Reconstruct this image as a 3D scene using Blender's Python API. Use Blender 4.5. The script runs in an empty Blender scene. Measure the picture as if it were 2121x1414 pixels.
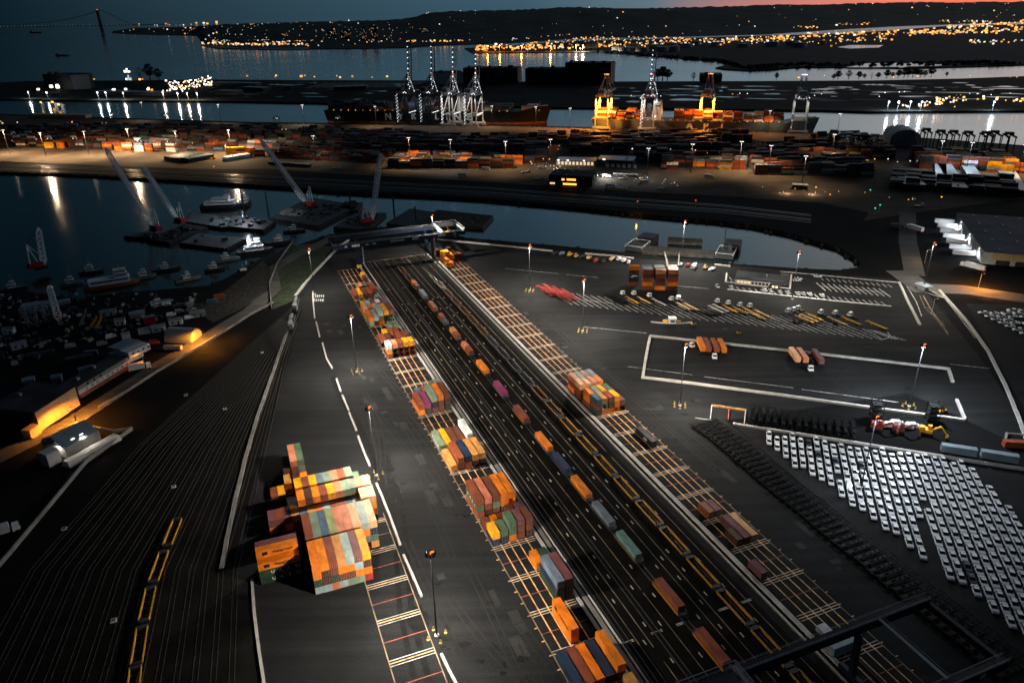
import bpy, math, random
from mathutils import Vector, Matrix
R = random.Random(11)
D = bpy.data
S = bpy.context.scene
COL = S.collection
rad = math.radians

# ------------------------------------------------------------------ camera
FPX, W, H = 1500.0, 2121, 1414
PIT, ROL, CH = rad(24.4), rad(-1.0), 156.0
_cp, _sp = math.cos(PIT), math.sin(PIT)
FWD = Vector((0, _cp, -_sp))
_up, _rt = Vector((0, _sp, _cp)), Vector((1, 0, 0))
RT = math.cos(ROL) * _rt + math.sin(ROL) * _up
UP = -math.sin(ROL) * _rt + math.cos(ROL) * _up
EYE = Vector((0, 0, CH))
cam_d = D.cameras.new('camera')
cam = D.objects.new('camera', cam_d)
COL.objects.link(cam)
cam.matrix_world = Matrix(((RT.x, UP.x, -FWD.x, 0), (RT.y, UP.y, -FWD.y, 0), (RT.z, UP.z, -FWD.z, CH), (0, 0, 0, 1)))
cam_d.sensor_width = 36
cam_d.lens = FPX / W * 36
cam_d.clip_start = 1
cam_d.clip_end = 90000
S.camera = cam


def G(px, py, z=0.0):
    """ground point (at height z) that the photograph shows at pixel px, py"""
    d = FWD * FPX + RT * (px - W / 2) + UP * (H / 2 - py)
    t = (z - CH) / d.z
    return EYE + d * t


def PJ(p):
    v = Vector(p) - EYE
    k = v.dot(FWD)
    return (W / 2 + FPX * v.dot(RT) / k, H / 2 - FPX * v.dot(UP) / k)


def at_dist(px, py, y):
    """point on the ray of a pixel at world distance y"""
    d = FWD * FPX + RT * (px - W / 2) + UP * (H / 2 - py)
    return EYE + d * (y / d.y)


def high(px, py, tx, ty):
    """height of a thing standing at pixel px,py whose top is at row ty"""
    b = G(px, py)
    lo, hi = 0.0, 500.0
    for _ in range(40):
        m = (lo + hi) / 2
        if PJ((b.x, b.y, m))[1] > ty:
            lo = m
        else:
            hi = m
    return lo


# yard axes: s runs down the tracks towards the camera, t across them
ANG = rad(-68.74)
AX = Vector((math.cos(ANG), math.sin(ANG), 0))
AN = Vector((-AX.y, AX.x, 0))
ORG = Vector((-61.42, 323.43, 0))


def Y(s, t, z=0.0):
    p = ORG + AX * s + AN * t
    return Vector((p.x, p.y, z))


def ST(p):
    v = Vector((p[0], p[1], 0)) - ORG
    return v.dot(AX), v.dot(AN)


# ------------------------------------------------------------------ mesh builder
class MB:
    def __init__(self):
        self.v, self.f, self.m, self.c = [], [], [], []

    def add(self, vs, fs, mi=0, col=None):
        o = len(self.v)
        self.v += [tuple(q) for q in vs]
        for f in fs:
            self.f.append(tuple(i + o for i in f))
            self.m.append(mi)
            self.c.append(col)
        return self

    def box(self, x, y, z, lx, ly, lz, rz=0.0, mi=0, col=None, top=None):
        """centre x,y; base z; top=(sx,sy) shrinks the top"""
        c, s = math.cos(rz), math.sin(rz)
        tx, ty = top or (1, 1)
        vs = []
        for (a, b, h, kx, ky) in ((-1, -1, 0, 1, 1), (1, -1, 0, 1, 1), (1, 1, 0, 1, 1), (-1, 1, 0, 1, 1),
                                  (-1, -1, lz, tx, ty), (1, -1, lz, tx, ty), (1, 1, lz, tx, ty), (-1, 1, lz, tx, ty)):
            u, w = a * lx / 2 * kx, b * ly / 2 * ky
            vs.append((x + u * c - w * s, y + u * s + w * c, z + h))
        return self.add(vs, [(3, 2, 1, 0), (4, 5, 6, 7), (0, 1, 5, 4), (1, 2, 6, 5), (2, 3, 7, 6), (3, 0, 4, 7)], mi, col)

    def beam(self, p, q, w, h=None, mi=0):
        p, q = Vector(p), Vector(q)
        h = h or w
        d = (q - p).normalized()
        u = d.cross(Vector((0, 0, 1)))
        if u.length < 1e-3:
            u = Vector((1, 0, 0))
        u.normalize()
        n = u.cross(d)
        vs = []
        for e in (p, q):
            for a, b in ((-1, -1), (1, -1), (1, 1), (-1, 1)):
                vs.append(e + u * (a * w / 2) + n * (b * h / 2))
        return self.add(vs, [(0, 1, 2, 3), (7, 6, 5, 4), (1, 0, 4, 5), (2, 1, 5, 6), (3, 2, 6, 7), (0, 3, 7, 4)], mi)

    def tube(self, p, q, r0, r1=None, n=8, mi=0):
        p, q = Vector(p), Vector(q)
        r1 = r0 if r1 is None else r1
        d = (q - p).normalized()
        u = d.orthogonal().normalized()
        w = d.cross(u)
        vs = []
        for e, r in ((p, r0), (q, r1)):
            for i in range(n):
                a = 2 * math.pi * i / n
                vs.append(e + (u * math.cos(a) + w * math.sin(a)) * r)
        fs = [(i, (i + 1) % n, n + (i + 1) % n, n + i) for i in range(n)]
        fs += [tuple(range(n))[::-1], tuple(range(n, 2 * n))]
        return self.add(vs, fs, mi)

    def lattice(self, p, q, w0, w1, seg, r, mi=0):
        """square lattice boom from p to q"""
        p, q = Vector(p), Vector(q)
        d = (q - p).normalized()
        u = d.cross(Vector((0, 0, 1)))
        if u.length < 1e-3:
            u = Vector((1, 0, 0))
        u.normalize()
        n = u.cross(d)
        rings = []
        for i in range(seg + 1):
            k = i / seg
            w = (w0 + (w1 - w0) * k) / 2
            e = p.lerp(q, k)
            rings.append([e + u * a * w + n * b * w for a, b in ((-1, -1), (1, -1), (1, 1), (-1, 1))])
        for j in range(4):
            self.beam(rings[0][j], rings[-1][j], r, mi=mi)
        for i in range(seg):
            for j in range(4):
                a, b = rings[i], rings[i + 1]
                self.beam(a[j], b[(j + 1) % 4], r * .7, mi=mi)
                self.beam(a[(j + 1) % 4], a[j], r * .7, mi=mi)
        return self

    def prism(self, pts, z0, z1, mi=0, flare=0.0):
        """upright prism over a polygon (x,y); flare widens the foot"""
        n = len(pts)
        area = sum(pts[i][0] * pts[(i + 1) % n][1] - pts[(i + 1) % n][0] * pts[i][1] for i in range(n))
        if area < 0:
            pts = pts[::-1]
        foot = pts
        if flare:
            foot = []
            for i in range(n):
                a, b, c = Vector(pts[i - 1][:2]), Vector(pts[i][:2]), Vector(pts[(i + 1) % n][:2])
                e1, e2 = (b - a).normalized(), (c - b).normalized()
                nn = Vector((e1.y + e2.y, -e1.x - e2.x))
                nn = nn.normalized() if nn.length > 1e-6 else nn
                foot.append((b.x + nn.x * flare, b.y + nn.y * flare))
        vs = [(p[0], p[1], z0) for p in foot] + [(p[0], p[1], z1) for p in pts]
        fs = [tuple(range(n, 2 * n))] + [(i, (i + 1) % n, n + (i + 1) % n, n + i) for i in range(n)]
        return self.add(vs, fs, mi)

    def line(self, p, q, w, z, mi=0):
        """flat painted line on the ground"""
        p, q = Vector((p[0], p[1], 0)), Vector((q[0], q[1], 0))
        d = (q - p).normalized()
        n = Vector((-d.y, d.x, 0)) * w / 2
        vs = [p - n, q - n, q + n, p + n]
        return self.add([(v.x, v.y, z) for v in vs], [(0, 1, 2, 3)], mi)

    def path(self, pts, w, z, h=0.0, mi=0):
        """band (h=0: flat) or low wall along a polyline with mitred corners"""
        P = [Vector((p[0], p[1])) for p in pts]
        L, Rr = [], []
        for i, p in enumerate(P):
            d1 = (P[i] - P[i - 1]).normalized() if i else (P[1] - P[0]).normalized()
            d2 = (P[i + 1] - P[i]).normalized() if i < len(P) - 1 else d1
            d = (d1 + d2).normalized()
            k = w / 2 / max(.5, d.dot(d1))
            n = Vector((-d.y, d.x)) * k
            L.append(p + n)
            Rr.append(p - n)
        m = len(P)
        if not h:
            vs = [(q.x, q.y, z) for q in L + Rr]
            return self.add(vs, [(m + i, m + i + 1, i + 1, i) for i in range(m - 1)], mi)
        vs = [(q.x, q.y, z) for q in L + Rr] + [(q.x, q.y, z + h) for q in L + Rr]
        fs = []
        for i in range(m - 1):
            fs += [(2 * m + m + i, 2 * m + m + i + 1, 2 * m + i + 1, 2 * m + i), (i, i + 1, 2 * m + i + 1, 2 * m + i)[::-1],
                   (m + i, m + i + 1, 3 * m + i + 1, 3 * m + i)]
        fs += [(0, m, 3 * m, 2 * m)[::-1], (m - 1, 2 * m - 1, 4 * m - 1, 3 * m - 1)]
        return self.add(vs, fs, mi)

    def mesh(self, name, mats):
        me = D.meshes.new(name)
        me.from_pydata(self.v, [], self.f)
        for m in mats:
            me.materials.append(m)
        me.polygons.foreach_set('material_index', self.m)
        if any(c is not None for c in self.c):
            at = me.color_attributes.new('paint', 'FLOAT_COLOR', 'CORNER')
            flat = []
            for pl, c in zip(me.polygons, self.c):
                flat += list(c or (1, 1, 1)) * 0 + [x for _ in range(pl.loop_total) for x in (*(c or (1, 1, 1)), 1.0)]
            at.data.foreach_set('color', flat)
        me.update()
        return me

    def obj(self, name, mats, parent=None, loc=None, rz=0.0):
        if not isinstance(mats, (list, tuple)):
            mats = [mats]
        return link(name, self.mesh(name, mats), parent, loc, rz)


def link(name, data, parent=None, loc=None, rz=0.0):
    o = D.objects.new(name, data)
    COL.objects.link(o)
    if parent is not None:
        o.parent = parent
    if loc is not None:
        o.location = loc
    if rz:
        o.rotation_euler = (0, 0, rz)
    return o


def tag(o, label, cat, group=None):
    o['label'] = label
    o['category'] = cat
    if group:
        o['group'] = group
    return o


def thing(name, label, cat, loc=(0, 0, 0), rz=0.0, group=None):
    o = link(name, None, None, loc, rz)
    o.empty_display_size = 1
    return tag(o, label, cat, group)


def struct(name, mb, mats):
    o = mb.obj(name, mats)
    o['kind'] = 'structure'
    return o


def stuff(name, mb, mats, label, cat, group=None):
    o = mb.obj(name, mats)
    o['kind'] = 'stuff'
    return tag(o, label, cat, group)


def dup(root, loc, rz=None, label=None, group=None):
    r = root.copy()
    COL.objects.link(r)
    r.location = loc
    if rz is not None:
        r.rotation_euler = (0, 0, rz)
    if label:
        r['label'] = label
    if group:
        r['group'] = group
    for ch in list(root.children):
        c = ch.copy()
        COL.objects.link(c)
        c.parent = r
        for g in ch.children:
            d = g.copy()
            COL.objects.link(d)
            d.parent = c
    return r


_txt = {}


def text_mesh(s, size, mat, thick=.04):
    """lettering as a mesh, centred, standing in the x-z plane facing -y"""
    k = (s, size, mat.name)
    if k in _txt:
        return _txt[k]
    cu = D.curves.new('lettering', 'FONT')
    cu.body = s
    cu.size = size
    cu.align_x = 'CENTER'
    cu.align_y = 'CENTER'
    cu.extrude = thick
    cu.offset = size * (.012 if size < 5 else .035)
    cu.resolution_u = 2
    o = D.objects.new('lettering', cu)
    COL.objects.link(o)
    dg = bpy.context.evaluated_depsgraph_get()
    me = D.meshes.new_from_object(o.evaluated_get(dg))
    D.objects.remove(o)
    D.curves.remove(cu)
    me.transform(Matrix.Rotation(rad(90), 4, 'X'))
    me.materials.clear()
    me.materials.append(mat)
    _txt[k] = me
    return me


# ------------------------------------------------------------------ materials
def mat(name, col, rough=.7, metal=0.0, var=.25, scale=.6, bump=0.0, spec=.22, coat=0.0, obj_space=True):
    m = D.materials.new(name)
    m.use_nodes = True
    nt = m.node_tree
    b = nt.nodes['Principled BSDF']
    b.inputs['Roughness'].default_value = rough
    b.inputs['Metallic'].default_value = metal
    b.inputs['Specular IOR Level'].default_value = spec
    b.inputs['Coat Weight'].default_value = coat
    tc = nt.nodes.new('ShaderNodeTexCoord')
    n = nt.nodes.new('ShaderNodeTexNoise')
    n.inputs['Scale'].default_value = scale
    n.inputs['Detail'].default_value = 6
    nt.links.new(tc.outputs['Object'], n.inputs['Vector'])
    mr = nt.nodes.new('ShaderNodeMapRange')
    mr.inputs['From Min'].default_value = .3
    mr.inputs['From Max'].default_value = .7
    mr.inputs['To Min'].default_value = 1 - var
    mr.inputs['To Max'].default_value = 1 + var
    nt.links.new(n.outputs['Fac'], mr.inputs['Value'])
    mx = nt.nodes.new('ShaderNodeVectorMath')
    mx.operation = 'SCALE'
    mx.inputs[0].default_value = col[:3]
    nt.links.new(mr.outputs[0], mx.inputs['Scale'])
    nt.links.new(mx.outputs[0], b.inputs['Base Color'])
    if bump:
        bp = nt.nodes.new('ShaderNodeBump')
        bp.inputs['Strength'].default_value = bump
        bp.inputs['Distance'].default_value = .3
        n2 = nt.nodes.new('ShaderNodeTexNoise')
        n2.inputs['Scale'].default_value = scale * 6
        n2.inputs['Detail'].default_value = 4
        nt.links.new(tc.outputs['Object'], n2.inputs['Vector'])
        nt.links.new(n2.outputs['Fac'], bp.inputs['Height'])
        nt.links.new(bp.outputs[0], b.inputs['Normal'])
    return m


def glow(name, col, power, sample=False):
    m = D.materials.new(name)
    m.use_nodes = True
    b = m.node_tree.nodes['Principled BSDF']
    b.inputs['Base Color'].default_value = (*[min(.8, c * .5) for c in col], 1)
    b.inputs['Emission Color'].default_value = (*col, 1)
    b.inputs['Emission Strength'].default_value = power
    # the strength varies a little from lamp to lamp
    nt = m.node_tree
    oi = nt.nodes.new('ShaderNodeNewGeometry')
    mr = nt.nodes.new('ShaderNodeMapRange')
    mr.inputs['To Min'].default_value = power * .3
    mr.inputs['To Max'].default_value = power * 1.5
    nt.links.new(oi.outputs['Random Per Island'], mr.inputs['Value'])
    nt.links.new(mr.outputs[0], b.inputs['Emission Strength'])
    m.cycles.emission_sampling = 'FRONT' if sample else 'NONE'
    return m


def attr_paint(name, src, rough=.55, dirt=.35):
    """paint whose colour comes from the object's colour (src 'object') or the mesh's own paint attribute"""
    m = D.materials.new(name)
    m.use_nodes = True
    nt = m.node_tree
    b = nt.nodes['Principled BSDF']
    b.inputs['Roughness'].default_value = rough
    b.inputs['Specular IOR Level'].default_value = .25
    if src == 'object':
        c = nt.nodes.new('ShaderNodeObjectInfo')
        out = c.outputs['Color']
    else:
        c = nt.nodes.new('ShaderNodeAttribute')
        c.attribute_name = 'paint'
        out = c.outputs['Color']
    tc = nt.nodes.new('ShaderNodeTexCoord')
    mp = nt.nodes.new('ShaderNodeMapping')
    mp.inputs['Scale'].default_value = (.5, 1.2, .35)
    nt.links.new(tc.outputs['Object'], mp.inputs['Vector'])
    if src == 'object':
        rm = nt.nodes.new('ShaderNodeVectorMath')
        rm.operation = 'SCALE'
        rm.inputs[0].default_value = (37, 53, 19)
        nt.links.new(c.outputs['Random'], rm.inputs['Scale'])
        nt.links.new(rm.outputs[0], mp.inputs['Location'])
    n = nt.nodes.new('ShaderNodeTexNoise')
    n.inputs['Scale'].default_value = 1.6
    n.inputs['Detail'].default_value = 8
    n.inputs['Roughness'].default_value = .65
    nt.links.new(mp.outputs[0], n.inputs['Vector'])
    mr = nt.nodes.new('ShaderNodeMapRange')
    mr.inputs['From Min'].default_value = .46
    mr.inputs['From Max'].default_value = .74
    mr.inputs['To Min'].default_value = 0
    mr.inputs['To Max'].default_value = dirt
    nt.links.new(n.outputs['Fac'], mr.inputs['Value'])
    mx = nt.nodes.new('ShaderNodeMix')
    mx.data_type = 'RGBA'
    nt.links.new(mr.outputs[0], mx.inputs['Factor'])
    fd = nt.nodes.new('ShaderNodeTexNoise')
    fd.inputs['Scale'].default_value = .45
    fd.inputs['Detail'].default_value = 5
    nt.links.new(mp.outputs[0], fd.inputs['Vector'])
    fr = nt.nodes.new('ShaderNodeMapRange')
    fr.inputs['From Min'].default_value = .3
    fr.inputs['From Max'].default_value = .7
    fr.inputs['To Min'].default_value = .68
    fr.inputs['To Max'].default_value = 1.22
    nt.links.new(fd.outputs['Fac'], fr.inputs['Value'])
    fs = nt.nodes.new('ShaderNodeVectorMath')
    fs.operation = 'SCALE'
    nt.links.new(out, fs.inputs[0])
    nt.links.new(fr.outputs[0], fs.inputs['Scale'])
    nt.links.new(fs.outputs[0], mx.inputs['A'])
    mx.inputs['B'].default_value = (.10, .05, .03, 1)
    nt.links.new(mx.outputs['Result'], b.inputs['Base Color'])
    return m


M = {}
M['land'] = mat('dark_earth', (.0065, .0066, .0070), .95, var=.5, scale=.03, bump=.4)
M['rock'] = mat('riprap_rock', (.022, .021, .020), .95, var=.6, scale=.25, bump=.8)
M['scrub'] = mat('marsh_scrub', (.013, .015, .013), .95, var=.6, scale=.01)
M['hill'] = mat('wooded_hill', (.030, .037, .038), .95, var=.6, scale=.006)
M['quay'] = mat('quay_asphalt', (.17, .135, .10), .9, var=.35, scale=.03)
M['ballast'] = mat('track_ballast', (.0072, .0066, .0058), .95, var=.45, scale=.12, bump=.5)
M['rail'] = mat('rail_steel', (.20, .18, .16), .35, metal=.8, var=.3)
M['conc'] = mat('concrete', (.46, .44, .41), .85, var=.22, scale=.35)
M['conc_d'] = mat('weathered_concrete', (.20, .19, .175), .9, var=.3, scale=.2)
M['white'] = mat('white_road_paint', (.56, .56, .54), .7, var=.6, scale=.55)
M['peach'] = mat('pale_orange_road_paint', (.74, .40, .17), .7, var=.6, scale=.5)
M['redln'] = mat('red_road_paint', (.38, .09, .07), .7, var=.4, scale=.6)
M['tan'] = mat('tan_track_line', (.22, .165, .11), .8, var=.6, scale=.25)
M['stain_shadow'] = mat('stained_and_shadowed_asphalt', (.010, .010, .010), .8, var=.4, scale=.4)
M['steel'] = mat('galvanised_steel', (.34, .35, .36), .5, metal=.5, var=.2)
M['black'] = mat('black_painted_steel', (.012, .013, .015), .5, var=.3)
M['sleeper'] = mat('tarred_sleeper', (.013, .0115, .0095), .95, var=.5, scale=.4)
M['tyremark'] = mat('tyre_rubber_mark', (.0105, .0105, .011), .8, var=.3)
M['roofn'] = mat('blue_black_warehouse_roof', (.045, .058, .085), .8, var=.4, scale=.08)
M['soot'] = mat('sooty_black_steel', (.0055, .006, .0065), .6, var=.3)
M['dark'] = mat('dark_grey_paint', (.035, .037, .042), .6, var=.3)
M['navy'] = mat('navy_gantry_paint', (.008, .014, .030), .45, var=.25, scale=.3)
M['yel'] = mat('yellow_machine_paint', (.72, .36, .02), .5, var=.3)
M['safety'] = mat('yellow_bollard_paint', (.62, .40, .08), .6, var=.3)
M['wht'] = mat('white_vehicle_paint', (.78, .78, .77), .35, var=.06, coat=.3)
M['glass'] = mat('dark_window_glass', (.012, .015, .018), .08, var=.1, spec=.6)
M['tyre'] = mat('tyre_rubber', (.014, .014, .014), .85, var=.2)
M['red'] = mat('red_crane_paint', (.30, .012, .02), .5, var=.3)
M['boom'] = mat('pale_boom_paint', (.80, .82, .84), .5, var=.1)
M['cran'] = mat('pale_crane_paint', (.46, .47, .48), .5, var=.15)
M['cab'] = mat('white_boat_paint', (.60, .60, .60), .5, var=.15)
M['roofd'] = mat('dark_roof_felt', (.040, .044, .050), .85, var=.4, scale=.1)
M['roofb'] = mat('blue_grey_metal_roof', (.22, .28, .32), .45, metal=.3, var=.2, scale=.3)
M['wall'] = mat('pale_wall_render', (.50, .48, .45), .8, var=.15, scale=.3)
M['brick'] = mat('red_brick_wall', (.18, .06, .05), .9, var=.3)
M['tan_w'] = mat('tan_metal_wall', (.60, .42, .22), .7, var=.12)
M['silo'] = mat('grey_tank_paint', (.30, .31, .32), .7, var=.2, scale=.05)
M['timber'] = mat('old_dock_timber', (.045, .042, .038), .95, var=.5, scale=.4)
M['deck'] = mat('grey_barge_deck', (.10, .125, .14), .75, var=.35, scale=.15)
M['hull'] = mat('black_ship_hull', (.010, .010, .011), .6, var=.3, scale=.1)
M['hull2'] = mat('grey_ship_hull', (.11, .125, .13), .6, var=.25, scale=.1)
M['boot'] = mat('red_ship_bottom', (.16, .045, .025), .7, var=.25, scale=.1)
M['letter'] = mat('white_ship_lettering', (.70, .70, .66), .6, var=.1)
M['mark'] = mat('white_container_lettering', (.70, .72, .68), .6, var=.1)
M['markb'] = mat('black_container_lettering', (.02, .018, .016), .6, var=.1)
M['orng'] = mat('orange_car_paint', (.60, .20, .02), .5, var=.3)
M['rust'] = mat('red_chassis_paint', (.30, .045, .035), .6, var=.35)
M['foli'] = mat('dark_foliage', (.030, .040, .022), .9, var=.6, scale=.3)
M['tank'] = mat('pale_oil_tank', (.42, .42, .43), .7, var=.15)
M['boxes'] = attr_paint('weathered_container_paint', 'attribute')
M['paint'] = attr_paint('container_paint', 'object', dirt=.28)
G_W = glow('white_lamp_glow', (1, .93, .82), 4)
G_C = glow('cool_lamp_glow', (.86, .95, 1), 3)
G_A = glow('amber_lamp_glow', (1, .44, .08), 2.2)
G_O = glow('orange_lamp_glow', (1, .17, .02), 2.4)
G_R = glow('red_lamp_glow', (1, .06, .03), 1.6)
G_T = glow('green_signal_glow', (.05, 1, .5), 1.2)
G_WIN = glow('lit_window', (1, .70, .42), .9)
G_CW = glow('far_white_lights', (1, .90, .78), 1.1)
G_CA = glow('far_amber_lights', (1, .42, .08), 1.5)
# ------------------------------------------------------------------ sky and light
SUN_AZ = rad(50)          # clockwise from straight ahead: the afterglow lies to the right
SUN_EL = rad(-2)
wd = D.worlds.new('World')
S.world = wd
wd.use_nodes = True
nt = wd.node_tree
bg = nt.nodes['Background']
sky = nt.nodes.new('ShaderNodeTexSky')
sky.sky_type = 'NISHITA'
sky.sun_disc = False
sky.sun_elevation = SUN_EL
sky.sun_rotation = SUN_AZ
sky.altitude = 100
sky.air_density = 1.3
sky.dust_density = 2.2
sky.ozone_density = 3.0


def wnode(t, **kw):
    n_ = nt.nodes.new(t)
    for k_, v_ in kw.items():
        setattr(n_, k_, v_)
    return n_


def wmath(op, a, b_=None):
    n_ = wnode('ShaderNodeMath', operation=op)
    for i_, v_ in enumerate((a, b_)):
        if v_ is None:
            continue
        if isinstance(v_, (int, float)):
            n_.inputs[i_].default_value = v_
        else:
            nt.links.new(v_, n_.inputs[i_])
    return n_.outputs[0]


wtc = wnode('ShaderNodeTexCoord')
sep = wnode('ShaderNodeSeparateXYZ')
nt.links.new(wtc.outputs['Generated'], sep.inputs[0])
ex_, ey_, ez_ = sep.outputs
hor = wmath('SQRT', wmath('ADD', wmath('MULTIPLY', ex_, ex_), wmath('ADD', wmath('MULTIPLY', ey_, ey_), 1e-6)))
# how far round the horizon from the afterglow: 1 towards it, -1 away
aim = wmath('DIVIDE', wmath('ADD', wmath('MULTIPLY', ex_, math.sin(SUN_AZ)), wmath('MULTIPLY', ey_, math.cos(SUN_AZ))), hor)


def ramp(src, stops, lo=-1.0, hi=1.0):
    mr_ = wnode('ShaderNodeMapRange')
    mr_.inputs['From Min'].default_value = lo
    mr_.inputs['From Max'].default_value = hi
    nt.links.new(src, mr_.inputs['Value'])
    r_ = wnode('ShaderNodeValToRGB')
    el = r_.color_ramp.elements
    while len(el) < len(stops):
        el.new(.5)
    for e_, (p_, c_) in zip(el, stops):
        e_.position = (p_ - lo) / (hi - lo)
        e_.color = (*c_, 1)
    nt.links.new(mr_.outputs[0], r_.inputs[0])
    return r_.outputs[0]


dusk = ramp(aim, [(-1, (.002, .006, .010)), (-.2, (.003, .012, .019)), (.12, (.003, .012, .019)), (.45, (.028, .064, .090)), (.66, (.046, .100, .145)), (.85, (.17, .24, .28)), (.97, (.45, .44, .43))])
elev = ramp(ez_, [(0, (.31, .31, .31)), (.03, (.36, .36, .36)), (.12, (.62, .62, .62)), (.30, (.68, .68, .68)), (.42, (.20, .21, .23)), (1, (.025, .028, .034))], 0, 1)
mul = wnode('ShaderNodeMix', data_type='RGBA', blend_type='MULTIPLY')
mul.inputs['Factor'].default_value = 1
nt.links.new(dusk, mul.inputs['A'])
nt.links.new(elev, mul.inputs['B'])
band = wmath('POWER', 2.718, wmath('MULTIPLY', wmath('MAXIMUM', ez_, 0), -48.0))
side = ramp(aim, [(.77, (0, 0, 0)), (.84, (.5, .5, .5)), (.93, (1, 1, 1))], 0, 1)
glow_ = wnode('ShaderNodeMix', data_type='RGBA')
nt.links.new(wmath('MULTIPLY', band, side), glow_.inputs['Factor'])
nt.links.new(mul.outputs['Result'], glow_.inputs['A'])
glow_.inputs['B'].default_value = (.36, .058, .020, 1)
add = wnode('ShaderNodeMix', data_type='RGBA', blend_type='ADD')
add.inputs['Factor'].default_value = .02
nt.links.new(glow_.outputs['Result'], add.inputs['A'])
nt.links.new(sky.outputs[0], add.inputs['B'])
nt.links.new(add.outputs['Result'], bg.inputs['Color'])
bg.inputs['Strength'].default_value = 3.0
sl = D.lights.new('afterglow_sun', 'SUN')
sl.energy = 0.012
sl.angle = rad(12)
sl.color = (1, .62, .42)
so = link('afterglow_sun', sl)
so.rotation_euler = (rad(84), 0, -SUN_AZ + math.pi)
S.view_settings.view_transform = 'Standard'
S.view_settings.look = 'None'
S.view_settings.gamma = 1
S.view_settings.use_curve_mapping = False
S.view_settings.exposure = 0.0

# ------------------------------------------------------------------ water and land
wm = D.materials.new('harbour_water')
wm.use_nodes = True
nt = wm.node_tree
b = nt.nodes['Principled BSDF']
b.inputs['Base Color'].default_value = (.004, .009, .012, 1)
b.inputs['Roughness'].default_value = .16
b.inputs['IOR'].default_value = 1.33
tc = nt.nodes.new('ShaderNodeTexCoord')
bp = nt.nodes.new('ShaderNodeBump')
bp.inputs['Strength'].default_value = .2
bp.inputs['Distance'].default_value = .5
mp = nt.nodes.new('ShaderNodeMapping')
mp.inputs['Rotation'].default_value = (0, 0, .5)
mp.inputs['Scale'].default_value = (1, 2.6, 1)
nz = nt.nodes.new('ShaderNodeTexNoise')
nz.inputs['Scale'].default_value = .22
nz.inputs['Detail'].default_value = 5
nz2 = nt.nodes.new('ShaderNodeTexNoise')
nz2.inputs['Scale'].default_value = .004
nz2.inputs['Detail'].default_value = 3
mr = nt.nodes.new('ShaderNodeMapRange')
mr.inputs['From Min'].default_value = .35
mr.inputs['From Max'].default_value = .65
mr.inputs['To Min'].default_value = .07
mr.inputs['To Max'].default_value = .15
nt.links.new(tc.outputs['Object'], mp.inputs['Vector'])
nt.links.new(mp.outputs[0], nz.inputs['Vector'])
nt.links.new(tc.outputs['Object'], nz2.inputs['Vector'])
nt.links.new(nz2.outputs['Fac'], mr.inputs['Value'])
nt.links.new(mr.outputs[0], b.inputs['Roughness'])
nt.links.new(nz.outputs['Fac'], bp.inputs['Height'])
nt.links.new(bp.outputs[0], b.inputs['Normal'])
WZ = -2.6
mb = MB()
mb.add([(-60000, -3000, WZ), (60000, -3000, WZ), (60000, 80000, WZ), (-60000, 80000, WZ)], [(0, 1, 2, 3)])
struct('water', mb, [wm])


def asphalt(name, base, warm=0.0, streak=True):
    m = mat(name, base, .88, var=.28, scale=.035, bump=.0)
    nt = m.node_tree
    b = nt.nodes['Principled BSDF']
    src = b.inputs['Base Color'].links[0].from_socket
    tc = nt.nodes.new('ShaderNodeTexCoord')
    mp = nt.nodes.new('ShaderNodeMapping')
    mp.inputs['Rotation'].default_value = (0, 0, -ANG if streak else .07)
    mp.inputs['Scale'].default_value = (.006, .30, 1)
    nt.links.new(tc.outputs['Object'], mp.inputs['Vector'])
    n = nt.nodes.new('ShaderNodeTexNoise')
    n.inputs['Scale'].default_value = 1.0
    n.inputs['Detail'].default_value = 5
    nt.links.new(mp.outputs[0], n.inputs['Vector'])
    f = nt.nodes.new('ShaderNodeTexNoise')
    f.inputs['Scale'].default_value = 2.2
    f.inputs['Detail'].default_value = 9
    f.inputs['Roughness'].default_value = .85
    nt.links.new(tc.outputs['Object'], f.inputs['Vector'])
    mr = nt.nodes.new('ShaderNodeMapRange')
    mr.inputs['From Min'].default_value = .3
    mr.inputs['From Max'].default_value = .7
    mr.inputs['To Min'].default_value = .72
    mr.inputs['To Max'].default_value = 1.25
    nt.links.new(n.outputs['Fac'], mr.inputs['Value'])
    m2 = nt.nodes.new('ShaderNodeMapRange')
    m2.inputs['From Min'].default_value = .35
    m2.inputs['From Max'].default_value = .65
    m2.inputs['To Min'].default_value = .35
    m2.inputs['To Max'].default_value = 1.7
    nt.links.new(f.outputs['Fac'], m2.inputs['Value'])
    mu = nt.nodes.new('ShaderNodeMath')
    mu.operation = 'MULTIPLY'
    nt.links.new(mr.outputs[0], mu.inputs[0])
    nt.links.new(m2.outputs[0], mu.inputs[1])
    sc = nt.nodes.new('ShaderNodeVectorMath')
    sc.operation = 'SCALE'
    nt.links.new(src, sc.inputs[0])
    nt.links.new(mu.outputs[0], sc.inputs['Scale'])
    nt.links.new(sc.outputs[0], b.inputs['Base Color'])
    return m


M['asph'] = asphalt('yard_asphalt', (.0165, .0172, .0180))
M['road'] = asphalt('old_concrete_road', (.085, .080, .074), streak=False)
M['patch'] = asphalt('patched_asphalt', (.0215, .0222, .0230), streak=False)
M['asph2'] = asphalt('lot_asphalt', (.015, .0155, .016), streak=False)
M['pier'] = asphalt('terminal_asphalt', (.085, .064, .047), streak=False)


def gp(l, z=0.0):
    return [tuple(G(x, y, z))[:2] for x, y in l]


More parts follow.
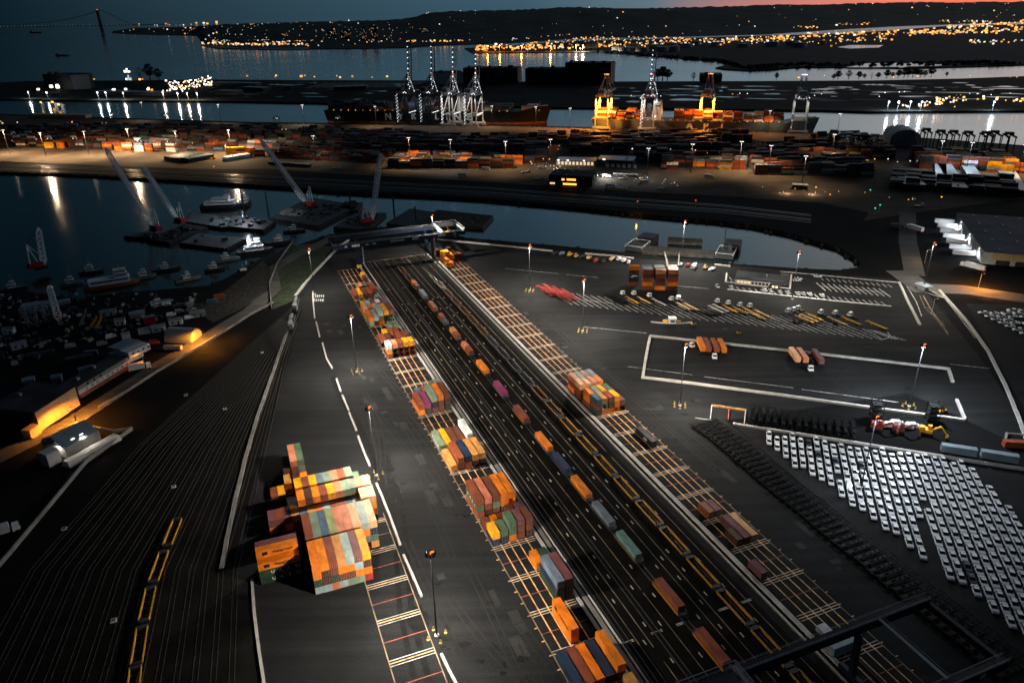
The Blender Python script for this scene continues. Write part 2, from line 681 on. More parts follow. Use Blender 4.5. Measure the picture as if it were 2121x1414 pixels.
SH_NEAR = [(-700, 640), (-200, 610), (40, 600), (150, 618), (260, 606), (330, 600), (430, 592), (470, 575), (540, 535), (600, 512), (680, 487),
           (720, 476), (800, 470), (880, 462), (905, 470), (960, 492), (1150, 508), (1300, 523), (1500, 545), (1660, 556), (1740, 559), (1778, 553)]
SH_CH = [(1784, 545), (1774, 533), (1735, 510), (1690, 498), (1640, 483), (1560, 466), (1480, 456), (1400, 449), (1300, 440), (1200, 429),
         (1100, 420), (1000, 411), (900, 405), (800, 401), (700, 396), (600, 388), (500, 381), (400, 375), (300, 368), (200, 362),
         (100, 358), (0, 355), (-500, 338)]
SH_Q = [(-500, 222), (0, 236), (300, 246), (530, 253), (700, 255), (1060, 259), (1160, 262), (1590, 271), (1840, 280), (2121, 301), (2700, 330)]
land = [(-1100, -250)] + gp(SH_NEAR) + gp(SH_CH) + gp(SH_Q) + [(1600, 600), (1500, -250)]
mb = MB()
mb.prism(land, WZ - 3, 0, 0)
struct('land', mb, [M['land']])
# riprap banks along the channel and the terminal's shore
mb = MB()
for k, line in enumerate((SH_NEAR[2:], SH_CH[:-1])):
    P = gp(line)
    for i in range(len(P) - 1):
        a, b2 = Vector(P[i]), Vector(P[i + 1])
        d = b2 - a
        n = Vector((-d.y, d.x)).normalized()
        st = max(1, int(d.length / 7))
        for j in range(st):
            q = a + d * ((j + R.random()) / st) + n * R.uniform(-1, 2.5)
            s = R.uniform(1.2, 3.2)
            mb.box(q.x, q.y, WZ - .5, s * 1.3, s, R.uniform(2.2, 3.4), R.uniform(0, 3), top=(R.uniform(.4, .8), R.uniform(.4, .8)))
stuff('shore_rocks', mb, [M['rock']], 'dark rocks piled along the water edge of the basin', 'rocks')

far1 = gp([(-700, 196), (0, 205), (200, 208), (440, 209), (660, 213), (900, 217), (1140, 222), (1240, 223), (1600, 227), (1700, 228), (1800, 231),
           (2121, 229), (2700, 232), (2700, 157), (2121, 158), (1990, 163), (1800, 167), (1600, 168), (1270, 169), (1060, 169), (900, 167),
           (600, 166), (450, 165), (250, 167), (60, 168), (-20, 172), (-300, 178), (-700, 180)])
mb = MB()
mb.prism(far1, WZ - 3, 0)
struct('far_terminal_land', mb, [M['scrub']])
far2 = gp([(962, 100), (978, 110), (1060, 109), (1150, 108), (1210, 108), (1240, 107), (1300, 112), (1400, 120), (1508, 128), (1518, 131),
           (1482, 140), (1500, 143), (1550, 146), (1600, 144), (1650, 139), (1760, 139), (1880, 141), (2030, 137), (2121, 134), (2800, 126),
           (2800, 44), (2050, 51), (1950, 55), (1850, 63), (1740, 70), (1590, 74), (1400, 80), (1200, 85), (1060, 95)])
mb = MB()
mb.prism(far2, WZ - 3, 0)
struct('marsh_land', mb, [M['scrub']])
# the pond in the marsh and bright wet ground strips
mb = MB()
mb.prism(gp([(1752, 140), (1780, 135), (1790, 132), (1850, 131), (1900, 131), (1960, 135), (1940, 137), (1880, 138), (1866, 141), (1860, 139), (1800, 140)]), .02, .25)
mb.prism(gp([(1735, 98), (1760, 94), (1830, 94), (1820, 99), (1760, 101)]), .02, .25)
struct('pond', mb, [wm])

# Staten-style wooded hills beyond the bay
SHORE = [(232, 68), (275, 71), (420, 74), (470, 84), (416, 93), (450, 99), (530, 101), (640, 101), (760, 100), (850, 98), (900, 94), (1060, 88),
         (1200, 78), (1400, 75), (1590, 70), (1740, 60), (1850, 54), (2050, 47), (2300, 38), (2700, 24)]
RIDGE = [(232, 66), (262, 60), (300, 59), (400, 55), (480, 51), (600, 47), (700, 44), (780, 42), (853, 38), (893, 26), (955, 24), (1060, 22), (1185, 16),
         (1310, 17), (1435, 16), (1590, 11.5), (1840, 6.5), (2121, 4), (2700, 2)]


def lerp_tab(tab, x):
    if x <= tab[0][0]:
        return tab[0][1]
    for (a, ya), (b_, yb) in zip(tab, tab[1:]):
        if a <= x <= b_ and b_ > a:
            return ya + (yb - ya) * (x - a) / (b_ - a)
    return tab[-1][1]


SHORE_X = [(232, 68), (275, 71), (415, 74), (417, 93), (450, 99)] + SHORE[6:]
HROWS = 14


def hill_point(x, k):
    """point on the hill side: pixel column x, fraction k from shore (0) to ridge (1)"""
    sh = G(x, lerp_tab(SHORE_X, x) + .5)
    yr = 9200 + max(0, x - 1400) * 7.0 if x > 415 else 11200
    yr = max(yr, sh.y + 900)
    rp = at_dist(x, lerp_tab(RIDGE, x), yr)
    e = k * k * (3 - 2 * k)
    z = rp.z * (.25 * k + .75 * e)
    w = math.sin(x * .05 + k * 9) * math.sin(x * .017 - k * 5)
    return Vector((sh.x + (rp.x - sh.x) * k, sh.y + (rp.y - sh.y) * k, max(.3, z + w * 6 * math.sin(math.pi * k))))


mb = MB()
xs = [232 + i * 8 for i in range(int((2700 - 232) / 8) + 1)]
rows = [[hill_point(x, k / HROWS) for k in range(HROWS + 1)] for x in xs]
for r in rows:                       # wooded ridge line is uneven
    r[-1].z += R.uniform(-5, 9) + 7 * math.sin(r[-1].x * .0031) * math.sin(r[-1].x * .0011)
    r.append(r[-1] + Vector((0, 1500, -r[-1].z - 3)))
    r.insert(0, Vector((r[0].x, r[0].y - 8, WZ - 1)))
vs = [q for r in rows for q in r]
n = len(rows[0])
mb.add(vs, [(i * n + j, (i + 1) * n + j, (i + 1) * n + j + 1, i * n + j + 1) for i in range(len(rows) - 1) for j in range(n - 1)])
struct('hills', mb, [M['hill']])
mb = MB()
mb.prism(gp([(416, 94), (450, 100), (530, 102), (640, 102), (640, 90), (470, 86), (425, 88)]), WZ - 2, 1)
struct('ferry_pier', mb, [M['conc_d']])

# yard surfaces, each a few centimetres above the one below
yard = gp([(706, 512), (780, 494), (880, 480), (910, 494), (1150, 518), (1310, 535), (1520, 550), (1850, 578), (1925, 612), (2030, 740), (2140, 905), (2140, 935)])
yard_w = yard + [tuple(Y(125, 205))[:2], tuple(Y(113, 117))[:2], tuple(Y(225, 108))[:2], tuple(Y(330, 95))[:2], tuple(Y(330, -70))[:2], tuple(Y(170, -73))[:2],
                 tuple(G(462, 1150))[:2], tuple(G(500, 975))[:2], tuple(G(560, 775))[:2], tuple(G(608, 620))[:2]]
mb = MB()
mb.prism(yard_w, -.5, .02)
struct('yard_pavement', mb, [M['asph']])
mb = MB()
mb.prism([tuple(Y(s, t))[:2] for s, t in ((-163, 20), (-163, 62), (330, 62), (330, 19.4))], -.4, .05)
mb.prism(gp([(600, 640), (626, 640), (560, 880), (505, 1090), (480, 1230), (520, 1230), (520, 1600), (-200, 1600), (-60, 1260), (250, 930), (480, 690)]), -.4, .03)
struct('track_bed', mb, [M['ballast']])
mb = MB()
lot = gp([(1520, 880), (1780, 918), (2130, 980)]) + [tuple(Y(215, 215))[:2], tuple(Y(285, 150))[:2], tuple(Y(290, 108))[:2], tuple(Y(228, 110))[:2]]
mb.prism(lot, -.4, .024)
struct('car_lot_pavement', mb, [M['asph2']])
mb = MB()
mb.prism(gp([(2000, 628), (2300, 640), (2400, 900), (2140, 880)]), -.4, .024)
struct('upper_car_lot_pavement', mb, [M['asph2']])
mb = MB()
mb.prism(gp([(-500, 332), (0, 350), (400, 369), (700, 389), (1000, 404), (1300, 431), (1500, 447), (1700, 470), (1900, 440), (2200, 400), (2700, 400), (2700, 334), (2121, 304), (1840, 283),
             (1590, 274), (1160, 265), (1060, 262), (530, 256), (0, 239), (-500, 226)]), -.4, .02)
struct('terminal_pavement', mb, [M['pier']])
# dark road and rail strip along the near edge of the terminal
mb = MB()
mb.prism(gp([(-500, 328), (0, 334), (400, 350), (560, 350), (700, 360), (1000, 376), (1300, 396), (1500, 406), (1700, 420), (1800, 440), (1780, 470), (1690, 490), (1560, 464), (1400, 446), (1200, 427), (1000, 409), (700, 394), (400, 373),
             (100, 356), (-500, 334)]), -.4, .04)
struct('shore_road', mb, [M['land']])
mb = MB()
for dy, w_ in ((5, .8), (8, .5), (14, .8), (17, .5), (21, .5)):
    mb.path(gp([(x, y + dy) for x, y in ((-300, 327), (0, 335), (400, 352), (700, 368), (1000, 383), (1300, 406), (1500, 420), (1680, 440))]), w_, .06)
struct('shore_tracks', mb, [M['rail']])
# low grass basin beside the yard, below the pavement's kerb
mb = MB()
mb.prism(gp([(600, 508), (645, 505), (690, 512), (630, 590), (610, 622), (566, 640), (558, 600), (560, 570)]), -.3, .022)
struct('basin_grass', mb, [M['foli']])
# riverside road on the left
mb = MB()
rd = [(-80, 985), (60, 915), (140, 878), (260, 802), (330, 756), (420, 704), (470, 672), (520, 642), (566, 600), (560, 560), (610, 530), (690, 492)]
mb.path(gp(rd), 9.5, .03)
struct('riverside_road', mb, [M['road']])
# access road on the right
mb = MB()
mb.path(gp([(1860, 560), (1910, 596), (2000, 600), (2121, 618), (2300, 640)]), 16, .03)
mb.path(gp([(1880, 440), (1880, 500), (1895, 570)]), 12, .034)
struct('access_road', mb, [M['road']])
# ------------------------------------------------------------------ painted markings and tracks
ZM = .05
PK = 15.03                 # one container bay along the tracks
CW = 2.86                  # one column of a stacking lane


def yl(mb, s0, t0, s1, t1, w, mi, z=ZM):
    mb.line(Y(s0, t0), Y(s1, t1), w, z, mi)


mk = MB()                  # materials: 0 white 1 pale orange 2 red 3 tan


def lane(t0, k0, k1, outer):
    """five container columns wide, bays k0..k1"""
    s0, s1 = k0 * PK, k1 * PK
    for c in range(1, 5):
        yl(mk, s0, t0 + c * CW, s1, t0 + c * CW, .34, 1)
    yl(mk, s0, t0 + (0 if outer else 5 * CW), s1, t0 + (0 if outer else 5 * CW), .30, 3)
    for k in range(k0, k1 + 1):
        s = k * PK
        yl(mk, s, t0, s, t0 + 5 * CW, .34, 1, ZM + .006)
        if k > -9:
            yl(mk, s - .95, t0 + .2, s - .95, t0 + 5 * CW, .22, 0, ZM + .006)
            yl(mk, s + .95, t0 + .2, s + .95, t0 + 5 * CW, .22, 0, ZM + .006)
        if k < k1:
            yl(mk, s + PK / 2, t0, s + PK / 2, t0 + 5 * CW, .2, 2, ZM + .003)
        for dk in (0, .33, .66):          # short ticks outside the lane
            tt = t0 - .5 if outer else t0 + 5 * CW + .5
            yl(mk, s + dk * PK, tt - .5, s + dk * PK, tt + .5, .3, 1)


lane(0, -10, 20, True)
lane(68.7, -9, 20, False)
# the short lane beside the big block
for t, c in ((-41.1, 3), (-28.7, 3)):
    yl(mk, 118, t, 262, t, .3, c)
for i in range(10):
    s = 121.6 + i * 15.03
    yl(mk, s, -41, s, -28.8, .3, 1, ZM + .006)
    yl(mk, s - .95, -41, s - .95, -28.8, .2, 0, ZM + .006)
    yl(mk, s + .95, -41, s + .95, -28.8, .2, 0, ZM + .006)
    yl(mk, s + 7.5, -41, s + 7.5, -28.8, .2, 2, ZM + .003)
# long pale lines between the tracks
for t, w in ((23, .22), (26.1, .28), (34, .22), (45.4, .2), (48.8, .26), (60, .26), (64.6, .3)):
    s = -160.0
    while s < 318:
        ln = R.uniform(40, 90)
        yl(mk, s, t, min(318, s + ln), t, w, 3, .07)
        s += ln + (0 if R.random() < .6 else R.uniform(1, 5))
yl(mk, -161, 17, -161, 63, 1.0, 3, .07)
for s in (-100, 199):                      # stop lines across the tracks
    for t in (19, 28, 36, 50, 58) if s > 0 else (21, 31, 57):
        yl(mk, s, t, s, t + 3.4, .25, 0, .074)
        if s > 0:
            yl(mk, s + .5, t, s + .5, t + 3.4, .25, 0, .074)
# lane dashes on the open yard
for a, b2 in (((1046, 556), (1157, 567)), ((1173, 569), (1240, 575)), ((1402, 592), (1468, 598)), ((1209, 677), (1340, 690)), ((1300, 759), (1434, 776)),
              ((1458, 780), (1643, 803)), ((1660, 806), (1861, 833)), ((1968, 754), (2050, 763)), ((1440, 865), (1475, 870))):
    mk.line(G(*a), G(*b2), .3, ZM, 0)
# chassis bays: slanted lines
bayL = [G(1185, 631), G(1330, 648), G(1462, 664), G(1560, 674), G(1700, 690), G(1826, 704)]


def along(P, d):
    for a, b2 in zip(P, P[1:]):
        l = (b2 - a).length
        if d <= l:
            return a + (b2 - a) * (d / l)
        d -= l
    return P[-1]


BAYLEN = sum((b2 - a).length for a, b2 in zip(bayL, bayL[1:]))
NB = 38
bd = (G(1261, 635) - G(1200, 600)).normalized()     # direction of a bay, towards the camera
BAYANG = math.atan2(bd.y, bd.x)
BAY = [along(bayL, BAYLEN * i / NB) for i in range(NB + 1)]
for i, p in enumerate(BAY):
    mk.line(p - bd * 27, p - bd * 14, .32, ZM, 0)
    mk.line(p - bd * 13.2, p, .32, ZM, 0)
for a, b2 in zip(BAY[:8], BAY[1:9]):
    mk.line(a - bd * 13.6, b2 - bd * 13.6, .3, ZM, 0)
# hatched end of the chassis bays
for i in range(9):
    a, b2 = G(1796 + i * 6, 683 + i * 2.2), G(1816 + i * 5, 689 + i * 1.6)
    mk.line(a, a + (BAY[-1] - BAY[-3]).normalized() * (5 + i * .3), .35, ZM, 0)
mk.path([tuple(G(x, y))[:2] for x, y in ((1786, 681), (1812, 693), (1828, 703), (1840, 700), (1843, 694), (1838, 687))], .35, ZM, mi=0)
# car park by the office
mk.path(gp([(1507, 599), (1600, 609), (1720, 622), (1846, 634)]), 1.3, ZM, mi=0)
mk.path(gp([(1616, 562), (1700, 570), (1860, 585)]), 1.1, ZM, mi=0)
for i in range(13):
    a = G(1699 + i * 11.6, 575 + i * 1.15)
    mk.line(a, a + Vector((.12, -5.4, 0)), .34, ZM, 0)
mk.line(G(1700, 593), G(1833, 606), .28, ZM, 0)
for i in range(12):
    a = G(1700 + i * 12, 593.5 + i * 1.15)
    mk.line(a + Vector((-.15, 7, 0)), a - Vector((-.15, 7, 0)), .5, ZM + .003, 0)
for i in range(26):
    a = G(1520 + i * 12.6, 600.5 + i * 1.28)
    mk.line(a, a + Vector((-.1, 6.2, 0)), .34, ZM, 0)
# exit lanes on the right
mk.path(gp([(1912, 612), (1928, 640), (1963, 692)]), .6, ZM, mi=3)
mk.path(gp([(1905, 612), (1917, 640), (1952, 668), (1965, 694)]), .3, ZM, mi=3)
for i in range(16):
    mk.line(G(1916 + i * 2.9, 637 + i * 3.4), G(1927 + i * 2.3, 636 + i * 3.3), .4, ZM, 3)
mk.path(gp([(1878, 592), (1898, 625), (1909, 655)]), .35, ZM, mi=0)
mk.path(gp([(1952, 612), (1990, 660), (2020, 700)]), .3, ZM, mi=0)
for i in range(10):
    mk.line(G(1500 + i * 2.2, 566 + i * 1.5), G(1508 + i * .6, 566 + i * 1.9), .2, ZM, 0)
    mk.line(G(1617, 566 + i * 2.6), G(1635, 567 + i * 2.7), .2, ZM, 0)
# painted box and word block by the left lane
for i in range(5):
    a = G(654 + i * 4.2, 611)
    mk.line(a, G(653 + i * 4.2, 615), .5, ZM, 0)
    mk.line(G(651 + i * 4.6, 619), G(650 + i * 4.6, 624), .5, ZM, 0)
mo = mk.obj('road_markings', [M['white'], M['peach'], M['redln'], M['tan']])
mo['kind'] = 'structure'
# worn and oil-dark places on the asphalt, plus one painted mast shadow
mb = MB()


def blot(cx, cy, rx, ry, ang, n=18, z=.03):
    p = G(cx, cy)
    pts = []
    for i in range(n):
        a = 2 * math.pi * i / n
        k = R.uniform(.7, 1.2)
        x, y = math.cos(a) * rx * k, math.sin(a) * ry * k
        pts.append((p.x + x * math.cos(ang) - y * math.sin(ang), p.y + x * math.sin(ang) + y * math.cos(ang)))
    mb.prism(pts, z - .3, z)


blot(864, 1280, 6, 3.6, ANG)  # dark oval by the near mast's foot: its shadow painted onto the asphalt
for x, y, rx, ry in ((800, 960, 9, 2.2), (815, 1010, 8, 2), (790, 920, 6, 1.6), (1768, 1170, 7, 1.6), (1800, 1178, 3, 1), (1880, 740, 6, 2), (1215, 705, 3, .8), (1300, 700, 4, 1), (1450, 735, 4, 1.2), (1640, 722, 5, 1.2),
                     (928, 1297, 1.4, .8), (1023, 1340, 2, 1), (1046, 1377, 1, .6), (1070, 930, 2, .6), (1330, 573, 9, 1.4), (1250, 560, 12, .8), (1130, 545, 20, .6)):
    blot(x, y, rx, ry, ANG if x < 1100 else .05, z=.026 + R.random() * .01)
pts = [(833, 1090), (838, 1180), (862, 1330), (880, 1414)]
for dx, w in ((0, 1.5), (20, 1.7)):
    mb.path(gp([(812 + dx * .5, 1010), (818 + dx, 1080), (822 + dx * 1.1, 1170), (828 + dx * 1.2, 1260), (844 + dx * 1.3, 1340), (862 + dx * 1.5, 1420)]), w, .028)
mb.path(gp([(690, 780), (712, 830), (742, 880), (770, 940), (790, 1000), (806, 1060)]), 3.0, .032)
mb.path(gp([(1045, 536), (1130, 549), (1220, 561), (1310, 556)]), .7, .03)
mb.prism([tuple(Y(s_, t_))[:2] for s_, t_ in ((109, 101), (109, 113.5), (285, 114), (285, 99.5))], -.3, .034)  # strip of dark ground under the row of black chassis
for _ in range(150):
    if R.random() < .5:
        q = Y(R.uniform(-60, 260), R.uniform(-27, -1.5))
    else:
        q = Y(R.uniform(-90, 210), R.uniform(84, 99))
    rx = R.uniform(.3, 1.6)
    pts = []
    for i in range(9):
        a = 2 * math.pi * i / 9
        k = R.uniform(.6, 1.2)
        pts.append((q.x + math.cos(a) * rx * k, q.y + math.sin(a) * rx * k * R.uniform(.5, 1)))
    mb.prism(pts, -.2, .026 + R.random() * .012)
for _ in range(90):          # drips in the open right hand yard
    g = G(R.uniform(1080, 1900), R.uniform(555, 860))
    rx = R.uniform(.4, 2.0)
    pts = [(g.x + math.cos(a) * rx * R.uniform(.6, 1.2), g.y + math.sin(a) * rx * R.uniform(.4, 1)) for a in [.7 * i for i in range(9)]]
    mb.prism(pts, -.2, .026 + R.random() * .012)
st_o = mb.obj('dark_stains_and_shadow', [M['stain_shadow']])
st_o['kind'] = 'structure'

# rails
mb = MB()
for t in (20.4, 29.6, 39.3, 54.6):
    for d in (-.72, .72):
        mb.path([tuple(Y(-158, t + d))[:2], tuple(Y(320, t + d))[:2]], .12, .05, .14)
# the bundle of tracks left of the yard
for i in range(15):
    u = i / 14
    P = [G(604 + 18 * u, 640), G(590 - 70 * (1 - u) + 0, 745 - 30 * (1 - u)), G(545 - 250 * (1 - u), 940 - 20 * (1 - u)), G(488 - 420 * (1 - u), 1180), G(478 - 560 * (1 - u), 1460)]
    P = [P[0].lerp(P[1], .3)] + P[1:] if i % 3 else P
    for d in (-.72, .72):
        mb.path([(p.x + d, p.y) for p in P], .13, .035, .14)
struct('rails', mb, [M['rail']])
mb = MB()
for t in (20.4, 29.6, 39.3, 54.6):
    s = -157.0
    while s < 318:
        q = Y(s, t + R.uniform(-.06, .06))
        mb.box(q.x, q.y, .0, .24, 2.5, .09 + R.random() * .02, ANG + R.uniform(-.03, .03))
        s += .64
struct('sleepers', mb, [M['sleeper']])
# small white pads between the tracks
mb = MB()
for t in (24.5, 28, 32, 36.4, 43.6, 47.2, 50.6, 57.4):
    s = -80 + R.random() * 10
    while s < 250:
        q = Y(s, t + R.uniform(-.3, .3))
        mb.box(q.x, q.y, .05, .9, .3, .12, ANG)
        mb.box(q.x + AX.x * .8, q.y + AX.y * .8, .05, .9, .3, .12, ANG)
        s += R.uniform(9, 26)
stuff('track_pads', mb, [M['conc']], 'small white pads set between the rail tracks', 'track pads')
# marker plates lying among the left tracks
for i, (x, y) in enumerate(((385, 818), (466, 847), (543, 730), (360, 1008), (133, 1095), (236, 1285))):
    mb = MB()
    mb.box(0, 0, 0, 1.6, 1.6, .35, mi=0).box(0, 0, .35, .8, .8, .1, mi=1)
    tag(mb.obj('marker_plate', [M['conc'], M['dark']], loc=G(x, y, .04), rz=.4),
        'small pale square plate among the tracks, ' + ['third highest', 'beside the long white kerb line', 'nearest the far locomotive', 'level with the big container block',
                                                          'by the fence', 'lowest in the picture'][i], 'plate', 'plates among the tracks')

# crane runway kerbs
mb = MB()
mb.path([tuple(Y(-152, 15.2))[:2], tuple(Y(318, 15.2))[:2]], 1.0, 0, .5)
tag(mb.obj('kerb_strip', [M['conc']]), 'long white concrete kerb on the track side of the left stacking lane', 'kerb')
mb = MB()
mb.path([tuple(Y(-110, 17.2))[:2], tuple(Y(318, 17.2))[:2]], 1.3, 0, .18)
tag(mb.obj('cable_trench', [M['conc_d']]), 'grey concrete cable trench running beside the left kerb', 'trench')
mb = MB()
mb.path([tuple(Y(-160, 18.7))[:2], tuple(Y(318, 18.7))[:2]], .5, 0, .3)
tag(mb.obj('crane_rail_beam', [M['conc']]), 'narrow pale crane rail beam between trench and left tracks', 'rail beam')
mb = MB()
mb.path([tuple(Y(-163, 67.4))[:2], tuple(Y(318, 67.4))[:2]], 1.3, 0, .5)
tag(mb.obj('kerb_strip', [M['conc']]), 'wide white concrete kerb along the right stacking lane', 'kerb')
mb = MB()
mb.path([tuple(Y(-163, 65.2))[:2], tuple(Y(318, 65.2))[:2]], .5, 0, .3)
tag(mb.obj('crane_rail_beam', [M['conc']]), 'narrow pale crane rail beam beside the right stacking lane', 'rail beam')


def wall(name, label, cat, px, w=1.0, h=.9, m='conc', grp=None):
    mb = MB()
    P = gp(px)
    mb.path(P, w, 0, h)
    return tag(mb.obj(name, [M[m]]), label, cat, grp)


GB = 'concrete barriers around the yard'
wall('concrete_barrier', 'white barrier curving from the far gantry down to the two locomotives', 'barrier', [(722, 498), (700, 514), (664, 552), (636, 583), (612, 614)], 1.5, .9, 'conc', GB)
wall('concrete_barrier', 'long pale kerb between left tracks and yard, passing the big block', 'barrier', [(606, 640), (594, 690), (565, 775), (535, 860), (510, 945), (487, 1040), (470, 1120), (459, 1180)], 1.3, .8, 'conc_d', GB)
wall('concrete_barrier', 'curved white kerb at the bottom, below the sideways container stack', 'barrier', [(522, 1200), (527, 1270), (537, 1350), (549, 1425)], .8, .6, 'conc', GB)
wall('concrete_barrier', 'white barrier from the far gantry legs along the basin shore', 'barrier', [(906, 497), (960, 502), (1050, 511), (1144, 521)], 1.5, .9, 'conc', GB)
wall('concrete_barrier', 'white barrier behind the parked machines left of the tall box stacks', 'barrier', [(1212, 526), (1260, 530), (1312, 536)], 1.4, .9, 'conc', GB)
wall('concrete_barrier', 'white barrier right of the tall box stacks near the office', 'barrier', [(1480, 549), (1513, 553)], 1.3, .9, 'conc', GB)
wall('concrete_barrier', 'upper white barrier of the open enclosure behind the parked trucks', 'barrier', [(1345, 697), (1500, 713), (1640, 728), (1800, 746), (1964, 765), (1973, 792)], 1.3, .9, 'conc', GB)
wall('concrete_barrier', 'lower white barrier of the open enclosure with its left side', 'barrier', [(1346, 700), (1337, 745), (1331, 783), (1440, 796), (1600, 817), (1800, 845), (1998, 871)], 1.3, .9, 'conc', GB)
wall('concrete_barrier', 'short white barrier at the right end of the open enclosure', 'barrier', [(1998, 869), (1981, 829)], 1.2, .9, 'conc', GB)
wall('concrete_barrier', 'white barrier slanting down from the car park corner', 'barrier', [(1862, 586), (1880, 625), (1905, 674)], 1.2, .9, 'conc', GB)
wall('concrete_barrier', 'long white barrier down the right edge of the yard', 'barrier', [(1945, 602), (2003, 668), (2046, 728), (2082, 800), (2110, 868), (2135, 940)], 1.3, .9, 'conc', GB)
wall('concrete_barrier', 'pale wall between chassis piles and the lot of white cars', 'barrier', [(1518, 880), (1620, 895), (1760, 917), (1900, 939), (2130, 975)], 1.1, 1.0, 'conc', GB)
wall('concrete_barrier', 'grey barrier corner at the right edge above a rust red box', 'barrier', [(2082, 915), (2084, 900), (2130, 904)], .8, .9, 'conc_d', GB)
JB = [[(648, 606), (649, 628), (652, 660)], [(655, 668), (662, 698)], [(668, 712), (677, 745), (688, 764)], [(697, 786), (706, 812)], [(709, 820), (722, 850)], [(723, 856), (738, 892)], [(742, 905), (755, 940), (766, 966)],
      [(780, 1003), (806, 1066), (829, 1129)], [(836, 1151), (856, 1196), (873, 1236)], [(914, 1356), (930, 1390), (948, 1424)]]
JT = ['at the painted words', 'second from the far end', 'third from the far end', 'fourth from the far end', 'short, above the oil trail',
      'beside the oil trail', 'ending at the bollards', 'along its flank', 'beside the short lane', 'nearest the camera']
for p, l in zip(JB, JT):
    wall('jersey_barrier', 'grey barrier run in the roadway by the big block, ' + l, 'barrier', p, .75, .8, 'conc', 'barrier runs down the left roadway')
# fences on the left and around the small enclosure
wall('fence_wall', 'pale fence wall along the riverside road past the orange lamps', 'fence', [(110, 1010), (275, 890), (180, 958), (20, 1150), (-60, 1240)][1:], .5, 1.6, 'conc_d')
wall('fence_wall', 'low grey wall between riverside road and left tracks', 'fence', [(205, 845), (262, 812), (330, 768), (420, 716), (520, 652), (566, 628)], .6, 1.2, 'conc_d')
wall('fence_wall', 'short grey wall beside the white tent roof', 'fence', [(176, 884), (235, 896), (275, 890)], .5, 1.4, 'conc_d')
wall('fence_wall', 'grey wall of the dark basin beside the yard', 'fence', [(604, 505), (575, 545), (558, 588), (563, 640)], .5, 1.2, 'conc_d')
for lab, P, c in (('pale rail frame of the small enclosure by the chassis piles, left end', [(1474, 842), (1471, 870)], 'conc'), ('pale rail frame of the small enclosure by the chassis piles, long side', [(1474, 841), (1546, 851)], 'peach'),
                  ('red rail inside the small enclosure by the chassis piles', [(1510, 846), (1508, 872)], 'redln'), ('pale rail frame of the small enclosure by the chassis piles, right end', [(1544, 852), (1541, 880)], 'conc')):
    wall('low_rail', lab, 'rail', P, .35, .9, c)

# tyre tracks and repaired patches
mb = MB()
for _ in range(26):
    if R.random() < .6:
        s0, t0 = R.uniform(-40, 200), R.uniform(-25, -3)
        a0, cv = R.uniform(-.12, .12), R.uniform(-.006, .006)
        f = Y
    else:
        s0, t0 = R.uniform(-40, 120), R.uniform(86, 98)
        a0, cv = R.uniform(-.1, .1), R.uniform(-.004, .004)
        f = Y
    L_ = R.uniform(25, 70)
    for off in (-1, 1):
        P = []
        for k in range(9):
            d = L_ * k / 8
            h = a0 + cv * d
            P.append(tuple(f(s0 + d * math.cos(h), t0 + off + d * math.sin(a0 + cv * d / 2)))[:2])
        mb.path(P, R.uniform(.3, .55), .036 + R.random() * .008)
for _ in range(22):
    g = G(R.uniform(1120, 1850), R.uniform(600, 840))
    L_, a0, cv = R.uniform(20, 60), R.uniform(-.5, .1), R.uniform(-.02, .02)
    for off in (-1, 1):
        P = [(g.x + L_ * k / 8 * math.cos(a0 + cv * L_ * k / 16) - off * math.sin(a0), g.y + L_ * k / 8 * math.sin(a0 + cv * L_ * k / 16) + off * math.cos(a0)) for k in range(9)]
        mb.path(P, R.uniform(.3, .5), .036 + R.random() * .008)
struct('tyre_marks', mb, [M['tyremark']])
mb = MB()
for _ in range(46):
    if R.random() < .55:
        q, a0 = Y(R.uniform(-60, 240), R.uniform(-24, -4)), ANG
    elif R.random() < .5:
        q, a0 = Y(R.uniform(-80, 200), R.uniform(86, 98)), ANG
    else:
        q, a0 = G(R.uniform(1100, 1860), R.uniform(560, 850)), -.05
    lx, ly = R.uniform(2, 9), R.uniform(1.2, 3.4)
    mb.box(q.x, q.y, -.1, lx, ly, .122 + R.random() * .006, a0)
struct('pavement_patches', mb, [M['patch']])
# ------------------------------------------------------------------ shipping containers
PAL = {'orange': (.78, .20, .010), 'amber': (.88, .38, .012), 'tan': (.60, .27, .07), 'rust': (.25, .062, .026), 'brown': (.155, .048, .026), 'dkbrown': (.075, .026, .016),
       'brick': (.34, .075, .03), 'salmon': (.62, .21, .11), 'peach': (.80, .42, .20), 'mauve': (.17, .062, .065), 'sage': (.19, .25, .17), 'green': (.085, .14, .085), 'dkgreen': (.025, .055, .035),
       'grey': (.30, .37, .34), 'slate': (.13, .17, .21), 'blue': (.06, .115, .18), 'navy': (.012, .032, .07), 'pale blue': (.34, .46, .48), 'white': (.80, .80, .80), 'purple': (.26, .035, .12),
       'olive': (.30, .32, .12), 'black': (.014, .016, .018), 'teal': (.10, .24, .20), 'red': (.36, .02, .02)}
CNAME = {'rust': 'rust red', 'dkbrown': 'dark brown', 'brick': 'brick red', 'dkgreen': 'dark green', 'grey': 'grey green', 'green': 'mid green', 'sage': 'sage green', 'slate': 'slate grey', 'navy': 'navy blue', 'blue': 'steel blue',
         'tan': 'tan orange', 'teal': 'teal green', 'red': 'bright red'}
ORD = ['first', 'second', 'third', 'fourth', 'fifth', 'sixth', 'seventh', 'eighth', 'ninth', 'tenth', 'eleventh', 'twelfth', 'thirteenth', 'fourteenth', 'fifteenth', 'sixteenth', 'seventeenth', 'eighteenth',
       'nineteenth', 'twentieth', 'twenty-first', 'twenty-second', 'twenty-third', 'twenty-fourth', 'twenty-fifth', 'twenty-sixth', 'twenty-seventh', 'twenty-eighth', 'twenty-ninth', 'thirtieth']
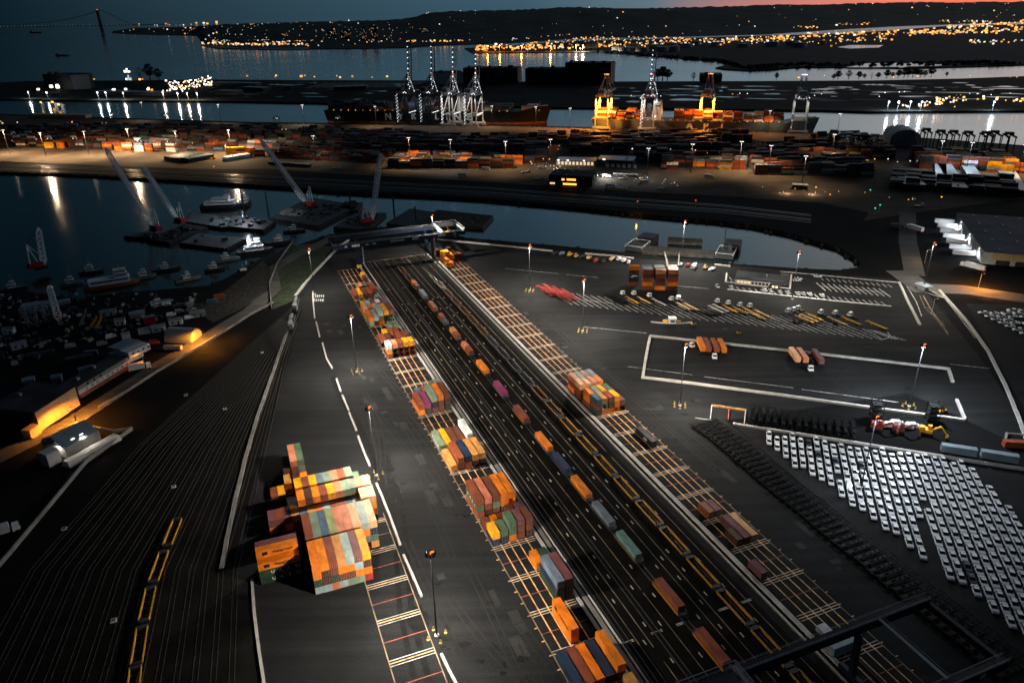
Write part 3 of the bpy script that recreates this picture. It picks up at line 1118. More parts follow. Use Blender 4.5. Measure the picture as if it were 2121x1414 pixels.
for _t in ('thirty', 'forty', 'fifty'):
    if _t != 'thirty':
        ORD.append(_t[:-1] + 'ieth')
    ORD += [_t + '-' + o for o in ORD[:9]]
CWD, CHT = 2.44, 2.59


def container_mesh(L):
    mb = MB()
    hx, hy = L / 2, CWD / 2
    seg = max(10, int(L / .55))
    xs = []
    for i in range(seg):
        a, b2 = -hx + .12 + (L - .24) * i / seg, -hx + .12 + (L - .24) * (i + 1) / seg
        m = (a + b2) / 2
        g = (b2 - a) * .12
        xs += [(a + g, 0), (m - g, 0), (m + g, 1), (b2 - g, 1)]
    for sgn in (1, -1):
        vs = []
        for x, d in xs:
            y = sgn * (hy - .03 - .06 * d)
            vs += [(x, y, .16), (x, y, CHT - .12)]
        fs = []
        for i in range(len(xs) - 1):
            q = (2 * i, 2 * i + 2, 2 * i + 3, 2 * i + 1)
            fs.append(q if sgn < 0 else q[::-1])
        mb.add(vs, fs)
    # front end (-x), ribbed
    ys = []
    for i in range(5):
        a, b2 = -hy + .12 + (CWD - .24) * i / 5, -hy + .12 + (CWD - .24) * (i + 1) / 5
        m = (a + b2) / 2
        ys += [(a + .03, 0), (m - .03, 0), (m + .03, 1), (b2 - .03, 1)]
    vs = []
    for y, d in ys:
        vs += [(-hx + .03 + .05 * d, y, .16), (-hx + .03 + .05 * d, y, CHT - .12)]
    mb.add(vs, [(2 * i, 2 * i + 1, 2 * i + 3, 2 * i + 2) for i in range(len(ys) - 1)])
    # roof, shallow cross ribs, and floor
    rs = max(6, int(L / 1.1))
    vs = []
    for i in range(rs * 2 + 1):
        x = -hx + .08 + (L - .16) * i / (rs * 2)
        z = CHT - .035 - (.03 if i % 2 else 0)
        vs += [(x, -hy + .06, z), (x, hy - .06, z)]
    mb.add(vs, [(2 * i, 2 * i + 2, 2 * i + 3, 2 * i + 1) for i in range(rs * 2)])
    mb.add([(-hx + .08, -hy + .06, .14), (hx - .08, -hy + .06, .14), (hx - .08, hy - .06, .14), (-hx + .08, hy - .06, .14)], [(3, 2, 1, 0)])
    # frame
    for sx in (-1, 1):
        for sy in (-1, 1):
            mb.box(sx * (hx - .08), sy * (hy - .08), 0, .16, .16, CHT)
        mb.box(sx * (hx - .06), 0, CHT - .15, .12, CWD - .32, .13)
        mb.box(sx * (hx - .06), 0, .02, .12, CWD - .32, .16)
    for sy in (-1, 1):
        mb.box(0, sy * (hy - .05), CHT - .13, L - .32, .1, .11)
        mb.box(0, sy * (hy - .05), .02, L - .32, .1, .16)
    return mb.mesh('container_body', [M['paint']])


def door_mesh(L):
    mb = MB()
    x = L / 2 - .06
    for sy in (-1, 1):
        mb.box(x, sy * .545, .19, .05, 1.06, CHT - .36)
        for k in range(4):
            mb.box(x + .03, sy * .545, .32 + k * .55, .03, .96, .28)
        for d in (.25, .8):
            mb.tube((x + .075, sy * d, .12), (x + .075, sy * d, CHT - .1), .026, n=5, mi=1)
            mb.box(x + .075, sy * d, 1.0, .05, .34, .05, mi=1)
    for sy in (-1, 1):
        mb.box(x + .03, sy * 1.02, 1.6, .02, .2, .35, mi=1)
    return mb.mesh('container_doors', [M['paint'], M['steel']])


CM = {12: container_mesh(12.19), 6: container_mesh(6.06)}
DM = {12: door_mesh(12.19), 6: door_mesh(6.06)}


SPECS = []


class Spec:
    """a container waiting to be built: the 300 that show largest become things of their own"""
    def __init__(self, loc, ang, L, col, label, group, door):
        self.loc, self.ang, self.L, self.label, self.group, self.door = Vector(loc), ang, L, label, group, door
        k = R.uniform(.88, 1.1)
        c = PAL[col]
        self.color = (min(.9, c[0] * k), min(.9, c[1] * k * R.uniform(.94, 1.06)), min(.9, c[2] * k), 1)
        self.extra = []

    def mw(self):
        return Matrix.Translation(self.loc) @ Matrix.Rotation(self.ang, 4, 'Z')


def container(loc, ang, L, col, label, group, door=True):
    s = Spec(loc, ang, L, col, label, group, door)
    SPECS.append(s)
    return s


def deck(s, name, data, loc=(0, 0, 0), rot=None):
    """lettering or emblem that goes with a container"""
    s.extra.append((name, data, loc, rot))


def cn(c):
    return CNAME.get(c, c)


def tierword(i, n):
    if n == 1:
        return 'alone'
    if i == n - 1:
        return 'on top'
    return ['at the bottom', 'second up', 'third up', 'fourth up', 'fifth up'][i]


COLW = ['leftmost column', 'second column', 'middle column', 'fourth column', 'rightmost column']


def lane_stacks(t0, data, lane_name, group):
    data = sorted(data, key=lambda d: -(d[0] + {'F': .5, 'n': .8, 'f': .2}[d[1]]))
    for i, (k, half, cols) in enumerate(data):
        s = k * PK + {'F': PK / 2, 'n': 10.67, 'f': 4.36}[half]
        L = 12 if half == 'F' else 6
        for c, pile in enumerate(cols):
            if not pile:
                continue
            pile = pile.split(',')
            for j, colr in enumerate(pile):
                tt = t0 + (c + .5) * CW + .05 + R.uniform(-.05, .05)
                p = Y(s + R.uniform(-.12, .12), tt, .03 + j * CHT)
                size = 'short ' if L == 6 else ''
                lab = '%s %scontainer %s, %s, %s stack from the camera, %s' % (cn(colr), size, tierword(j, len(pile)), COLW[c], ORD[i], lane_name)
                container(p, ANG + R.uniform(-.004, .004), L, colr, lab, group)


LEFT = [
    (14, 'F', ['slate', 'brown', 'rust', 'navy', 'brown,tan']),
    (13, 'F', ['navy', 'rust', 'orange', 'navy', 'dkbrown,orange']),
    (12, 'F', [None, None, 'orange,orange', None, None]),
    (11, 'F', [None, None, None, 'dkgreen,navy,slate', 'dkbrown,dkbrown,mauve']),
    (10, 'n', [None, None, None, 'orange', 'dkgreen']),
    (9, 'n', ['navy,amber', 'navy,green', 'orange,green,green', 'rust,rust,mauve', 'dkbrown,rust,brown']),
    (9, 'f', ['brown', 'orange', 'rust', 'rust,brown', 'brown,mauve']),
    (8, 'F', ['brick,green,rust', 'dkbrown,rust,salmon', 'rust,sage,brown', 'brown,orange,orange', 'dkgreen,orange,orange']),
    (6, 'F', ['tan', 'brown,rust', 'brick,navy', 'dkbrown,tan', 'black,tan']),
    (5, 'F', ['sage', 'amber', 'brown', 'brown', 'black,white']),
    (3, 'F', ['orange,rust', 'dkgreen,purple', 'mauve,black,sage', 'brown,brown,orange', 'dkgreen,dkbrown,brown']),
    (2, 'n', [None, 'blue', 'brick', None, 'sage,sage']),
    (-1, 'n', ['brown,orange,white', 'black,dkgreen,salmon', 'brown,rust,rust', 'brown,brown,amber', 'rust,rust,amber']),
    (-2, 'n', ['dkgreen,rust', 'brown,brown', 'rust', 'brown,rust', 'brown,rust']),
    (-2, 'f', ['rust', 'brown,amber', 'brown,rust', 'rust,rust', None]),
    (-3, 'f', [None, None, None, 'sage', 'sage']),
    (-4, 'F', ['sage,orange', 'brown,grey', 'orange,brown,grey', 'dkgreen,dkgreen,amber', 'dkgreen,sage,rust']),
    (-5, 'n', ['orange,peach', 'brown,salmon', 'brown,peach', 'dkbrown,mauve', 'navy,slate']),
    (-5, 'f', ['orange,amber', 'brown,pale blue', 'brown,rust', 'brown,white', 'brown,purple']),
    (-6, 'f', [None, None, None, None, 'slate']),
    (-7, 'F', ['rust', 'amber', 'brown', 'rust', 'rust,rust']),
    (-8, 'n', [None, None, 'salmon', 'green', 'brown']),
    (-9, 'n', [None, None, None, None, 'brown']),
    (-9, 'f', [None, None, None, None, 'amber']),
]
lane_stacks(0, LEFT, 'left lane', 'containers stacked in the left lane')
RIGHT = [
    (12, 'n', ['mauve', None, None, None, None]), (11, 'n', [None, 'dkbrown', None, None, None]),
    (11, 'F', [None, None, 'mauve', 'peach', None]),
    (10, 'n', [None, 'rust', 'mauve', None, None]),
    (7, 'F', [None, None, None, 'black', None]),
    (5, 'n', ['dkgreen,rust,blue', 'orange,grey,tan', 'orange,dkbrown,rust', 'orange,orange,amber', 'dkbrown,brown']),
    (5, 'f', ['rust,orange,orange', 'brown,brown,sage', 'rust,brown,amber', 'brown,rust,green', None]),
    (4, 'n', ['brown,rust,peach', 'dkbrown,brown,peach', 'rust,rust,salmon', 'rust,brown,orange', None]),
    (4, 'f', ['orange,rust,salmon', 'brown,brown,sage', 'rust,brown,rust', 'brown,slate,slate', None]),
    (-9, 'f', ['amber,orange', 'orange', None, None, None]),
    (-10, 'n', ['orange,orange,amber', 'brown,orange,amber', 'orange,amber', 'brown,dkbrown', 'brown,rust']),
    (-11, 'n', ['rust,dkbrown', 'brown,black', None, 'brown,mauve', 'dkbrown']),
]
lane_stacks(68.7, RIGHT, 'right lane', 'containers stacked in the right lane')

# the big block left of the roadway: rows across, tight columns
PB = 2.46
COLS = ['first', 'second', 'third', 'fourth', 'fifth', 'sixth', 'seventh', 'eighth', 'ninth', 'tenth']


def block_row(s, t0, L, cols, row, keep=None):
    for c, pile in enumerate(cols):
        if not pile:
            continue
        pile = pile.split(',')
        for j, colr in enumerate(pile):
            if colr == '-':
                continue
            p = Y(s + R.uniform(-.06, .06), t0 + PB * (c + .5), .03 + j * CHT)
            lab = '%s container %s, %s column from left, %s, big block' % (cn(colr), tierword(j, len(pile)), COLS[c], row)
            container(p, ANG, L, colr, lab, 'containers of the big block', door=True)


block_row(142.5, -55.6, 12, ['grey,dkgreen,orange,orange', 'pale blue,dkbrown,dkbrown,orange', 'salmon,dkgreen,brown,rust', 'grey,brown,orange,tan', 'sage,brown,orange,grey', 'sage,orange,pale blue,mauve', 'red,orange,dkbrown,amber'],
          'front row')
block_row(128.4, -55.6, 12, ['rust,brown,rust,rust', '-,-,rust,sage', '-,-,brown,blue', '-,-,orange,olive', '-,-,rust,salmon', '-,-,brown,salmon', '-,-,orange,peach', 'brown,slate,orange,grey', 'tan,green,navy,peach'], 'second row')
block_row(118.2, -55.6, 6, ['rust,brown,slate', '-,rust,tan', '-,brown,orange', '-,orange,pale blue', '-,brown,rust', '-,rust,brick', '-,brown,blue', '-,brown,grey', 'rust,brown,brown,peach', 'navy,orange,amber,peach'], 'third row')
block_row(111.3, -55.6, 6, ['brown,rust,brown,orange', '-,-,rust,dkbrown', '-,-,brown,orange', '-,-,orange,rust', '-,-,brown,amber', '-,-,rust,salmon', '-,-,brown,sage', '-,-,orange,sage', '-,-,rust,salmon', 'brown,rust,orange,peach'], 'fourth row')
block_row(103.9, -55.6, 6, ['rust,brown,orange,amber', 'brown,-,rust,rust', 'rust,-,brown,amber', 'brown,-,orange,slate', 'rust,-,brown,sage', 'brown,-,rust,salmon', 'orange,-,brown,rust', 'rust,brown,rust,sage', 'brown,rust,green'], 'fifth row')
block_row(115.3, -65.6, 6, ['brown,orange,mauve', 'rust,brown,rust', 'brown,orange,mauve', 'rust,brown,tan'], 'left jutting row')
block_row(98.4, -63.7, 6, ['brown,rust', 'rust,amber'], 'pair by the kerb')
block_row(92.0, -58.6, 6, ['brown,tan'], 'lone pile behind')
block_row(93.0, -55.3, 6, ['brown,dkbrown', 'rust,orange'], 'low far pair')
block_row(79.4, -55.3, 12, ['brown,rust,salmon', 'orange,sage,green'], 'tall far pair')
block_row(83.0, -58.2, 12, ['rust,dkbrown'], 'dark far pile')
# containers turned sideways left of the front row
SIDE_ANG = ANG + math.pi / 2
for q, (s, pile) in enumerate(((136.9, 'green,green,orange'), (134.3, 'rust,brown,orange,orange'), (131.7, 'brown,rust,brown,mauve'))):
    pile = pile.split(',')
    for j, colr in enumerate(pile):
        lab = '%s container %s, %s row of the sideways stack by the big block' % (cn(colr), tierword(j, len(pile)), ['nearest', 'middle', 'farthest'][q])
        colk = 'dkgreen' if colr == 'green' else colr
        o = container(Y(s, -64.2, .03 + j * CHT), SIDE_ANG, 12, colk, lab.replace('mid green', 'dark green'), 'containers of the sideways stack', door=True)
        if q == 0 and colr == 'green':
            for i, ch in enumerate('UASC'):
                deck(o, 'lettering', text_mesh(ch, 1.5, M['mark']), (-2.2 + i * 2.3, -1.235, 1.35))
            deck(o, 'lettering', text_mesh('C', 1.7, M['mark']), (5.3, -1.235, 1.3), (0, rad(-90), 0))
        if q < 2 and j == len(pile) - 1 and colr == 'orange':
            deck(o, 'lettering', text_mesh('Hapag-Lloyd', 1.15, M['markb']), (1.6, -1.235, 1.3))
            mb = MB()
            mb.box(-3.6, -1.24, .75, 1.5, .03, 1.2)
            deck(o, 'emblem', mb.mesh('emblem', [M['markb']]))
# the tall stack of short boxes on the right, long sides to the camera
TA = rad(-3.0)
tv, dv = Vector((math.cos(TA), math.sin(TA), 0)), Vector((-math.sin(TA), math.cos(TA), 0))
base = G(1330, 601)
PILES = [['-', '-', '-', 'brown,black,navy,dkbrown,orange'],
         ['brown,orange,rust,dkbrown,rust', '-,-,rust,brown,pale blue', '-,-,brown,brown,sage', '-,-,rust,rust,slate'],
         ['orange,brown,dkbrown,rust,peach', '-,-,rust,rust,black', '-,-,brown,brown,pale blue', '-,-,rust,rust,grey'],
         ['dkbrown,orange,rust,brown,salmon', '-,-,brown,rust,white', '-,-,rust,rust,peach', '-,-,brown,brown,salmon']]
for c, rows_ in enumerate(PILES):
    for r_, pile in enumerate(rows_):
        pile = pile.split(',')
        for j, colr in enumerate(pile):
            if colr == '-':
                continue
            p = base + tv * ((c - 1) * 7.6 + 3.1) + dv * (1.25 + r_ * 2.5)
            lab = '%s short container %s, %s row, %s group from left, tall basin stacks' % (cn(colr), tierword(j, len(pile)), ['nearest', 'second', 'third', 'farthest'][r_], ORD[c])
            o = container(Vector((p.x, p.y, .03 + j * CHT)), TA, 6, colr, lab, 'tall stacks of short containers near the basin')
            if c == 0 and j == 2:
                mb = MB()
                mb.box(.4, -1.24, 1.2, 3.4, .03, .5).box(-1.2, -1.24, .5, 1.8, .03, .3)
                deck(o, 'emblem', mb.mesh('emblem', [M['mark']]))
# letterings seen on single containers of the lanes
for o in SPECS:
    l = o.label
    if l.startswith('mid green container second up') and 'eighth' in l or l.startswith('sage green container alone, leftmost'):
        for i, ch in enumerate('UASC'):
            deck(o, 'lettering', text_mesh(ch, 1.4, M['mark']), (-4 + i * 2.5, -1.235, 1.3))
    if l.startswith('orange container on top, middle column, third') or l.startswith('black container alone, fourth'):
        if 'orange' in l:
            deck(o, 'lettering', text_mesh('Hapag-Lloyd', 1.15, M['markb']), (1.6, -1.235, 1.3))
            mb = MB().box(-3.6, -1.24, .75, 1.5, .03, 1.2)
            deck(o, 'emblem', mb.mesh('emblem', [M['markb']]))
        else:
            mb = MB()
            for d in (0, .8, 1.6):
                mb.add([(d, -1.245, .7), (d + .5, -1.245, .7), (d + 1.1, -1.245, 1.8), (d + .6, -1.245, 1.8)], [(0, 1, 2, 3)])
            deck(o, 'emblem', mb.mesh('emblem', [M['mark']]))
# ------------------------------------------------------------------ light masts of the yard
LAMP_COL = {'neutral': (1, .90, .76), 'warm': (1, .70, .40), 'sodium': (1, .33, .03), 'cool': (.86, .94, 1)}


LP = 3.1


def lamp_light(name, loc, power, col, parent=None, radius=.6, spot=172, blend=.35, aim=None):
    l = D.lights.new(name, 'SPOT')
    l.energy = power * LP
    l.color = LAMP_COL[col]
    l.shadow_soft_size = radius
    l.spot_size = rad(spot)
    l.spot_blend = blend
    o = link(name, l, parent, loc)
    if aim is not None:
        o.rotation_euler = Vector(aim).to_track_quat('-Z', 'Y').to_euler()
    return o


def mast_meshes():
    p = MB()
    p.tube((0, 0, 0), (0, 0, .6), .7, .7, 10, 1)
    p.tube((0, 0, .6), (0, 0, 28.6), .24, .10, 8)
    h = MB()
    for i in range(8):
        a = math.pi / 4 * i
        b2 = math.pi / 4 * (i + 1)
        h.beam((1.0 * math.cos(a), 1.0 * math.sin(a), 28.7), (1.0 * math.cos(b2), 1.0 * math.sin(b2), 28.7), .12)
        if i % 2 == 0:
            h.beam((0, 0, 28.5), (1.0 * math.cos(a), 1.0 * math.sin(a), 28.7), .12)
        h.box(1.2 * math.cos(a), 1.2 * math.sin(a), 28.4, .62, .5, .7, a, top=(.5, .6))
    f = MB()
    for i in range(8):
        a = math.pi / 4 * i
        f.box(1.2 * math.cos(a), 1.2 * math.sin(a), 28.38, .45, .35, .05, a)
    bglow = MB()
    bglow.box(.55, .15, 29.15, .75, .4, .28, .3).tube((0, 0, 28.6), (0, 0, 29.4), .12)  # glowing block added for the orange shine of the floodlight backs
    return p.mesh('mast_pole', [M['dark'], M['conc']]), h.mesh('mast_head', [M['black']]), f.mesh('mast_lens', [G_W]), bglow.mesh('mast_back_glow', [G_O])


MASTM = mast_meshes()
bol = MB()
bol.tube((0, 0, 0), (0, 0, .12), .42, .42, 10).tube((0, 0, .12), (0, 0, 1.15), .2, .17, 10).tube((0, 0, 1.15), (0, 0, 1.3), .17, .05, 10)
bol.tube((0, 0, .62), (0, 0, .8), .205, .2, 10, 1)
BOLM = bol.mesh('bollard', [M['safety'], M['black']])


def mast(px, py, label, power=42000, col='neutral', bollards=0, side=(1, 0)):
    g = G(px, py)
    t = thing('light_mast', label, 'light mast', g, 0, 'tall light masts of the yard')
    for n_, me in zip(('pole', 'lamp_ring', 'lens', 'back_glow'), MASTM):
        link(n_, me, t)
    sv = Vector((side[0], side[1])).normalized() * 2.0
    lamp_light('mast_light', (sv.x, sv.y, 28.3), power, col, t, .7)
    for i in range(bollards):
        a = 2 * math.pi * (i + .3) / bollards
        q = link('bollard', BOLM, None, (g.x + 2.6 * math.cos(a), g.y + 2.6 * math.sin(a), .03))
        tag(q, 'yellow bollard round the ' + label.split(', ')[0], 'bollard', 'yellow bollards round the ' + label.split(', ')[0])
    return t


MK = 1.0
mast(738.9, 770.5, 'mast between left barrier run and left lane, beside the empty bays', 52000, 'neutral', 5, (1, -.4))
mast(779, 985, 'mast behind the big block, beside the dark oil trail', 56000, 'neutral', 4, (1, .5))
mast(905, 1317, 'mast in the near left roadway, closest to the camera', 52000, 'neutral', 4, (-1, .5))
mast(1207, 686, 'mast standing between chassis bays and enclosure', 50000, 'neutral', 6, (-.4, -1))
mast(1097, 602, 'mast rising from the red chassis pile end of the bays', 50000, 'neutral', 6, (.5, -1))
mast(1408, 840, 'mast below the enclosure wall, ringed by pale bollards', 46000, 'neutral', 6, (.2, -1))
mast(1883, 842, 'mast at the right part of the enclosure', 40000, 'cool', 5, (-.5, -1))
mast(1783, 1010, 'mast among the rows of white cars, in front of the pale wall', 10500, 'cool', 0, (.3, -1))
mast(900, 530, 'mast beside the far gantry at the basin', 30000, 'neutral', 0, (-.3, -1))
mast(652, 610, 'mast beside the dark grass basin on the left', 26000, 'neutral', 0, (1, -.3))
mast(1411, 545, 'mast behind the tall basin stacks', 70000, 'neutral', 0, (0, -1))
mast(1640, 620, 'mast beside the office building', 30000, 'neutral', 0, (.4, -1))
mast(1912, 600, 'mast at the gate near the truck dock', 30000, 'neutral', 0, (.6, -1))

# ------------------------------------------------------------------ trains


def well_meshes(L=14.6):
    f = MB()
    hx = L / 2
    for sy in (-1, 1):
        f.box(0, sy * 1.36, .55, L - 1.2, .16, .75)
        f.box(0, sy * 1.44, 1.22, L - 1.2, .28, .12)
        for i in range(9):
            f.box(-hx + 1.4 + i * (L - 2.8) / 8, sy * 1.48, .6, .12, .1, .62)
    for sx in (-1, 1):
        f.box(sx * (hx - .55), 0, .95, 1.3, 2.5, .3, mi=1)
        f.box(sx * (hx - 1.2), 0, .5, .2, 2.5, .5, mi=1)
        f.box(sx * (hx + .1), 0, .85, .9, .4, .3, mi=1)
    for i in range(4):
        f.box(-hx + 3 + i * (L - 6) / 3, 0, .42, .4, 2.5, .14, mi=1)
    b = MB()
    for sy in (-.72, .72):
        for dx in (-.9, .9):
            b.tube((dx, sy - .06, .45), (dx, sy + .06, .45), .44, n=14)
        b.box(0, sy * 1.25, .4, 2.4, .14, .35)
    b.box(0, 0, .5, .5, 2.0, .3)
    return f.mesh('well_frame', [M['paint'], M['dark']]), b.mesh('bogie', [M['black']])


WELLM = well_meshes()
WELLS = {'bright': (.62, .30, .02), 'amber': (.34, .15, .012), 'rusty': (.22, .10, .03), 'brown': (.12, .055, .03), 'grey': (.10, .105, .11), 'dark': (.03, .032, .035)}


def well_car(p, ang, col, label, group):
    t = thing('well_car', label, 'rail car', Vector((p.x, p.y, .12)), ang, group)
    f = link('frame', WELLM[0], t)
    c = WELLS[col]
    f.color = (*c, 1)
    for sx in (-1, 1):
        link('bogie', WELLM[1], t, (sx * 7.3, 0, 0))
    return t


TRAIN = [((832, 559), 'rusty', []), ((846, 575), 'rusty', []), ((861, 592), 'rusty', [('n-', 'orange'), ('n+', 'brown')]), ((878, 612), 'rusty', [('F', 'slate')]), ((896, 637), 'rusty', [('F', 'rust')]),
         ((918, 663), 'rusty', [('n-', 'brick'), ('T', 'blue')]), ((942, 693), 'rusty', [('n-', 'tan'), ('n+', 'rust')]), ((967, 724), 'rusty', [('n-', 'salmon'), ('n+', 'rust')]), ((1000, 763), 'rusty', [('F', 'orange')]),
         ((1038, 808), 'grey', [('F', 'purple')]), ((1081, 860), 'rusty', [('F', 'rust')]), ((1128, 918), 'grey', [('F', 'orange')]), ((1164, 962), 'dark', [('F', 'navy')]), ((1205, 1012), 'brown', [('F', 'orange')]),
         ((1251, 1068), 'dark', [('F', 'slate')]), ((1304, 1132), 'brown', [('F', 'teal')]), ((1386, 1236), 'amber', [('F', 'rust')]), ((1474, 1345), 'amber', [('F', 'rust')]), ((1560, 1440), 'brown', [('F', 'rust')])]
for i, (p, wc, load) in enumerate(TRAIN):
    s, t_ = ST(G(*p, 1.2))
    q = Y(s, 39.3)
    carw = ['empty ', 'loaded '][bool(load)]
    well_car(q, ANG, wc, carw + '%s well car, %s from the far end of the loaded train' % ({'rusty': 'rust brown', 'amber': 'yellow', 'grey': 'grey', 'dark': 'dark grey', 'brown': 'brown'}[wc], ORD[i]), 'well cars of the loaded train')
    for kind, colr in load:
        lab = '%s container riding in the %s car of the loaded train' % (cn(colr), ORD[i])
        if kind == 'F':
            container(Y(s, 39.3, .72), ANG, 12, colr, lab, 'containers on the loaded train')
        elif kind == 'T':
            tk = thing('tank_container', 'steel blue tank container riding in the sixth car of the loaded train', 'tank container', Y(s + 3.2, 39.3, .72), ANG)
            mb = MB()
            mb.tube((-2.7, 0, 1.3), (2.7, 0, 1.3), 1.12, n=20).tube((2.7, 0, 1.3), (2.95, 0, 1.3), 1.0, .5, 20).tube((-2.95, 0, 1.3), (-2.7, 0, 1.3), .5, 1.0, 20)
            v = mb.obj('vessel', [M['paint']], tk)
            v.color = (*PAL['blue'], 1)
            mb = MB()
            for sx in (-3, 3):
                for sy in (-1.15, 1.15):
                    mb.beam((sx, sy, 0), (sx, sy, 2.5), .14)
                mb.beam((sx, -1.15, 2.45), (sx, 1.15, 2.45), .14)
                mb.beam((sx, -1.15, .1), (sx, 1.15, .1), .14)
            for sy in (-1.15, 1.15):
                mb.beam((-3, sy, .1), (3, sy, .1), .14)
            mb.obj('frame', [M['rust']], tk)
        else:
            container(Y(s + (-3.2 if kind == 'n-' else 3.2), 39.3, .72), ANG, 6, colr, lab.replace('container', 'short container'), 'containers on the loaded train')
# empty well train on the right track
s, i = -92.0, 0
while s < 262:
    wc = 'rusty' if s < -10 else 'grey' if s < 62 else 'amber' if s > 88 else 'rusty'
    well_car(Y(s, 54.6), ANG, wc, 'empty %s well car, %s from the far end of the right track' % ({'rusty': 'rust brown', 'grey': 'grey', 'amber': 'yellow'}[wc], ORD[i]), 'empty well cars on the right track')
    s += 15.4
    i += 1
# yellow well cars on the curved left track
for i, (a, b2) in enumerate((((369, 1071), (345, 1130)), ((339, 1142), (318, 1201)), ((312, 1217), (298, 1281)), ((294, 1299), (283, 1371)), ((280, 1388), (272, 1455)))):
    A, B = G(*a, 1.2), G(*b2, 1.2)
    c = (A + B) / 2
    well_car(c, math.atan2(B.y - A.y, B.x - A.x), 'bright', 'empty yellow well car on the left tracks, %s from the top of its string' % ORD[i], 'yellow well cars on the left tracks')

# locomotives
def loco(p, ang, label):
    t = thing('locomotive', label, 'locomotive', p, ang, 'locomotives beside the white barrier')
    mb = MB()
    mb.box(0, 0, 1.1, 19, 3, .35).box(-1.5, 0, 1.45, 12, 1.9, 2.5, top=(1, .85)).box(8.6, 0, 1.45, 1.6, 1.8, 1.7)
    mb.obj('body', [M['dark']], t)
    mb = MB()
    mb.box(6.2, 0, 1.45, 3, 2.9, 2.9, top=(.95, .85))
    mb.obj('cab', [M['steel']], t)
    for x in (-6, -3.5, -1, 2.5):
        MB().box(x, 0, 3.95, 1.6, 1.5, .25).tube((x, 0, 4.2), (x, 0, 4.3), .6, n=12).obj('roof_fan', [M['steel']], t)
    mb = MB()
    for sy in (-1.42, 1.42):
        mb.beam((-9.3, sy, 2.4), (9.3, sy, 2.4), .07)
        for k in range(9):
            mb.beam((-9.2 + 2.3 * k, sy, 1.45), (-9.2 + 2.3 * k, sy, 2.4), .07)
    mb.obj('handrail', [M['steel']], t)
    for sx in (-6, 6):
        mb = MB()
        for sy in (-.75, .75):
            for dx in (-1.7, 0, 1.7):
                mb.tube((dx, sy - .07, .5), (dx, sy + .07, .5), .5, n=12)
            mb.box(0, sy * 1.35, .45, 4.6, .15, .45)
        mb.obj('bogie', [M['black']], t, (sx, 0, 0))
    mb = MB()
    mb.box(7.72, .7, 3.2, .06, .4, .4).box(9.42, 0, 2.5, .06, .5, .25)
    mb.obj('headlight', [M['cab']], t)


for i, (a, b2) in enumerate((((617, 622), (610, 652)), ((608, 657), (602, 690)))):
    A, B = G(*a), G(*b2)
    loco((A + B) / 2, math.atan2(B.y - A.y, B.x - A.x), ['dark grey locomotive with pale roof fans, the farther of the two', 'dark grey locomotive with pale roof fans, the nearer of the two'][i])

# ------------------------------------------------------------------ chassis, tractors and trucks


def chassis_meshes():
    f = MB()
    for sy in (-.5, .5):
        f.beam((-6.1, sy, 1.15), (4.0, sy, 1.15), .2, .34)
        f.beam((4.0, sy, 1.2), (6.1, sy, 1.38), .2, .22)
    for x, w in ((-6.1, 2.44), (-3.8, 1.2), (-2, 1.2), (0, 1.8), (2, 1.2), (4, 1.4), (6.1, 2.44)):
        f.box(x, 0, 1.08, .22, w, .24)
    for x in (-5.2, -4.4, -1.2, .8, 2.6):
        f.box(x, 0, 1.3, .9, .9, .06)
    for sy in (-.6, .6):
        f.box(2.6, sy, .1, .16, .16, 1.0)
    w = MB()
    for x in (-5.2, -3.95):
        for sy in (-.95, .95):
            w.tube((x, sy - .25, .5), (x, sy + .25, .5), .5, n=12)
        w.box(x, 0, .42, .16, 1.7, .16)
    return f.mesh('chassis_frame', [M['paint']]), w.mesh('chassis_wheels', [M['tyre']]), f.mesh('chassis_frame', [M['soot']])


CHM = chassis_meshes()
CHC = {'yellow': (.72, .34, .015), 'tan': (.70, .44, .16), 'white': (.62, .62, .58), 'black': (.007, .008, .009), 'red': (.32, .045, .035)}


def chassis(p, ang, col, label, group, z=0.03, wheels=True):
    o = link('chassis', CHM[1 + 1] if col == 'black' else CHM[0], None, Vector((p[0], p[1], z)), ang)
    c = CHC[col]
    k = R.uniform(.75, 1.15)
    o.color = (c[0] * k, c[1] * k, c[2] * k, 1)
    tag(o, label, 'chassis', group)
    if wheels:
        link('wheels', CHM[1], o)
    return o


def tractor_parts():
    b = MB()
    b.box(-.4, 0, .75, 4.6, .9, .3)
    b.box(-1.6, 0, 1.05, 1.6, 1.2, .18)
    c = MB()
    c.box(1.35, 0, .9, 1.7, 2.3, 1.9, top=(.86, .92)).box(1.3, 0, 2.8, 1.4, 2.0, .1)
    c.box(2.45, 0, .8, .6, 2.2, .9, top=(.8, .95))
    g = MB()
    g.box(2.15, 0, 1.75, .06, 1.9, .85).box(1.4, 1.13, 1.75, 1.0, .05, .75).box(1.4, -1.13, 1.75, 1.0, .05, .75).box(.5, 0, 1.75, .06, 1.5, .7)
    w = MB()
    for x, sy in ((1.9, -.95), (1.9, .95), (-1.6, -.9), (-1.6, .9)):
        w.tube((x, sy - .25, .5), (x, sy + .25, .5), .5, n=12)
    return b.mesh('tractor_frame', [M['dark']]), c.mesh('tractor_cab', [M['wht']]), g.mesh('tractor_window', [M['glass']]), w.mesh('tractor_wheels', [M['tyre']])


TRM = tractor_parts()


def tractor(p, ang, label, group):
    t = thing('yard_tractor', label, 'yard tractor', Vector((p[0], p[1], .03)), ang, group)
    for n_, me in zip(('frame', 'cab', 'window', 'wheels'), TRM):
        link(n_, me, t)
    return t


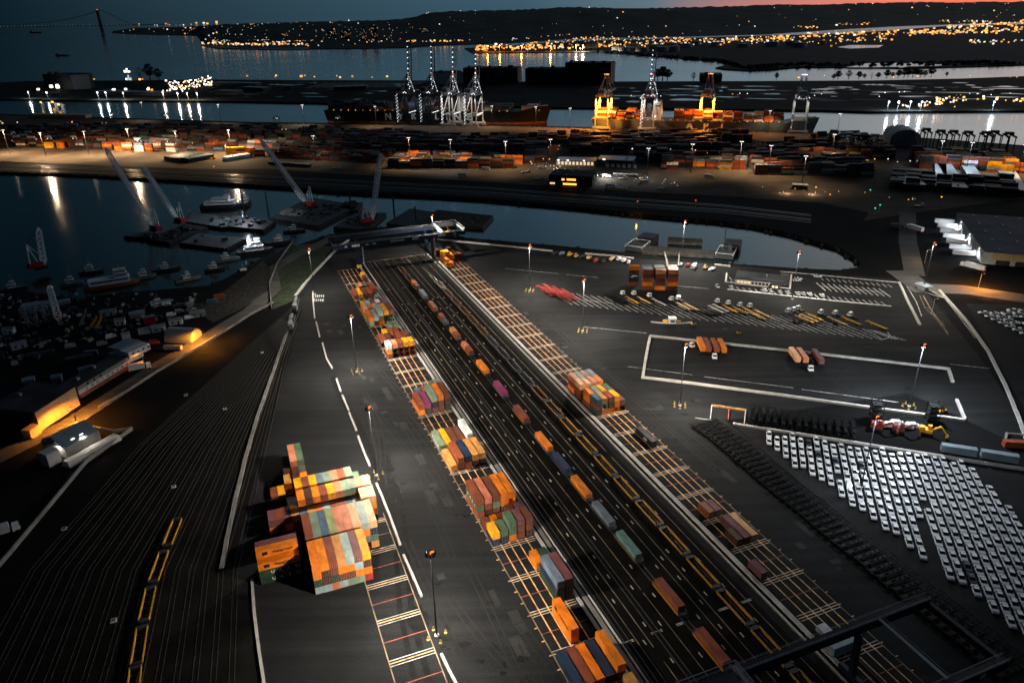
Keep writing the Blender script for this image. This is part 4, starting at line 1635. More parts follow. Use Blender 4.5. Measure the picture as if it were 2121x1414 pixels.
z3 = lambda x, y: (1270 + x / 7.07, 480 + y / 7.07)
z4 = lambda x, y: (1560 + x / 7.07, 540 + y / 7.07)
rows_ = [(z3(280, 1025), 'yellow'), (z3(460, 1030), 'tan'), (z3(675, 1055), 'white'), (z3(1030, 1115), 'tan'), (z3(1140, 1120), 'tan'), (z3(1505, 1160), 'white'), (z3(1570, 1140), 'white'), (z3(1705, 1150), 'yellow'),
         (z3(1855, 1170), 'tan'), (z3(2000, 1185), 'tan'), (z4(120, 795), 'tan'), (z4(65, 830), 'tan'), (z4(750, 880), 'yellow'), (z4(820, 865), 'tan'), (z4(880, 840), 'yellow'), (z4(1225, 905), 'tan'), (z4(1430, 905), 'yellow'),
         (z4(1800, 965), 'yellow'), (z3(1300, 1180), 'black'), (z3(1360, 1190), 'black'), (z3(1420, 1190), 'black'), (z4(530, 865), 'black'), (z4(590, 850), 'black'), (z4(1090, 890), 'black'),
         ((1040 + 1600 / 7.07, 480 + 1010 / 7.07), 'black'), ((1040 + 1680 / 7.07, 480 + 1030 / 7.07), 'black'), ((1040 + 1730 / 7.07, 480 + 1020 / 7.07), 'black'), (z3(20, 1010), 'black')]
rows_.sort()
cnt = {}
tot = {}
for p, c in rows_:
    tot[c] = tot.get(c, 0) + 1
for p, c in rows_:
    cnt[c] = cnt.get(c, 0) + 1
    nm = {'yellow': 'yellow', 'tan': 'pale tan', 'white': 'white', 'black': 'black'}[c]
    chassis(G(*p), BAYANG + math.pi + R.uniform(-.03, .03), c, 'bare %s chassis in the slanted bays, %s %s one from the left' % (nm, ORD[cnt[c] - 1], nm),
            'bare chassis parked in the slanted bays')
cabs = [z3(140, 930), z3(305, 935), z3(530, 965), z3(855, 1015), z3(950, 1005), z3(1525, 1050), z3(1685, 1075), z3(1855, 1105), z3(2000, 1118), z4(510, 770), z4(590, 750), z4(655, 728), z4(990, 790), z4(1200, 800), z4(1420, 825)]
for i, p in enumerate(cabs):
    tractor(G(*p) + bd * 1.2, BAYANG + math.pi, 'white yard tractor at the head of the slanted bays, %s from the left' % ORD[i], 'white tractors at the slanted bays')
# heap of stacked red chassis
k = 0
for lay in range(3):
    for i in range(7 - lay):
        p = G(1124 + i * 9.6 + lay * 6, 601 + i * 2.6 + lay * 2.5 + (6 if i % 2 else 0))
        lab = 'red chassis in the heap by the bays, %s layer, %s from the left' % (['bottom', 'middle', 'top'][lay], ORD[i])
        chassis(p, BAYANG + math.pi + (rad(35) if lay % 2 else 0) + R.uniform(-.05, .05), 'red', lab, 'heap of red chassis', .03 + lay * 1.25, lay == 0)
        k += 1
# long dark row of bare black chassis between yard and car lot
i = 0
s = 113.0
while s < 262:
    chassis(Y(s, 107 + R.uniform(-.5, .5)), ANG + math.pi / 2 + R.uniform(-.03, .03), 'black', 'bare black chassis, %s from the far end of the dark row by the car lot' % ORD[i],
            'black chassis in the long dark row')
    s += 2.95
    i += 1
# piles of black chassis by the pale wall
wa, wb = G(1553, 868), G(1775, 898)
wdv = (wb - wa).normalized()
wang = math.atan2(wdv.y, wdv.x) + math.pi / 2
for i in range(14):
    p = wa.lerp(wb, (i + .3) / 14)
    for lay in range(3):
        chassis(p + Vector((R.uniform(-.3, .3), R.uniform(-.4, .4), 0)), wang + (math.pi if lay % 2 else 0), 'black', 'black chassis in the %s pile from the left by the pale wall, %s' % (ORD[i], ['lowest', 'in the middle', 'uppermost'][lay]),
                'piles of black chassis by the pale wall', .03 + lay * 1.1, lay == 0)


def box_truck_load(px, colr, label, with_tractor=None, h=True):
    """container on a chassis, pointing at the camera"""
    g = G(*px)
    an = rad(-93)
    chassis(g, an + math.pi, 'black', 'black chassis under the ' + label.replace(' on a chassis', '').replace('at the upper barrier', 'in the enclosure'), 'loaded chassis in the enclosure')
    container(Vector((g.x, g.y, 1.34)), an, 12, colr, label, 'containers on chassis in the enclosure')


box_truck_load((1451, 722), 'orange', 'orange container on a chassis, leftmost of the four at the upper barrier')
box_truck_load((1463, 723), 'rust', 'rust red container on a chassis, second of the four at the upper barrier')
box_truck_load((1479, 724), 'brick', 'brick red container on a chassis, third of the four at the upper barrier')
box_truck_load((1494, 725), 'orange', 'orange container on a chassis, rightmost of the four at the upper barrier')
box_truck_load((1644, 744), 'peach', 'peach container on a chassis, leftmost of the right hand trio')
box_truck_load((1660, 745), 'salmon', 'salmon container on a chassis, middle of the right hand trio')
box_truck_load((1692, 748), 'mauve', 'mauve container on a chassis, right of the lone tractor')
chassis(G(1676, 745), rad(-93) + math.pi, 'black', 'empty black chassis behind the lone tractor between two containers', 'loaded chassis in the enclosure')
tractor(G(1676, 766), rad(-93), 'white tractor between salmon and mauve containers in the enclosure', 'tractors in the enclosure')
tractor(G(1478, 741), rad(-93), 'white tractor coupled to the third of four containers', 'tractors in the enclosure')
tractor(G(1428, 718), rad(-60), 'white tractor alone left of the four containers', 'tractors in the enclosure')


def reach_loader(p, ang, label, scale=1.0):
    t = thing('forklift', label, 'forklift', p, ang, 'yellow machines on the yard')
    mb = MB()
    mb.box(0, 0, .6, 3.6, 2.0, .9).box(-1.3, 0, 1.5, 1.0, 1.9, .5)
    mb.obj('body', [M['yel']], t)
    mb = MB()
    mb.box(.2, 0, 1.5, 1.3, 1.5, 1.5, top=(.8, .85))
    mb.obj('cab', [M['glass']], t)
    mb = MB()
    for sy in (-.5, .5):
        mb.beam((1.9, sy, .3), (1.9, sy, 4.2), .2)
    mb.box(2.1, 0, .3, .2, 1.8, .4).box(2.8, .5, .25, 1.4, .2, .12).box(2.8, -.5, .25, 1.4, .2, .12)
    mb.obj('mast', [M['black']], t)
    mb = MB()
    for x, sy in ((1.2, -.95), (1.2, .95), (-1.2, -.9), (-1.2, .9)):
        mb.tube((x, sy - .25, .6), (x, sy + .25, .6), .6, n=12)
    mb.obj('wheels', [M['tyre']], t)
    t.scale = (scale,) * 3
    return t


reach_loader(G(1934, 855), .4, 'yellow forklift at the right end of the lower barrier, left of a pair')
reach_loader(G(1949, 855), .5, 'yellow forklift at the right end of the lower barrier, right of a pair')
reach_loader(G(1436, 673), .3, 'small yellow machine alone right of the weigh cabin', .7)
reach_loader(G(1530, 691), .3, 'small yellow machine alone below the slanted bays', .6)

# weigh cabin between two kerb islands
t = thing('guard_cabin', 'white cabin on two pale kerb islands below the slanted bays', 'cabin', G(1392, 669, .03), rad(-4))
MB().box(0, 0, .2, 3.6, 3.4, 2.9).box(0, 0, 3.1, 4.2, 4.0, .25).obj('cabin', [M['wht']], t)
MB().box(0, -1.72, 1.2, 2.2, .06, 1.0).box(1.82, 0, 1.2, .06, 2.0, 1.0).obj('window', [M['glass']], t)
MB().box(-3.6, 1, .1, 2.6, 1.4, 1.3).obj('side_panel', [M['yel']], t)
MB().box(3.6, 1.4, .1, 2.4, .5, .9).obj('side_panel', [M['yel']], t)
mb = MB()
for sx in (-1, 1):
    pts = [(sx * (1.8 + 9.5 * k / 8), -.5 + 1.9 * (k / 8) ** 2) for k in range(9)]
    mb.path(pts, 1.5, 0, .25)
mb.obj('island', [M['conc']], t)

# ------------------------------------------------------------------ cars


def car_mesh(kind):
    mb = MB()
    L, Wd = 4.7, 1.86
    if kind == 'suv':
        prof = [(-2.35, .35), (-2.35, 1.0), (-2.2, 1.12), (.85, 1.12), (2.0, .98), (2.32, .8), (2.35, .35)]
        roof = [(-2.15, 1.12), (-1.85, 1.66), (-.1, 1.7), (.95, 1.12)]
    else:
        prof = [(-2.35, .32), (-2.35, .92), (-2.2, 1.0), (-1.55, 1.02), (.95, .98), (2.05, .88), (2.33, .7), (2.35, .32)]
        roof = [(-1.75, 1.02), (-.95, 1.42), (.1, 1.44), (1.1, .98)]
    n = len(prof)
    vs = []
    for sy, k in ((-1, .90), (-1, 1), (1, 1), (1, .90)):
        for x, z in prof:
            kk = k if z > .8 else 1
            vs.append((x * (1 if k == 1 else .985), sy * Wd / 2 * kk, z if k == 1 or z < .5 else z + .02))
    fs = []
    for r in range(3):
        for i in range(n - 1):
            fs.append((r * n + i, r * n + i + 1, (r + 1) * n + i + 1, (r + 1) * n + i))
    fs += [tuple(range(n))[::-1], tuple(range(3 * n, 4 * n))]
    mb.add(vs, fs, 0)
    # glasshouse
    m = len(roof)
    gv = []
    for sy in (-1, 1):
        for i, (x, z) in enumerate(roof):
            gv.append((x, sy * Wd / 2 * (.9 if i in (0, m - 1) else .72), z))
    mb.add(gv, [(0, 1, 2, 3)[::-1], (4, 5, 6, 7), (0, 1, 5, 4), (2, 3, 7, 6)], 1)
    mb.add([gv[1], gv[2], gv[6], gv[5]], [(0, 1, 2, 3)], 0)
    for sy in (-1, 1):
        mb.box((roof[1][0] + roof[2][0]) / 2 - .1, sy * Wd * .40, 1.0, .1, .08, roof[1][1] - 1.0, mi=0)
    for x in (-1.45, 1.45):
        for sy in (-1, 1):
            mb.tube((x, sy * .92 - .11, .33), (x, sy * .92 + .02, .33), .33, n=10, mi=2)
    for sy in (-.62, .62):
        mb.box(2.3, sy, .62, .12, .4, .14, mi=3)
        mb.box(-2.32, sy, .72, .08, .36, .14, mi=4)
    return mb.mesh('car_' + kind, [M['cpaint'], M['glass'], M['tyre'], M['cab'], M['boot']])


cp = D.materials.new('car_paint')
cp.use_nodes = True
b = cp.node_tree.nodes['Principled BSDF']
oi = cp.node_tree.nodes.new('ShaderNodeObjectInfo')
nzc = cp.node_tree.nodes.new('ShaderNodeTexNoise')
nzc.inputs['Scale'].default_value = .9
mxc = cp.node_tree.nodes.new('ShaderNodeMix')
mxc.data_type = 'RGBA'
mxc.blend_type = 'MULTIPLY'
mxc.inputs['Factor'].default_value = .12
cp.node_tree.links.new(oi.outputs['Color'], mxc.inputs['A'])
cp.node_tree.links.new(nzc.outputs['Color'], mxc.inputs['B'])
cp.node_tree.links.new(mxc.outputs['Result'], b.inputs['Base Color'])
b.inputs['Roughness'].default_value = .3
b.inputs['Coat Weight'].default_value = .6
b.inputs['Coat Roughness'].default_value = .08
M['cpaint'] = cp
CARM = [car_mesh('suv'), car_mesh('sedan'), car_mesh('suv')]


def car(p, ang, col, label, group, kind=None):
    k = kind if kind is not None else R.choice((0, 0, 1))
    o = link('parked_car', CARM[k], None, Vector((p[0], p[1], .03)), ang)
    o.color = (*col, 1)
    return tag(o, label, 'car', group)


EV, FV = (AX * .783 - AN * .622), (AX * .622 + AN * .783)
LOTP = gp([(1586, 900), (1650, 905), (1775, 925), (1850, 938), (1995, 958), (2035, 1000), (2075, 1035), (2170, 1150), (2230, 1400), (2096, 1312), (2050, 1268), (1992, 1214), (1962, 1208), (1942, 1190), (1895, 1142), (1862, 1112), (1815, 1082), (1775, 1055),
           (1725, 1018), (1690, 985), (1655, 970), (1620, 948), (1590, 925)])


def inside(p, poly):
    c = False
    for i in range(len(poly)):
        a, b2 = poly[i - 1], poly[i]
        if (a[1] > p[1]) != (b2[1] > p[1]) and p[0] < (b2[0] - a[0]) * (p[1] - a[1]) / (b2[1] - a[1]) + a[0]:
            c = not c
    return c


cand = []
for j in range(-1, 48):
    f0 = 178.6 + 2.95 * j
    e = 10.0 + R.uniform(0, 4)
    seq = 0
    while e < 160:
        q = ORG + EV * e + FV * f0
        px = PJ((q.x, q.y, 0))
        if inside((q.x, q.y), LOTP) and px[0] < 2135 and not (j == 16 and e > 66) and R.random() > .02:
            seq += 1
            cand.append((q, j, seq, px))
        e += 5.05 + R.uniform(-.1, .15)
CARANG = math.atan2(EV.y, EV.x)
WHITE = (.64, .66, .68)
cand.sort(key=lambda c: -c[3][1])
extra = MB()
ncar = 0
for q, j, seq, px in cand:
    r = R.random()
    col = WHITE if r < .86 else (.50, .52, .54) if r < .955 else (.012, .012, .014) if r < .99 else (.02, .05, .09)
    cnm = 'white' if r < .86 else 'silver' if r < .955 else 'black' if r < .99 else 'blue'
    if ncar < 262:
        car(q + EV * R.uniform(-.15, .15), CARANG + R.uniform(-.02, .02), col, '%s car, %s from the far end, %s file from left, big lot' % (cnm, ORD[seq - 1], ORD[j + 1]),
            'cars packed in the big lot')
        ncar += 1
    else:
        me = CARM[R.choice((0, 0, 1))]
        mw = Matrix.Translation(Vector((q.x, q.y, .03))) @ Matrix.Rotation(CARANG, 4, 'Z')
        o_ = len(extra.v)
        extra.v += [tuple(mw @ v.co) for v in me.vertices]
        for pl in me.polygons:
            extra.f.append(tuple(i + o_ for i in pl.vertices))
            extra.m.append(pl.material_index)
            extra.c.append(None)
# the small lot at the upper right: too many and too small to tell apart
pa, pb = G(2035, 655), G(2085, 735)
ua = (pb - pa).normalized()
ub = Vector((ua.y, -ua.x, 0)) * -1
for (x0, y0, nrow, ncol) in ((2035, 650, 12, 4), (2095, 645, 10, 4)):
    o0 = G(x0, y0)
    for i in range(nrow):
        for j in range(ncol):
            if R.random() < .1:
                continue
            q = o0 + Vector((1, -.1, 0)) * (j * 6.0 + i * .9) + Vector((-.02, -1, 0)) * (i * 4.6)
            me = CARM[R.choice((0, 1))]
            mw = Matrix.Translation(Vector((q.x, q.y, .03))) @ Matrix.Rotation(rad(-8) + math.pi, 4, 'Z')
            o_ = len(extra.v)
            extra.v += [tuple(mw @ v.co) for v in me.vertices]
            for pl in me.polygons:
                extra.f.append(tuple(k2 + o_ for k2 in pl.vertices))
                extra.m.append(pl.material_index)
                extra.c.append(None)
ex = stuff('parked_cars', extra, [M['cpaint'], M['glass'], M['tyre'], M['cab'], M['boot']], 'white cars in the far files and the upper lot, too small to tell apart', 'cars', 'cars packed in the big lot')
ex.color = (*WHITE, 1)
# cars in the office car park
pts = [(z4(165, 440), 'white'), (z4(255, 450), 'white'), (z4(395, 465), 'white'), (z4(500, 475), 'silver'), (z4(650, 490), 'white'), (z4(730, 495), 'silver'), (z4(825, 500), 'white'), (z4(1005, 520), 'white'),
       (z3(1725, 825), 'white')]
for i, (p, c) in enumerate(pts):
    car(G(*p), rad(88), WHITE if c == 'white' else (.5, .52, .54), '%s car nose to the white line below the office, %s from the left' % (c, ['second', 'third', 'fourth', 'fifth', 'sixth', 'seventh', 'eighth', 'ninth', 'first'][i]), 'cars parked below the office')
car(G(*z3(1527, 815)), rad(-92), WHITE, 'white van standing alone on the roadway left of the office car park', 'cars parked below the office', 0)
car(G(*z4(640, 300)), rad(-8), (.5, .52, .54), 'silver car beside the office building, lower of two', 'cars beside the office', 0)
car(G(*z4(660, 275)), rad(-8), WHITE, 'white car beside the office building, upper of two', 'cars beside the office', 1)
car(G(*z4(945, 240)), rad(-8), WHITE, 'white car at the top white line of the empty bays', 'cars beside the office', 0)

# machines parked along the white barrier behind the yard
mach = [((1150, 527), 'dark', 'scrap'), ((1164, 527), 'pale', 'van'), ((1180, 530), 'yellow', 'loader'), ((1193, 533), 'tan', 'loader'), ((1205, 534), 'dark', 'scrap'), ((1219, 536), 'tan', 'loader'), ((1234, 541), 'red', 'van'),
        ((1250, 543), 'dark', 'scrap'), ((1267, 538), 'tan', 'scrap'), ((1282, 538), 'white', 'van'), ((1292, 541), 'white', 'van'), ((1302, 545), 'white', 'van'), ((1411, 551), 'pale', 'van'), ((1424, 552), 'red', 'van'),
        ((1437, 556), 'white', 'truck'), ((1460, 557), 'tan', 'loader'), ((1474, 559), 'white', 'scrap')]
MC = {'dark': M['dark'], 'pale': M['roofb'], 'yellow': M['yel'], 'tan': M['tan_w'], 'red': M['rust'], 'white': M['wht']}
for i, (p, c, k) in enumerate(mach):
    t = thing('work_machine' if k != 'van' else 'parked_van', '%s %s parked along the basin barrier, %s from the left' % (c, {'scrap': 'flat work trailer', 'van': 'van', 'loader': 'wheel loader', 'truck': 'two axle truck'}[k], ORD[i]),
              {'scrap': 'trailer', 'van': 'van', 'loader': 'loader', 'truck': 'truck'}[k], G(*p, .03), rad(60 + R.uniform(-15, 15)), 'machines along the basin barrier')
    mb = MB()
    w = MB()
    if k == 'van':
        mb.box(0, 0, .4, 5, 2, 1.0).box(-.5, 0, 1.4, 3.6, 1.9, .7, top=(.85, .9))
        MB().box(1.35, 0, 1.4, .6, 1.7, .5).obj('window', [M['glass']], t)
    elif k == 'loader':
        mb.box(-.6, 0, .8, 3.4, 2.0, 1.1).box(-.4, 0, 1.9, 1.4, 1.6, 1.3, top=(.85, .9)).beam((1, .5, 1.3), (3, .5, .8), .3).beam((1, -.5, 1.3), (3, -.5, .8), .3).box(3.2, 0, .2, .9, 2.4, .9, top=(.4, 1))
        MB().box(-.38, 0, 2.1, 1.34, 1.62, .8).obj('window', [M['glass']], t)
    elif k == 'truck':
        mb.box(2.6, 0, .7, 2.0, 2.3, 2.2, top=(.9, .92)).box(-1.2, 0, .9, 5.4, 2.4, .5).box(-1.2, 0, 1.4, 5.2, 2.3, 1.6)
        MB().box(3.55, 0, 1.8, .12, 1.9, .8).obj('window', [M['glass']], t)
    else:
        mb.box(0, 0, .8, 7, 2.3, .25).box(-2, 0, 1.05, 1.6, 1.6, .9).box(1, .3, 1.05, 2, 1.2, .6).beam((3.5, 0, .9), (5, 0, .8), .2)
    for x in (-1.5, 1.5):
        for sy in (-.95, .95):
            w.tube((x, sy - .2, .5), (x, sy + .2, .5), .5, n=10)
    mb.obj('body', [MC[c]], t)
    w.obj('wheels', [M['tyre']], t)
# ------------------------------------------------------------------ the two rail gantries (built in yard axes: x along s, y along t)


def gantry(s0, s1, label, num, detail=True, trolley_t=84, lean=0):
    """front girder at s1, rear girder at s0, both z 15..17.6, from t=-2 to t=91"""
    mid = (s0 + s1) / 2
    t = thing('rail_gantry', label, 'gantry crane', Y(mid, 16.6), ANG, 'blue gantry cranes over the rail tracks')
    a, b2 = s0 - mid, s1 - mid
    TL, TR = -18.4, 73.5
    for x, nm in ((a, 'rear'), (b2, 'front')):
        mb = MB()
        mb.box(x, (TL + TR) / 2, 14.9, 1.7, TR - TL, 2.7)
        for y in (TL + .3, 2, 25, 47, 70, TR - .3):
            mb.box(x, y, 14.82, 1.86, .3, 2.86)
        g = mb.obj('girder', [M['navy']], t)
        mb = MB()
        for sgn in (-1, 1):
            mb.beam((x + sgn * .9, TL, 18.6), (x + sgn * .9, TR, 18.6), .06)
            mb.beam((x + sgn * .9, TL, 18.1), (x + sgn * .9, TR, 18.1), .05)
            for i in range(38):
                y = TL + (TR - TL) * i / 37
                mb.beam((x + sgn * .9, y, 17.6), (x + sgn * .9, y, 18.6), .05)
        mb.obj('handrail', [M['steel']], g)
    mb = MB()
    for y in (TL + .6, TR - .6):
        MB().box(0, y, 15.2, b2 - a - 1.7, 1.2, 1.8).obj('end_tie', [M['navy']], t)
    MB().box(0, 56.0, 17.7, b2 - a - 1.8, .9, .12).beam((a + 1, 55.6, 18.6), (b2 - 1, 55.6, 18.6), .08).beam((a + 1, 56.4, 18.6), (b2 - 1, 56.4, 18.6), .08).obj('walkway', [M['roofb']], t)
    for y, spread in ((0, 6.8), (49.8, 8.6)):
        for sx in (-1, 1):
            mb = MB()
            mb.tube((sx * spread, y, 2.2), (sx * (spread + .8), y, 14.9), 1.0, .95, 4)
            mb.beam((sx * spread, y, 14.2), (a if sx < 0 else b2, y, 14.6), 1.1)
            mb.obj('leg', [M['navy']], t)
        mb = MB()
        mb.box(0, y, 1.5, spread * 2 + 8, 1.2, 1.3).box(0, y, 7.4, spread * 2 + .6, .7, .9)
        sb = mb.obj('sill_beam', [M['navy']], t)
        mb = MB()
        for sx in (-1, 1):
            for k in (-1.8, -.6, .6, 1.8):
                x = sx * (spread + 1.6) + k
                mb.tube((x, y - .15, .62), (x, y + .15, .62), .42, n=12)
            mb.box(sx * (spread + 1.6), y, .8, 5.0, .8, .75)
        mb.obj('wheel_bogie', [M['black']], t)
        mb = MB()
        for k in range(10):
            mb.box(spread + 1.7 + (k % 2) * .6, y + 1.3, 2.6 + k * 1.25, 2.2, .8, .1)
            mb.beam((spread + .7, y + 1.3, 2.6 + k * 1.25), (spread + 2.8, y + 1.3, 3.85 + k * 1.25), .12)
        mb.obj('stairway', [M['steel']], t)
    # trolley with machinery house, cab and pale rail frame
    mb = MB()
    ty = trolley_t - 16.6
    mb.box(0, ty, 17.7, b2 - a + 1.5, 1.0, .9).box(0, ty - 15, 17.7, b2 - a + 1.5, 1.0, .9)
    tr = mb.obj('trolley', [M['cran']], t)
    mb = MB()
    mb.box(a + 4, ty - 7.5, 17.7, 6, 13, .4).box(a + 4.5, ty - 7, 18.1, 5, 9, 2.4)
    mb.obj('machinery_house', [M['dark']], tr)
    mb = MB()
    for y in (ty + .6, ty - 15.6):
        for z in (18.9, 19.7):
            mb.beam((a - 1, y, z), (b2 + 1, y, z), .16)
        for k in range(9):
            x = a - 1 + (b2 - a + 2) * k / 8
            mb.beam((x, y, 18.5), (x, y, 19.7), .1)
    mb.beam((a - 1, ty + .6, 19.7), (a - 1, ty - 15.6, 19.7), .16)
    mb.obj('rail_frame', [M['cran']], tr)
    mb = MB()
    mb.box(b2 - 4, ty - 4, 12.2, 2.6, 2.4, 2.6)
    mb.beam((b2 - 4, ty - 4, 14.8), (b2 - 4, ty - 4, 17.7), .6)
    mb.obj('operator_cab', [M['glass']], tr)
    mb = MB()
    mb.box(0, ty - 8, 13.2, 12.2, 2.4, .7).beam((-2, ty - 8, 13.9), (-2, ty - 8, 17.8), .1).beam((2, ty - 8, 13.9), (2, ty - 8, 17.8), .1)
    mb.obj('spreader', [M['yel']], tr)
    # lettering on the front face: local +x faces the camera
    def txt(s, size, y, z=16.25, back=None):
        o = link('lettering', text_mesh(s, size, M['letter']), t, (b2 + .9, y, z), rad(90))
        return o
    txt(num, 1.9, -9.8)
    txt('KONECRANES', 1.5, 25.0)
    txt(num, 1.9, 65.5)
    txt('RAIL', 1.0, 4.2)
    txt('YARD', 1.0, 9.0, 16.2)
    mb = MB()
    for y in (-3.4, 56.2, 37.5):
        w = 5.2 if y != 37.5 else 4.0
        mb.box(b2 + .88, y, 15.5, .06, w, 1.6)
    mb.obj('white_panel', [M['letter']], t)
    mb = MB()
    for y in (-3.4, 56.2):
        for k in range(14):
            aa, ab = rad(30 + k * 21), rad(30 + (k + 1) * 21)
            mb.beam((b2 + .93, y - 1.3 + .5 * math.cos(aa), 16.3 + .5 * math.sin(aa)), (b2 + .93, y - 1.3 + .5 * math.cos(ab), 16.3 + .5 * math.sin(ab)), .18)
        for j in range(3):
            mb.box(b2 + .93, y + 1.1, 15.75 + j * .42, .03, 2.2, .16)
    for j in range(2):
        mb.box(b2 + .93, 37.5, 15.8 + j * .55, .03, 3.0, .25)
    mb.obj('emblem', [M['navy']], t)
    return t


gantry(-171, -149.5, 'far blue gantry marked 02 spanning the tracks beside the basin', '02', trolley_t=89)
gantry(230, 251, 'near blue gantry marked 01 in the bottom right corner', '01', trolley_t=30)
t = thing('electrical_house', 'blue grey roofed equipment house on the near gantry end of the right lane', 'equipment house', Y(222.5, 72), ANG)
MB().box(0, 0, .4, 4.4, 9, 2.9).obj('house', [M['roofb']], t)
MB().box(-.2, 0, 3.3, 4.9, 9.6, .2).obj('roof', [M['roofb']], t)
MB().box(-5, -.5, .3, 4, 3, 1.6).obj('unit', [M['steel']], t)
MB().box(-1.6, 6.6, .3, 2.2, 3, 2.2).obj('unit', [M['steel']], t)
o = MB().box(0, 0, .0, .5, 3.2, 2.0).beam((-3, 0, 1.0), (0, 0, 1), .3).obj('buffer_stop', [M['safety']], loc=Y(-151, 14.5, .03), rz=ANG)
tag(o, 'yellow buffer stop at the far end of the left white kerb', 'buffer stop')

# boxes and trailers at the right edge of the yard
for i, (p, q_) in enumerate((((1944, 936), (2022, 948)), ((2026, 949), (2108, 962)))):
    A, B = G(*p), G(*q_)
    c_ = (A + B) / 2
    t = thing('box_trailer', 'long grey blue box trailer by the pale wall, ' + ['left one of the pair', 'right one of the pair'][i], 'trailer', c_, math.atan2(B.y - A.y, B.x - A.x), 'grey blue box trailers by the pale wall')
    ln = (B - A).length
    MB().box(0, 0, 1.1, ln - .8, 2.6, 2.8).obj('box', [M['roofb']], t)
    w = MB()
    for x in (-ln / 2 + 2, -ln / 2 + 3.3):
        for sy in (-1, 1):
            w.tube((x, sy - .25, .5), (x, sy + .25, .5), .5, n=12)
    w.box(0, 0, .8, ln - 1.5, 1, .3).box(ln / 2 - 3, .7, 0, .2, .2, .9).box(ln / 2 - 3, -.7, 0, .2, .2, .9)
    w.obj('wheels', [M['tyre']], t)
container(G(2112, 925), rad(-8), 12, 'brick', 'brick red container at the right edge below the grey barrier corner', 'containers at the right edge')
# work machines by the pale wall
for i, (p, m, lab) in enumerate((((1815, 888), 'rust', 'rust brown crawler machine by the pale wall, left of the lit ones'), ((1860, 893), 'brick', 'mauve crawler machine by the pale wall, in the middle'), ((1916, 897), 'yel', 'yellow crawler machine by the pale wall'))):
    t = thing('crawler_machine', lab, 'machine', G(*p, .03), rad(-30), 'machines by the pale wall')
    MB().box(0, 0, .9, 4.5, 3, 1.4).box(1.2, .6, 2.3, 1.6, 1.4, 1.5, top=(.85, .85)).box(-1.4, 0, 2.3, 1.6, 2.4, .7).obj('body', [M[m]], t)
    mb = MB()
    for sy in (-1.5, 1.5):
        mb.box(0, sy, .1, 5, .7, .9, top=(.9, 1))
    mb.obj('track', [M['tyre']], t)
    MB().beam((1.5, -.6, 2.2), (5, -.6, 4.6), .6).beam((5, -.6, 4.6), (7.4, -.6, 1.6), .45).box(7.6, -.6, .6, 1.0, 1.2, 1.1, top=(.4, .9)).obj('boom', [M[m]], t)
for i, p in enumerate(((1812, 868), (1928, 872))):
    t = thing('steel_tower', 'black lattice rack standing by the pale wall, ' + ['left of the lit vans', 'right of the lit vans'][i], 'rack', G(*p), rad(-8), 'black racks by the pale wall')
    mb = MB()
    mb.lattice((0, 0, 0), (0, 0, 9), 4, 4, 4, .25)
    mb.obj('frame', [M['black']], t)
    mb = MB()
    for z in (2.2, 4.5, 6.8):
        mb.box(0, 0, z, 3.6, 3.6, .7)
    mb.obj('rack_load', [M['black']], t)
for i, p in enumerate(((1843, 884), (1856, 880), (1876, 887), (1888, 885))):
    t = thing('service_van', 'white van with lit orange lamp by the pale wall, %s from the left' % ORD[i], 'van', G(*p, .03), rad(-8), 'lit vans by the pale wall')
    MB().box(0, 0, .45, 5.2, 2.0, 1.0).box(-.5, 0, 1.45, 3.8, 1.9, .8, top=(.9, .9)).obj('body', [M['wht']], t)
    MB().box(1.45, 0, 1.45, .5, 1.7, .5).obj('window', [M['glass']], t)
    w = MB()
    for x in (-1.6, 1.6):
        for sy in (-.9, .9):
            w.tube((x, sy - .12, .36), (x, sy + .12, .36), .36, n=10)
    w.obj('wheels', [M['tyre']], t)
    MB().box(-2.62, -.7, .9, .1, .4, .3).box(-2.62, .7, .9, .1, .4, .3).obj('lamp', [G_O], t)

# ------------------------------------------------------------------ buildings round the yard


def building(name, label, p0, p1, depth, h, roofm, wallm, over=.6, cat='building', group=None):
    """box building: front edge from p0 to p1 (seen from the camera, left to right), going back by depth"""
    A, B = Vector(p0), Vector(p1)
    d = (B - A)
    an = math.atan2(d.y, d.x)
    t = thing(name, label, cat, Vector((A.x, A.y, 0)), an, group)
    L = d.length
    MB().box(L / 2, depth / 2, 0, L, depth, h).obj('wall', [wallm], t)
    mb = MB()
    mb.box(L / 2, depth / 2, h, L + over, depth + over, .35)
    r = mb.obj('roof', [roofm], t)
    mb = MB()
    for i in range(max(1, int(L / 14))):
        mb.box(R.uniform(2, L - 2), R.uniform(1.5, max(1.6, depth - 1.5)), h + .35, R.uniform(1, 2.4), R.uniform(1, 2), R.uniform(.5, 1.2))
    mb.obj('roof_unit', [M['steel']], r)
    return t, L


t, L = building('office_building', 'low office building with lit windows and a pale apron beside the basin', G(1521, 588), G(1614, 598), 15, 3.6, M['roofd'], M['wall'])
for i in range(4):
    MB().box(2.2 + i * 2.1, -.03, 1.2, 1.5, .1, 1.4).obj('window', [G_WIN], t)
for i in range(7):
    MB().box(10.8 + i * 2.1, -.03, 1.2, 1.3, .1, 1.3).obj('window', [M['glass']], t)
MB().box(L - 2.5, -1.6, 0, 5, 3.2, 3.3).obj('porch', [M['dark']], t)
for i in range(2):
    MB().box(L - 3.6 + i * 2, -3.23, 1.3, 1.5, .1, 1.4).obj('window', [G_WIN], t)
mb = MB()
mb.path(gp([(1505, 566), (1503, 584), (1570, 591), (1636, 598), (1639, 569)]), 1.0, .03, .25)
tag(mb.obj('kerb_strip', [M['conc']]), 'white kerb framing the office building', 'kerb')
lamp_light('office_light', tuple(G(1560, 594, 3.4)), 350, 'neutral', radius=.3)

